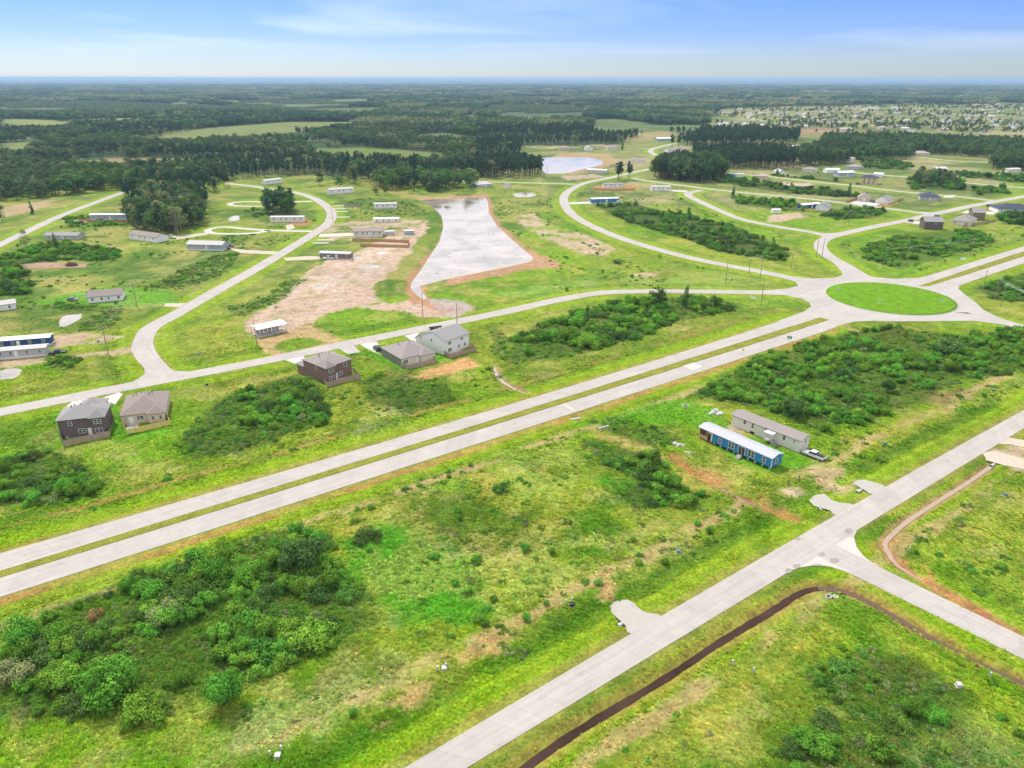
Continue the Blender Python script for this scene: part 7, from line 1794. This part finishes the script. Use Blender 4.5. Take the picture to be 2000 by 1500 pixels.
for t_ in T:
    _, x, y, h, w, k_, v, ph = t_
    nm, ad = NMT[k_]
    if ph and cnt.get(nm, 0) < 260:
        cnt[nm] = cnt.get(nm, 0) + 1
        o = plant(nm, TREES[k_][v], x, y, w, h, ad + ' ' + ph, 'tree', ad + 's ' + ph, ('crown', 'trunk'), z=0.0); REFINE.append((o, *PX(x, y)))
    else: rest.append((x, y, w, h, k_, v))
# the wooded plain beyond: canopy to the horizon
def far_crown(seed, m):
    r = random.Random(seed); return leaf_cloud('canopy', [(r.uniform(-.35, .35), r.uniform(-.35, .35), .45 + r.uniform(-.1, .25), .28, .28, .24) for _ in range(6)], 90, .12, m, seed, .5)
FARC = [[far_crown(900 + i, m)] for i, m in enumerate((L_PINE, L_DARK, L_OAK, L_OAK, L_GREYL))]
prot, off, k0 = [], {}, 0
for kk in TREES:
    off[kk] = k0; k0 += len(TREES[kk]); prot += [list(a_) for a_ in TREES[kk]]
nb = k0; prot += FARC
rows = [(x, y, w, h, off[k_] + v) for x, y, w, h, k_, v in rest]
for y0, y1, sp, sc_ in ((1500, 2600, 11.5, 15), (2600, 5200, 24, 27), (5200, 11000, 60, 62)):
    p = wood_points(y0, y1, sp)
    yg = np.zeros(len(p), bool)
    for P in YOUNG: yg |= sdf_poly(P, p[:, 0], p[:, 1]) > 0
    v = fbm(p[:, 0], p[:, 1], 160, 311); u = rng.random(len(p)); ff = fbm(p[:, 0], p[:, 1] * .8, 700, 90)
    yg |= ff > .64
    kn = nb + np.where(v > .55, 0, np.where(v > .5, 1, np.where((u < .12) | (v < .40), 4, 2)))
    h = np.where(yg, 4.0, 9 + 7 * u + 6 * (v - .5)); kn = np.where(yg, nb + 2, kn)
    s_ = sc_ * (.8 + .5 * rng.random(len(p)))
    rows += list(zip(p[:, 0], p[:, 1], s_, h * 1.25, kn))
ra = np.array(rows)
stuff_scatter('distant_wood', prot, dict(co=np.stack([ra[:, 0], ra[:, 1], np.zeros(len(ra))], 1), sx=ra[:, 2], sz=ra[:, 3], turn=rng.random(len(ra)) * 6.28, kind_no=ra[:, 4]), 'continuous dark woodland stretching to the horizon', 'woodland')

# --- grass tufts on the nearer land
def tuft_mesh(seed, n, h):
    r = random.Random(seed); v, f = [], []
    for i in range(n):
        a_ = r.uniform(0, 6.28); d = r.uniform(0, .28); b_ = r.uniform(0, 6.28); w = r.uniform(.05, .09); lean = r.uniform(.15, .6); hh = h * r.uniform(.6, 1.1)
        cx_, cy_ = d * math.cos(a_), d * math.sin(a_); k = len(v)
        v += [(cx_ - w * math.sin(b_), cy_ + w * math.cos(b_), -.05), (cx_ + w * math.sin(b_), cy_ - w * math.cos(b_), -.05), (cx_ + lean * math.cos(b_) + .5 * w, cy_ + lean * math.sin(b_), hh), (cx_ + lean * .4 * math.cos(b_) - 1.2 * w * math.sin(b_), cy_ + lean * .4 * math.sin(b_) + 1.2 * w * math.cos(b_), hh * .6)]
        f += [(k, k + 1, k + 2, k + 3)]
    me = bpy.data.meshes.new('tuft'); me.from_pydata(v, [], f); me.update(); return me
def tuft_mat():
    m = bpy.data.materials.new('grass_blades'); m.use_nodes = True
    n, l = m.node_tree.nodes, m.node_tree.links
    n.remove(n['Principled BSDF']); out = n['Material Output']
    at = n.new('ShaderNodeAttribute'); at.attribute_type = 'INSTANCER'; at.attribute_name = 'tint'
    d = n.new('ShaderNodeBsdfDiffuse'); t = n.new('ShaderNodeBsdfTranslucent'); mx = n.new('ShaderNodeMixShader'); mx.inputs[0].default_value = .15
    nv = n.new('ShaderNodeCombineXYZ'); nv.inputs[2].default_value = 1.0; l.new(nv.outputs[0], d.inputs['Normal'])
    l.new(at.outputs['Color'], d.inputs[0]); l.new(at.outputs['Color'], t.inputs[0]); l.new(d.outputs[0], mx.inputs[1]); l.new(t.outputs[0], mx.inputs[2]); l.new(mx.outputs[0], out.inputs[0])
    return m
MT = tuft_mat(); tufts = []
for i in range(4):
    q_ = tuft_mesh(i, 16, (.35, .5, .45, .6)[i]); q_.materials.append(MT); tufts.append([q_])
NG = 280000
u = rng.random(NG); yy = 62 + (340 - 62) * u ** 1.55; xx = (rng.random(NG) * 2 - 1) * (.78 * yy + 25)
pp_ = np.stack([xx, yy], 1); pp_ = pp_[free(pp_, -.12)]
c = land_colour(pp_[:, 0], pp_[:, 1]); ok = rng.random(len(pp_)) < .12 + .88 * sstep(.95, 1.35, c[:, 1] / c[:, 0])
for P in (DITCH, DITCH2):
    ok &= dist_line(P[::4], pp_[:, 0], pp_[:, 1]) > 1.15
dens = vnoise(pp_[:, 0], pp_[:, 1], 5, 401)
ok &= rng.random(len(pp_)) < (.35 + .9 * dens)
ok &= rng.random(len(pp_)) < sstep(330, 190, pp_[:, 1])
pp_, c, dens = pp_[ok], c[ok], dens[ok]
i_ = np.clip(np.searchsorted(xs, pp_[:, 0]) - 1, 0, NX - 2); j_ = np.clip(np.searchsorted(ys, pp_[:, 1]) - 1, 0, NY - 2)
zz = Zg[np.maximum(remap[j_ * NX + i_], 0)]
offr = off_road[np.maximum(remap[j_ * NX + i_], 0)]
# short turf on the median and the roundabout island
def extra_turf(pts, z, col):
    global pp_, c, dens, zz, offr
    pp_ = np.concatenate([pp_, pts]); c = np.concatenate([c, np.tile(col, (len(pts), 1))]); dens = np.concatenate([dens, np.full(len(pts), .25)]); zz = np.concatenate([zz, z]); offr = np.concatenate([offr, np.zeros(len(pts))])
for A_, B_, nn in ((BUb, BLt, 2600), (NUb, NLt, 800)):
    t_ = rng.random(nn) * (len(A_) - 1.01); i0 = t_.astype(int); w_ = (t_ - i0)[:, None]; u_ = (.1 + .8 * rng.random(nn))[:, None]
    extra_turf((A_[i0] * (1 - w_) + A_[i0 + 1] * w_) * (1 - u_) + (B_[i0] * (1 - w_) + B_[i0 + 1] * w_) * u_, np.full(nn, .09), alb(182, 186, 80))
nn = 4500; rr = np.sqrt(rng.random(nn)) * .985; aa = rng.random(nn) * 6.283
ipt = np.stack([ic[0] + IR * rr * np.cos(aa), ic[1] + IR * rr * np.sin(aa)], 1); sel = vnoise(ipt[:, 0], ipt[:, 1], 6, 95) > .3
extra_turf(ipt[sel], (.19 + .5 * (1 - rr ** 2))[sel], alb(150, 190, 50))
n_ = len(pp_)
tn = c * (1.55 + 1.3 * rng.random((n_, 1)) ** 1.2) * (1 + .14 * rng.normal(size=(n_, 3)) * np.array([1, .5, .6]))
sz_ = (.42 + .8 * dens * rng.random(n_)) * (.55 + .45 * sstep(2, 10, np.interp(np.arange(n_), np.arange(n_), offr)))
stuff_scatter('meadow_grass', tufts, dict(co=np.stack([pp_[:, 0], pp_[:, 1], zz], 1), sx=sz_ * 1.3, sz=sz_ * .72, turn=rng.random(n_) * 6.28, kind_no=rng.integers(0, 4, n_)), 'rough grass and weeds covering the open lots', 'grass', tint=np.clip(tn, .003, .8))

# ------------------------------------------------------------------ haze
hz = MB().box(-60000, 60000, -3000, 50000, -4, 97).build('haze', None) if False else None
mb = MB().box(-60000, 60000, -3000, 50000, -4, 97)
hme = bpy.data.meshes.new('haze'); hme.from_pydata(mb.v, [], mb.f); hme.update()
hm = bpy.data.materials.new('haze_air'); hm.use_nodes = True
hn, hl = hm.node_tree.nodes, hm.node_tree.links
hn.clear(); ho = hn.new('ShaderNodeOutputMaterial'); pv = hn.new('ShaderNodeVolumePrincipled')
pv.inputs['Color'].default_value = (.36, .53, .80, 1); pv.inputs['Density'].default_value = 7.0e-5; pv.inputs['Anisotropy'].default_value = .2
hl.new(pv.outputs[0], ho.inputs['Volume'])
hme.materials.append(hm)
tag(link('haze', hme), 'thin blue summer haze over the plain', kind='stuff')

# ------------------------------------------------------------------ finer labels inside each group
byl = {}
for o, a_, b_ in REFINE: byl.setdefault(o['label'], []).append((o, a_, b_))
def ranks(v, names):
    if len(v) < 2: return [''] * len(v)
    od = np.argsort(np.argsort(v)); n = len(v); k = len(names)
    return [names[min(k - 1, int(i * k / n))] for i in od]
for lb, L_ in byl.items():
    if len(L_) < 2: continue
    n = len(L_)
    col = ['left', 'right'] if n < 4 else (['left', 'middle', 'right'] if n < 12 else (['far left', 'left', 'middle', 'right', 'far right'] if n < 40 else ['leftmost', 'far left', 'left', 'middle', 'right', 'far right', 'rightmost']))
    row = [''] if n < 4 else (['back', 'front'] if n < 12 else (['back', 'mid', 'front'] if n < 40 else ['back', 'upper', 'lower', 'front']))
    cs_ = ranks([t_[1] for t_ in L_], col); rs_ = ranks([t_[2] for t_ in L_], row)
    sz = ranks([t_[0].scale[2] for t_ in L_], ['smaller', 'bigger']) if n > 6 else [''] * n
    for (o, _, _), c_, r_, s_ in zip(L_, cs_, rs_, sz):
        where = ', '.join(q_ for q_ in (c_, r_) if q_)
        full = ((s_ + ' ') if s_ else '') + lb + ', ' + where
        o['label'] = full if len(full.split()) <= 16 else lb + ', ' + where
        if len(o['label'].split()) > 16: o['label'] = lb + ', ' + c_
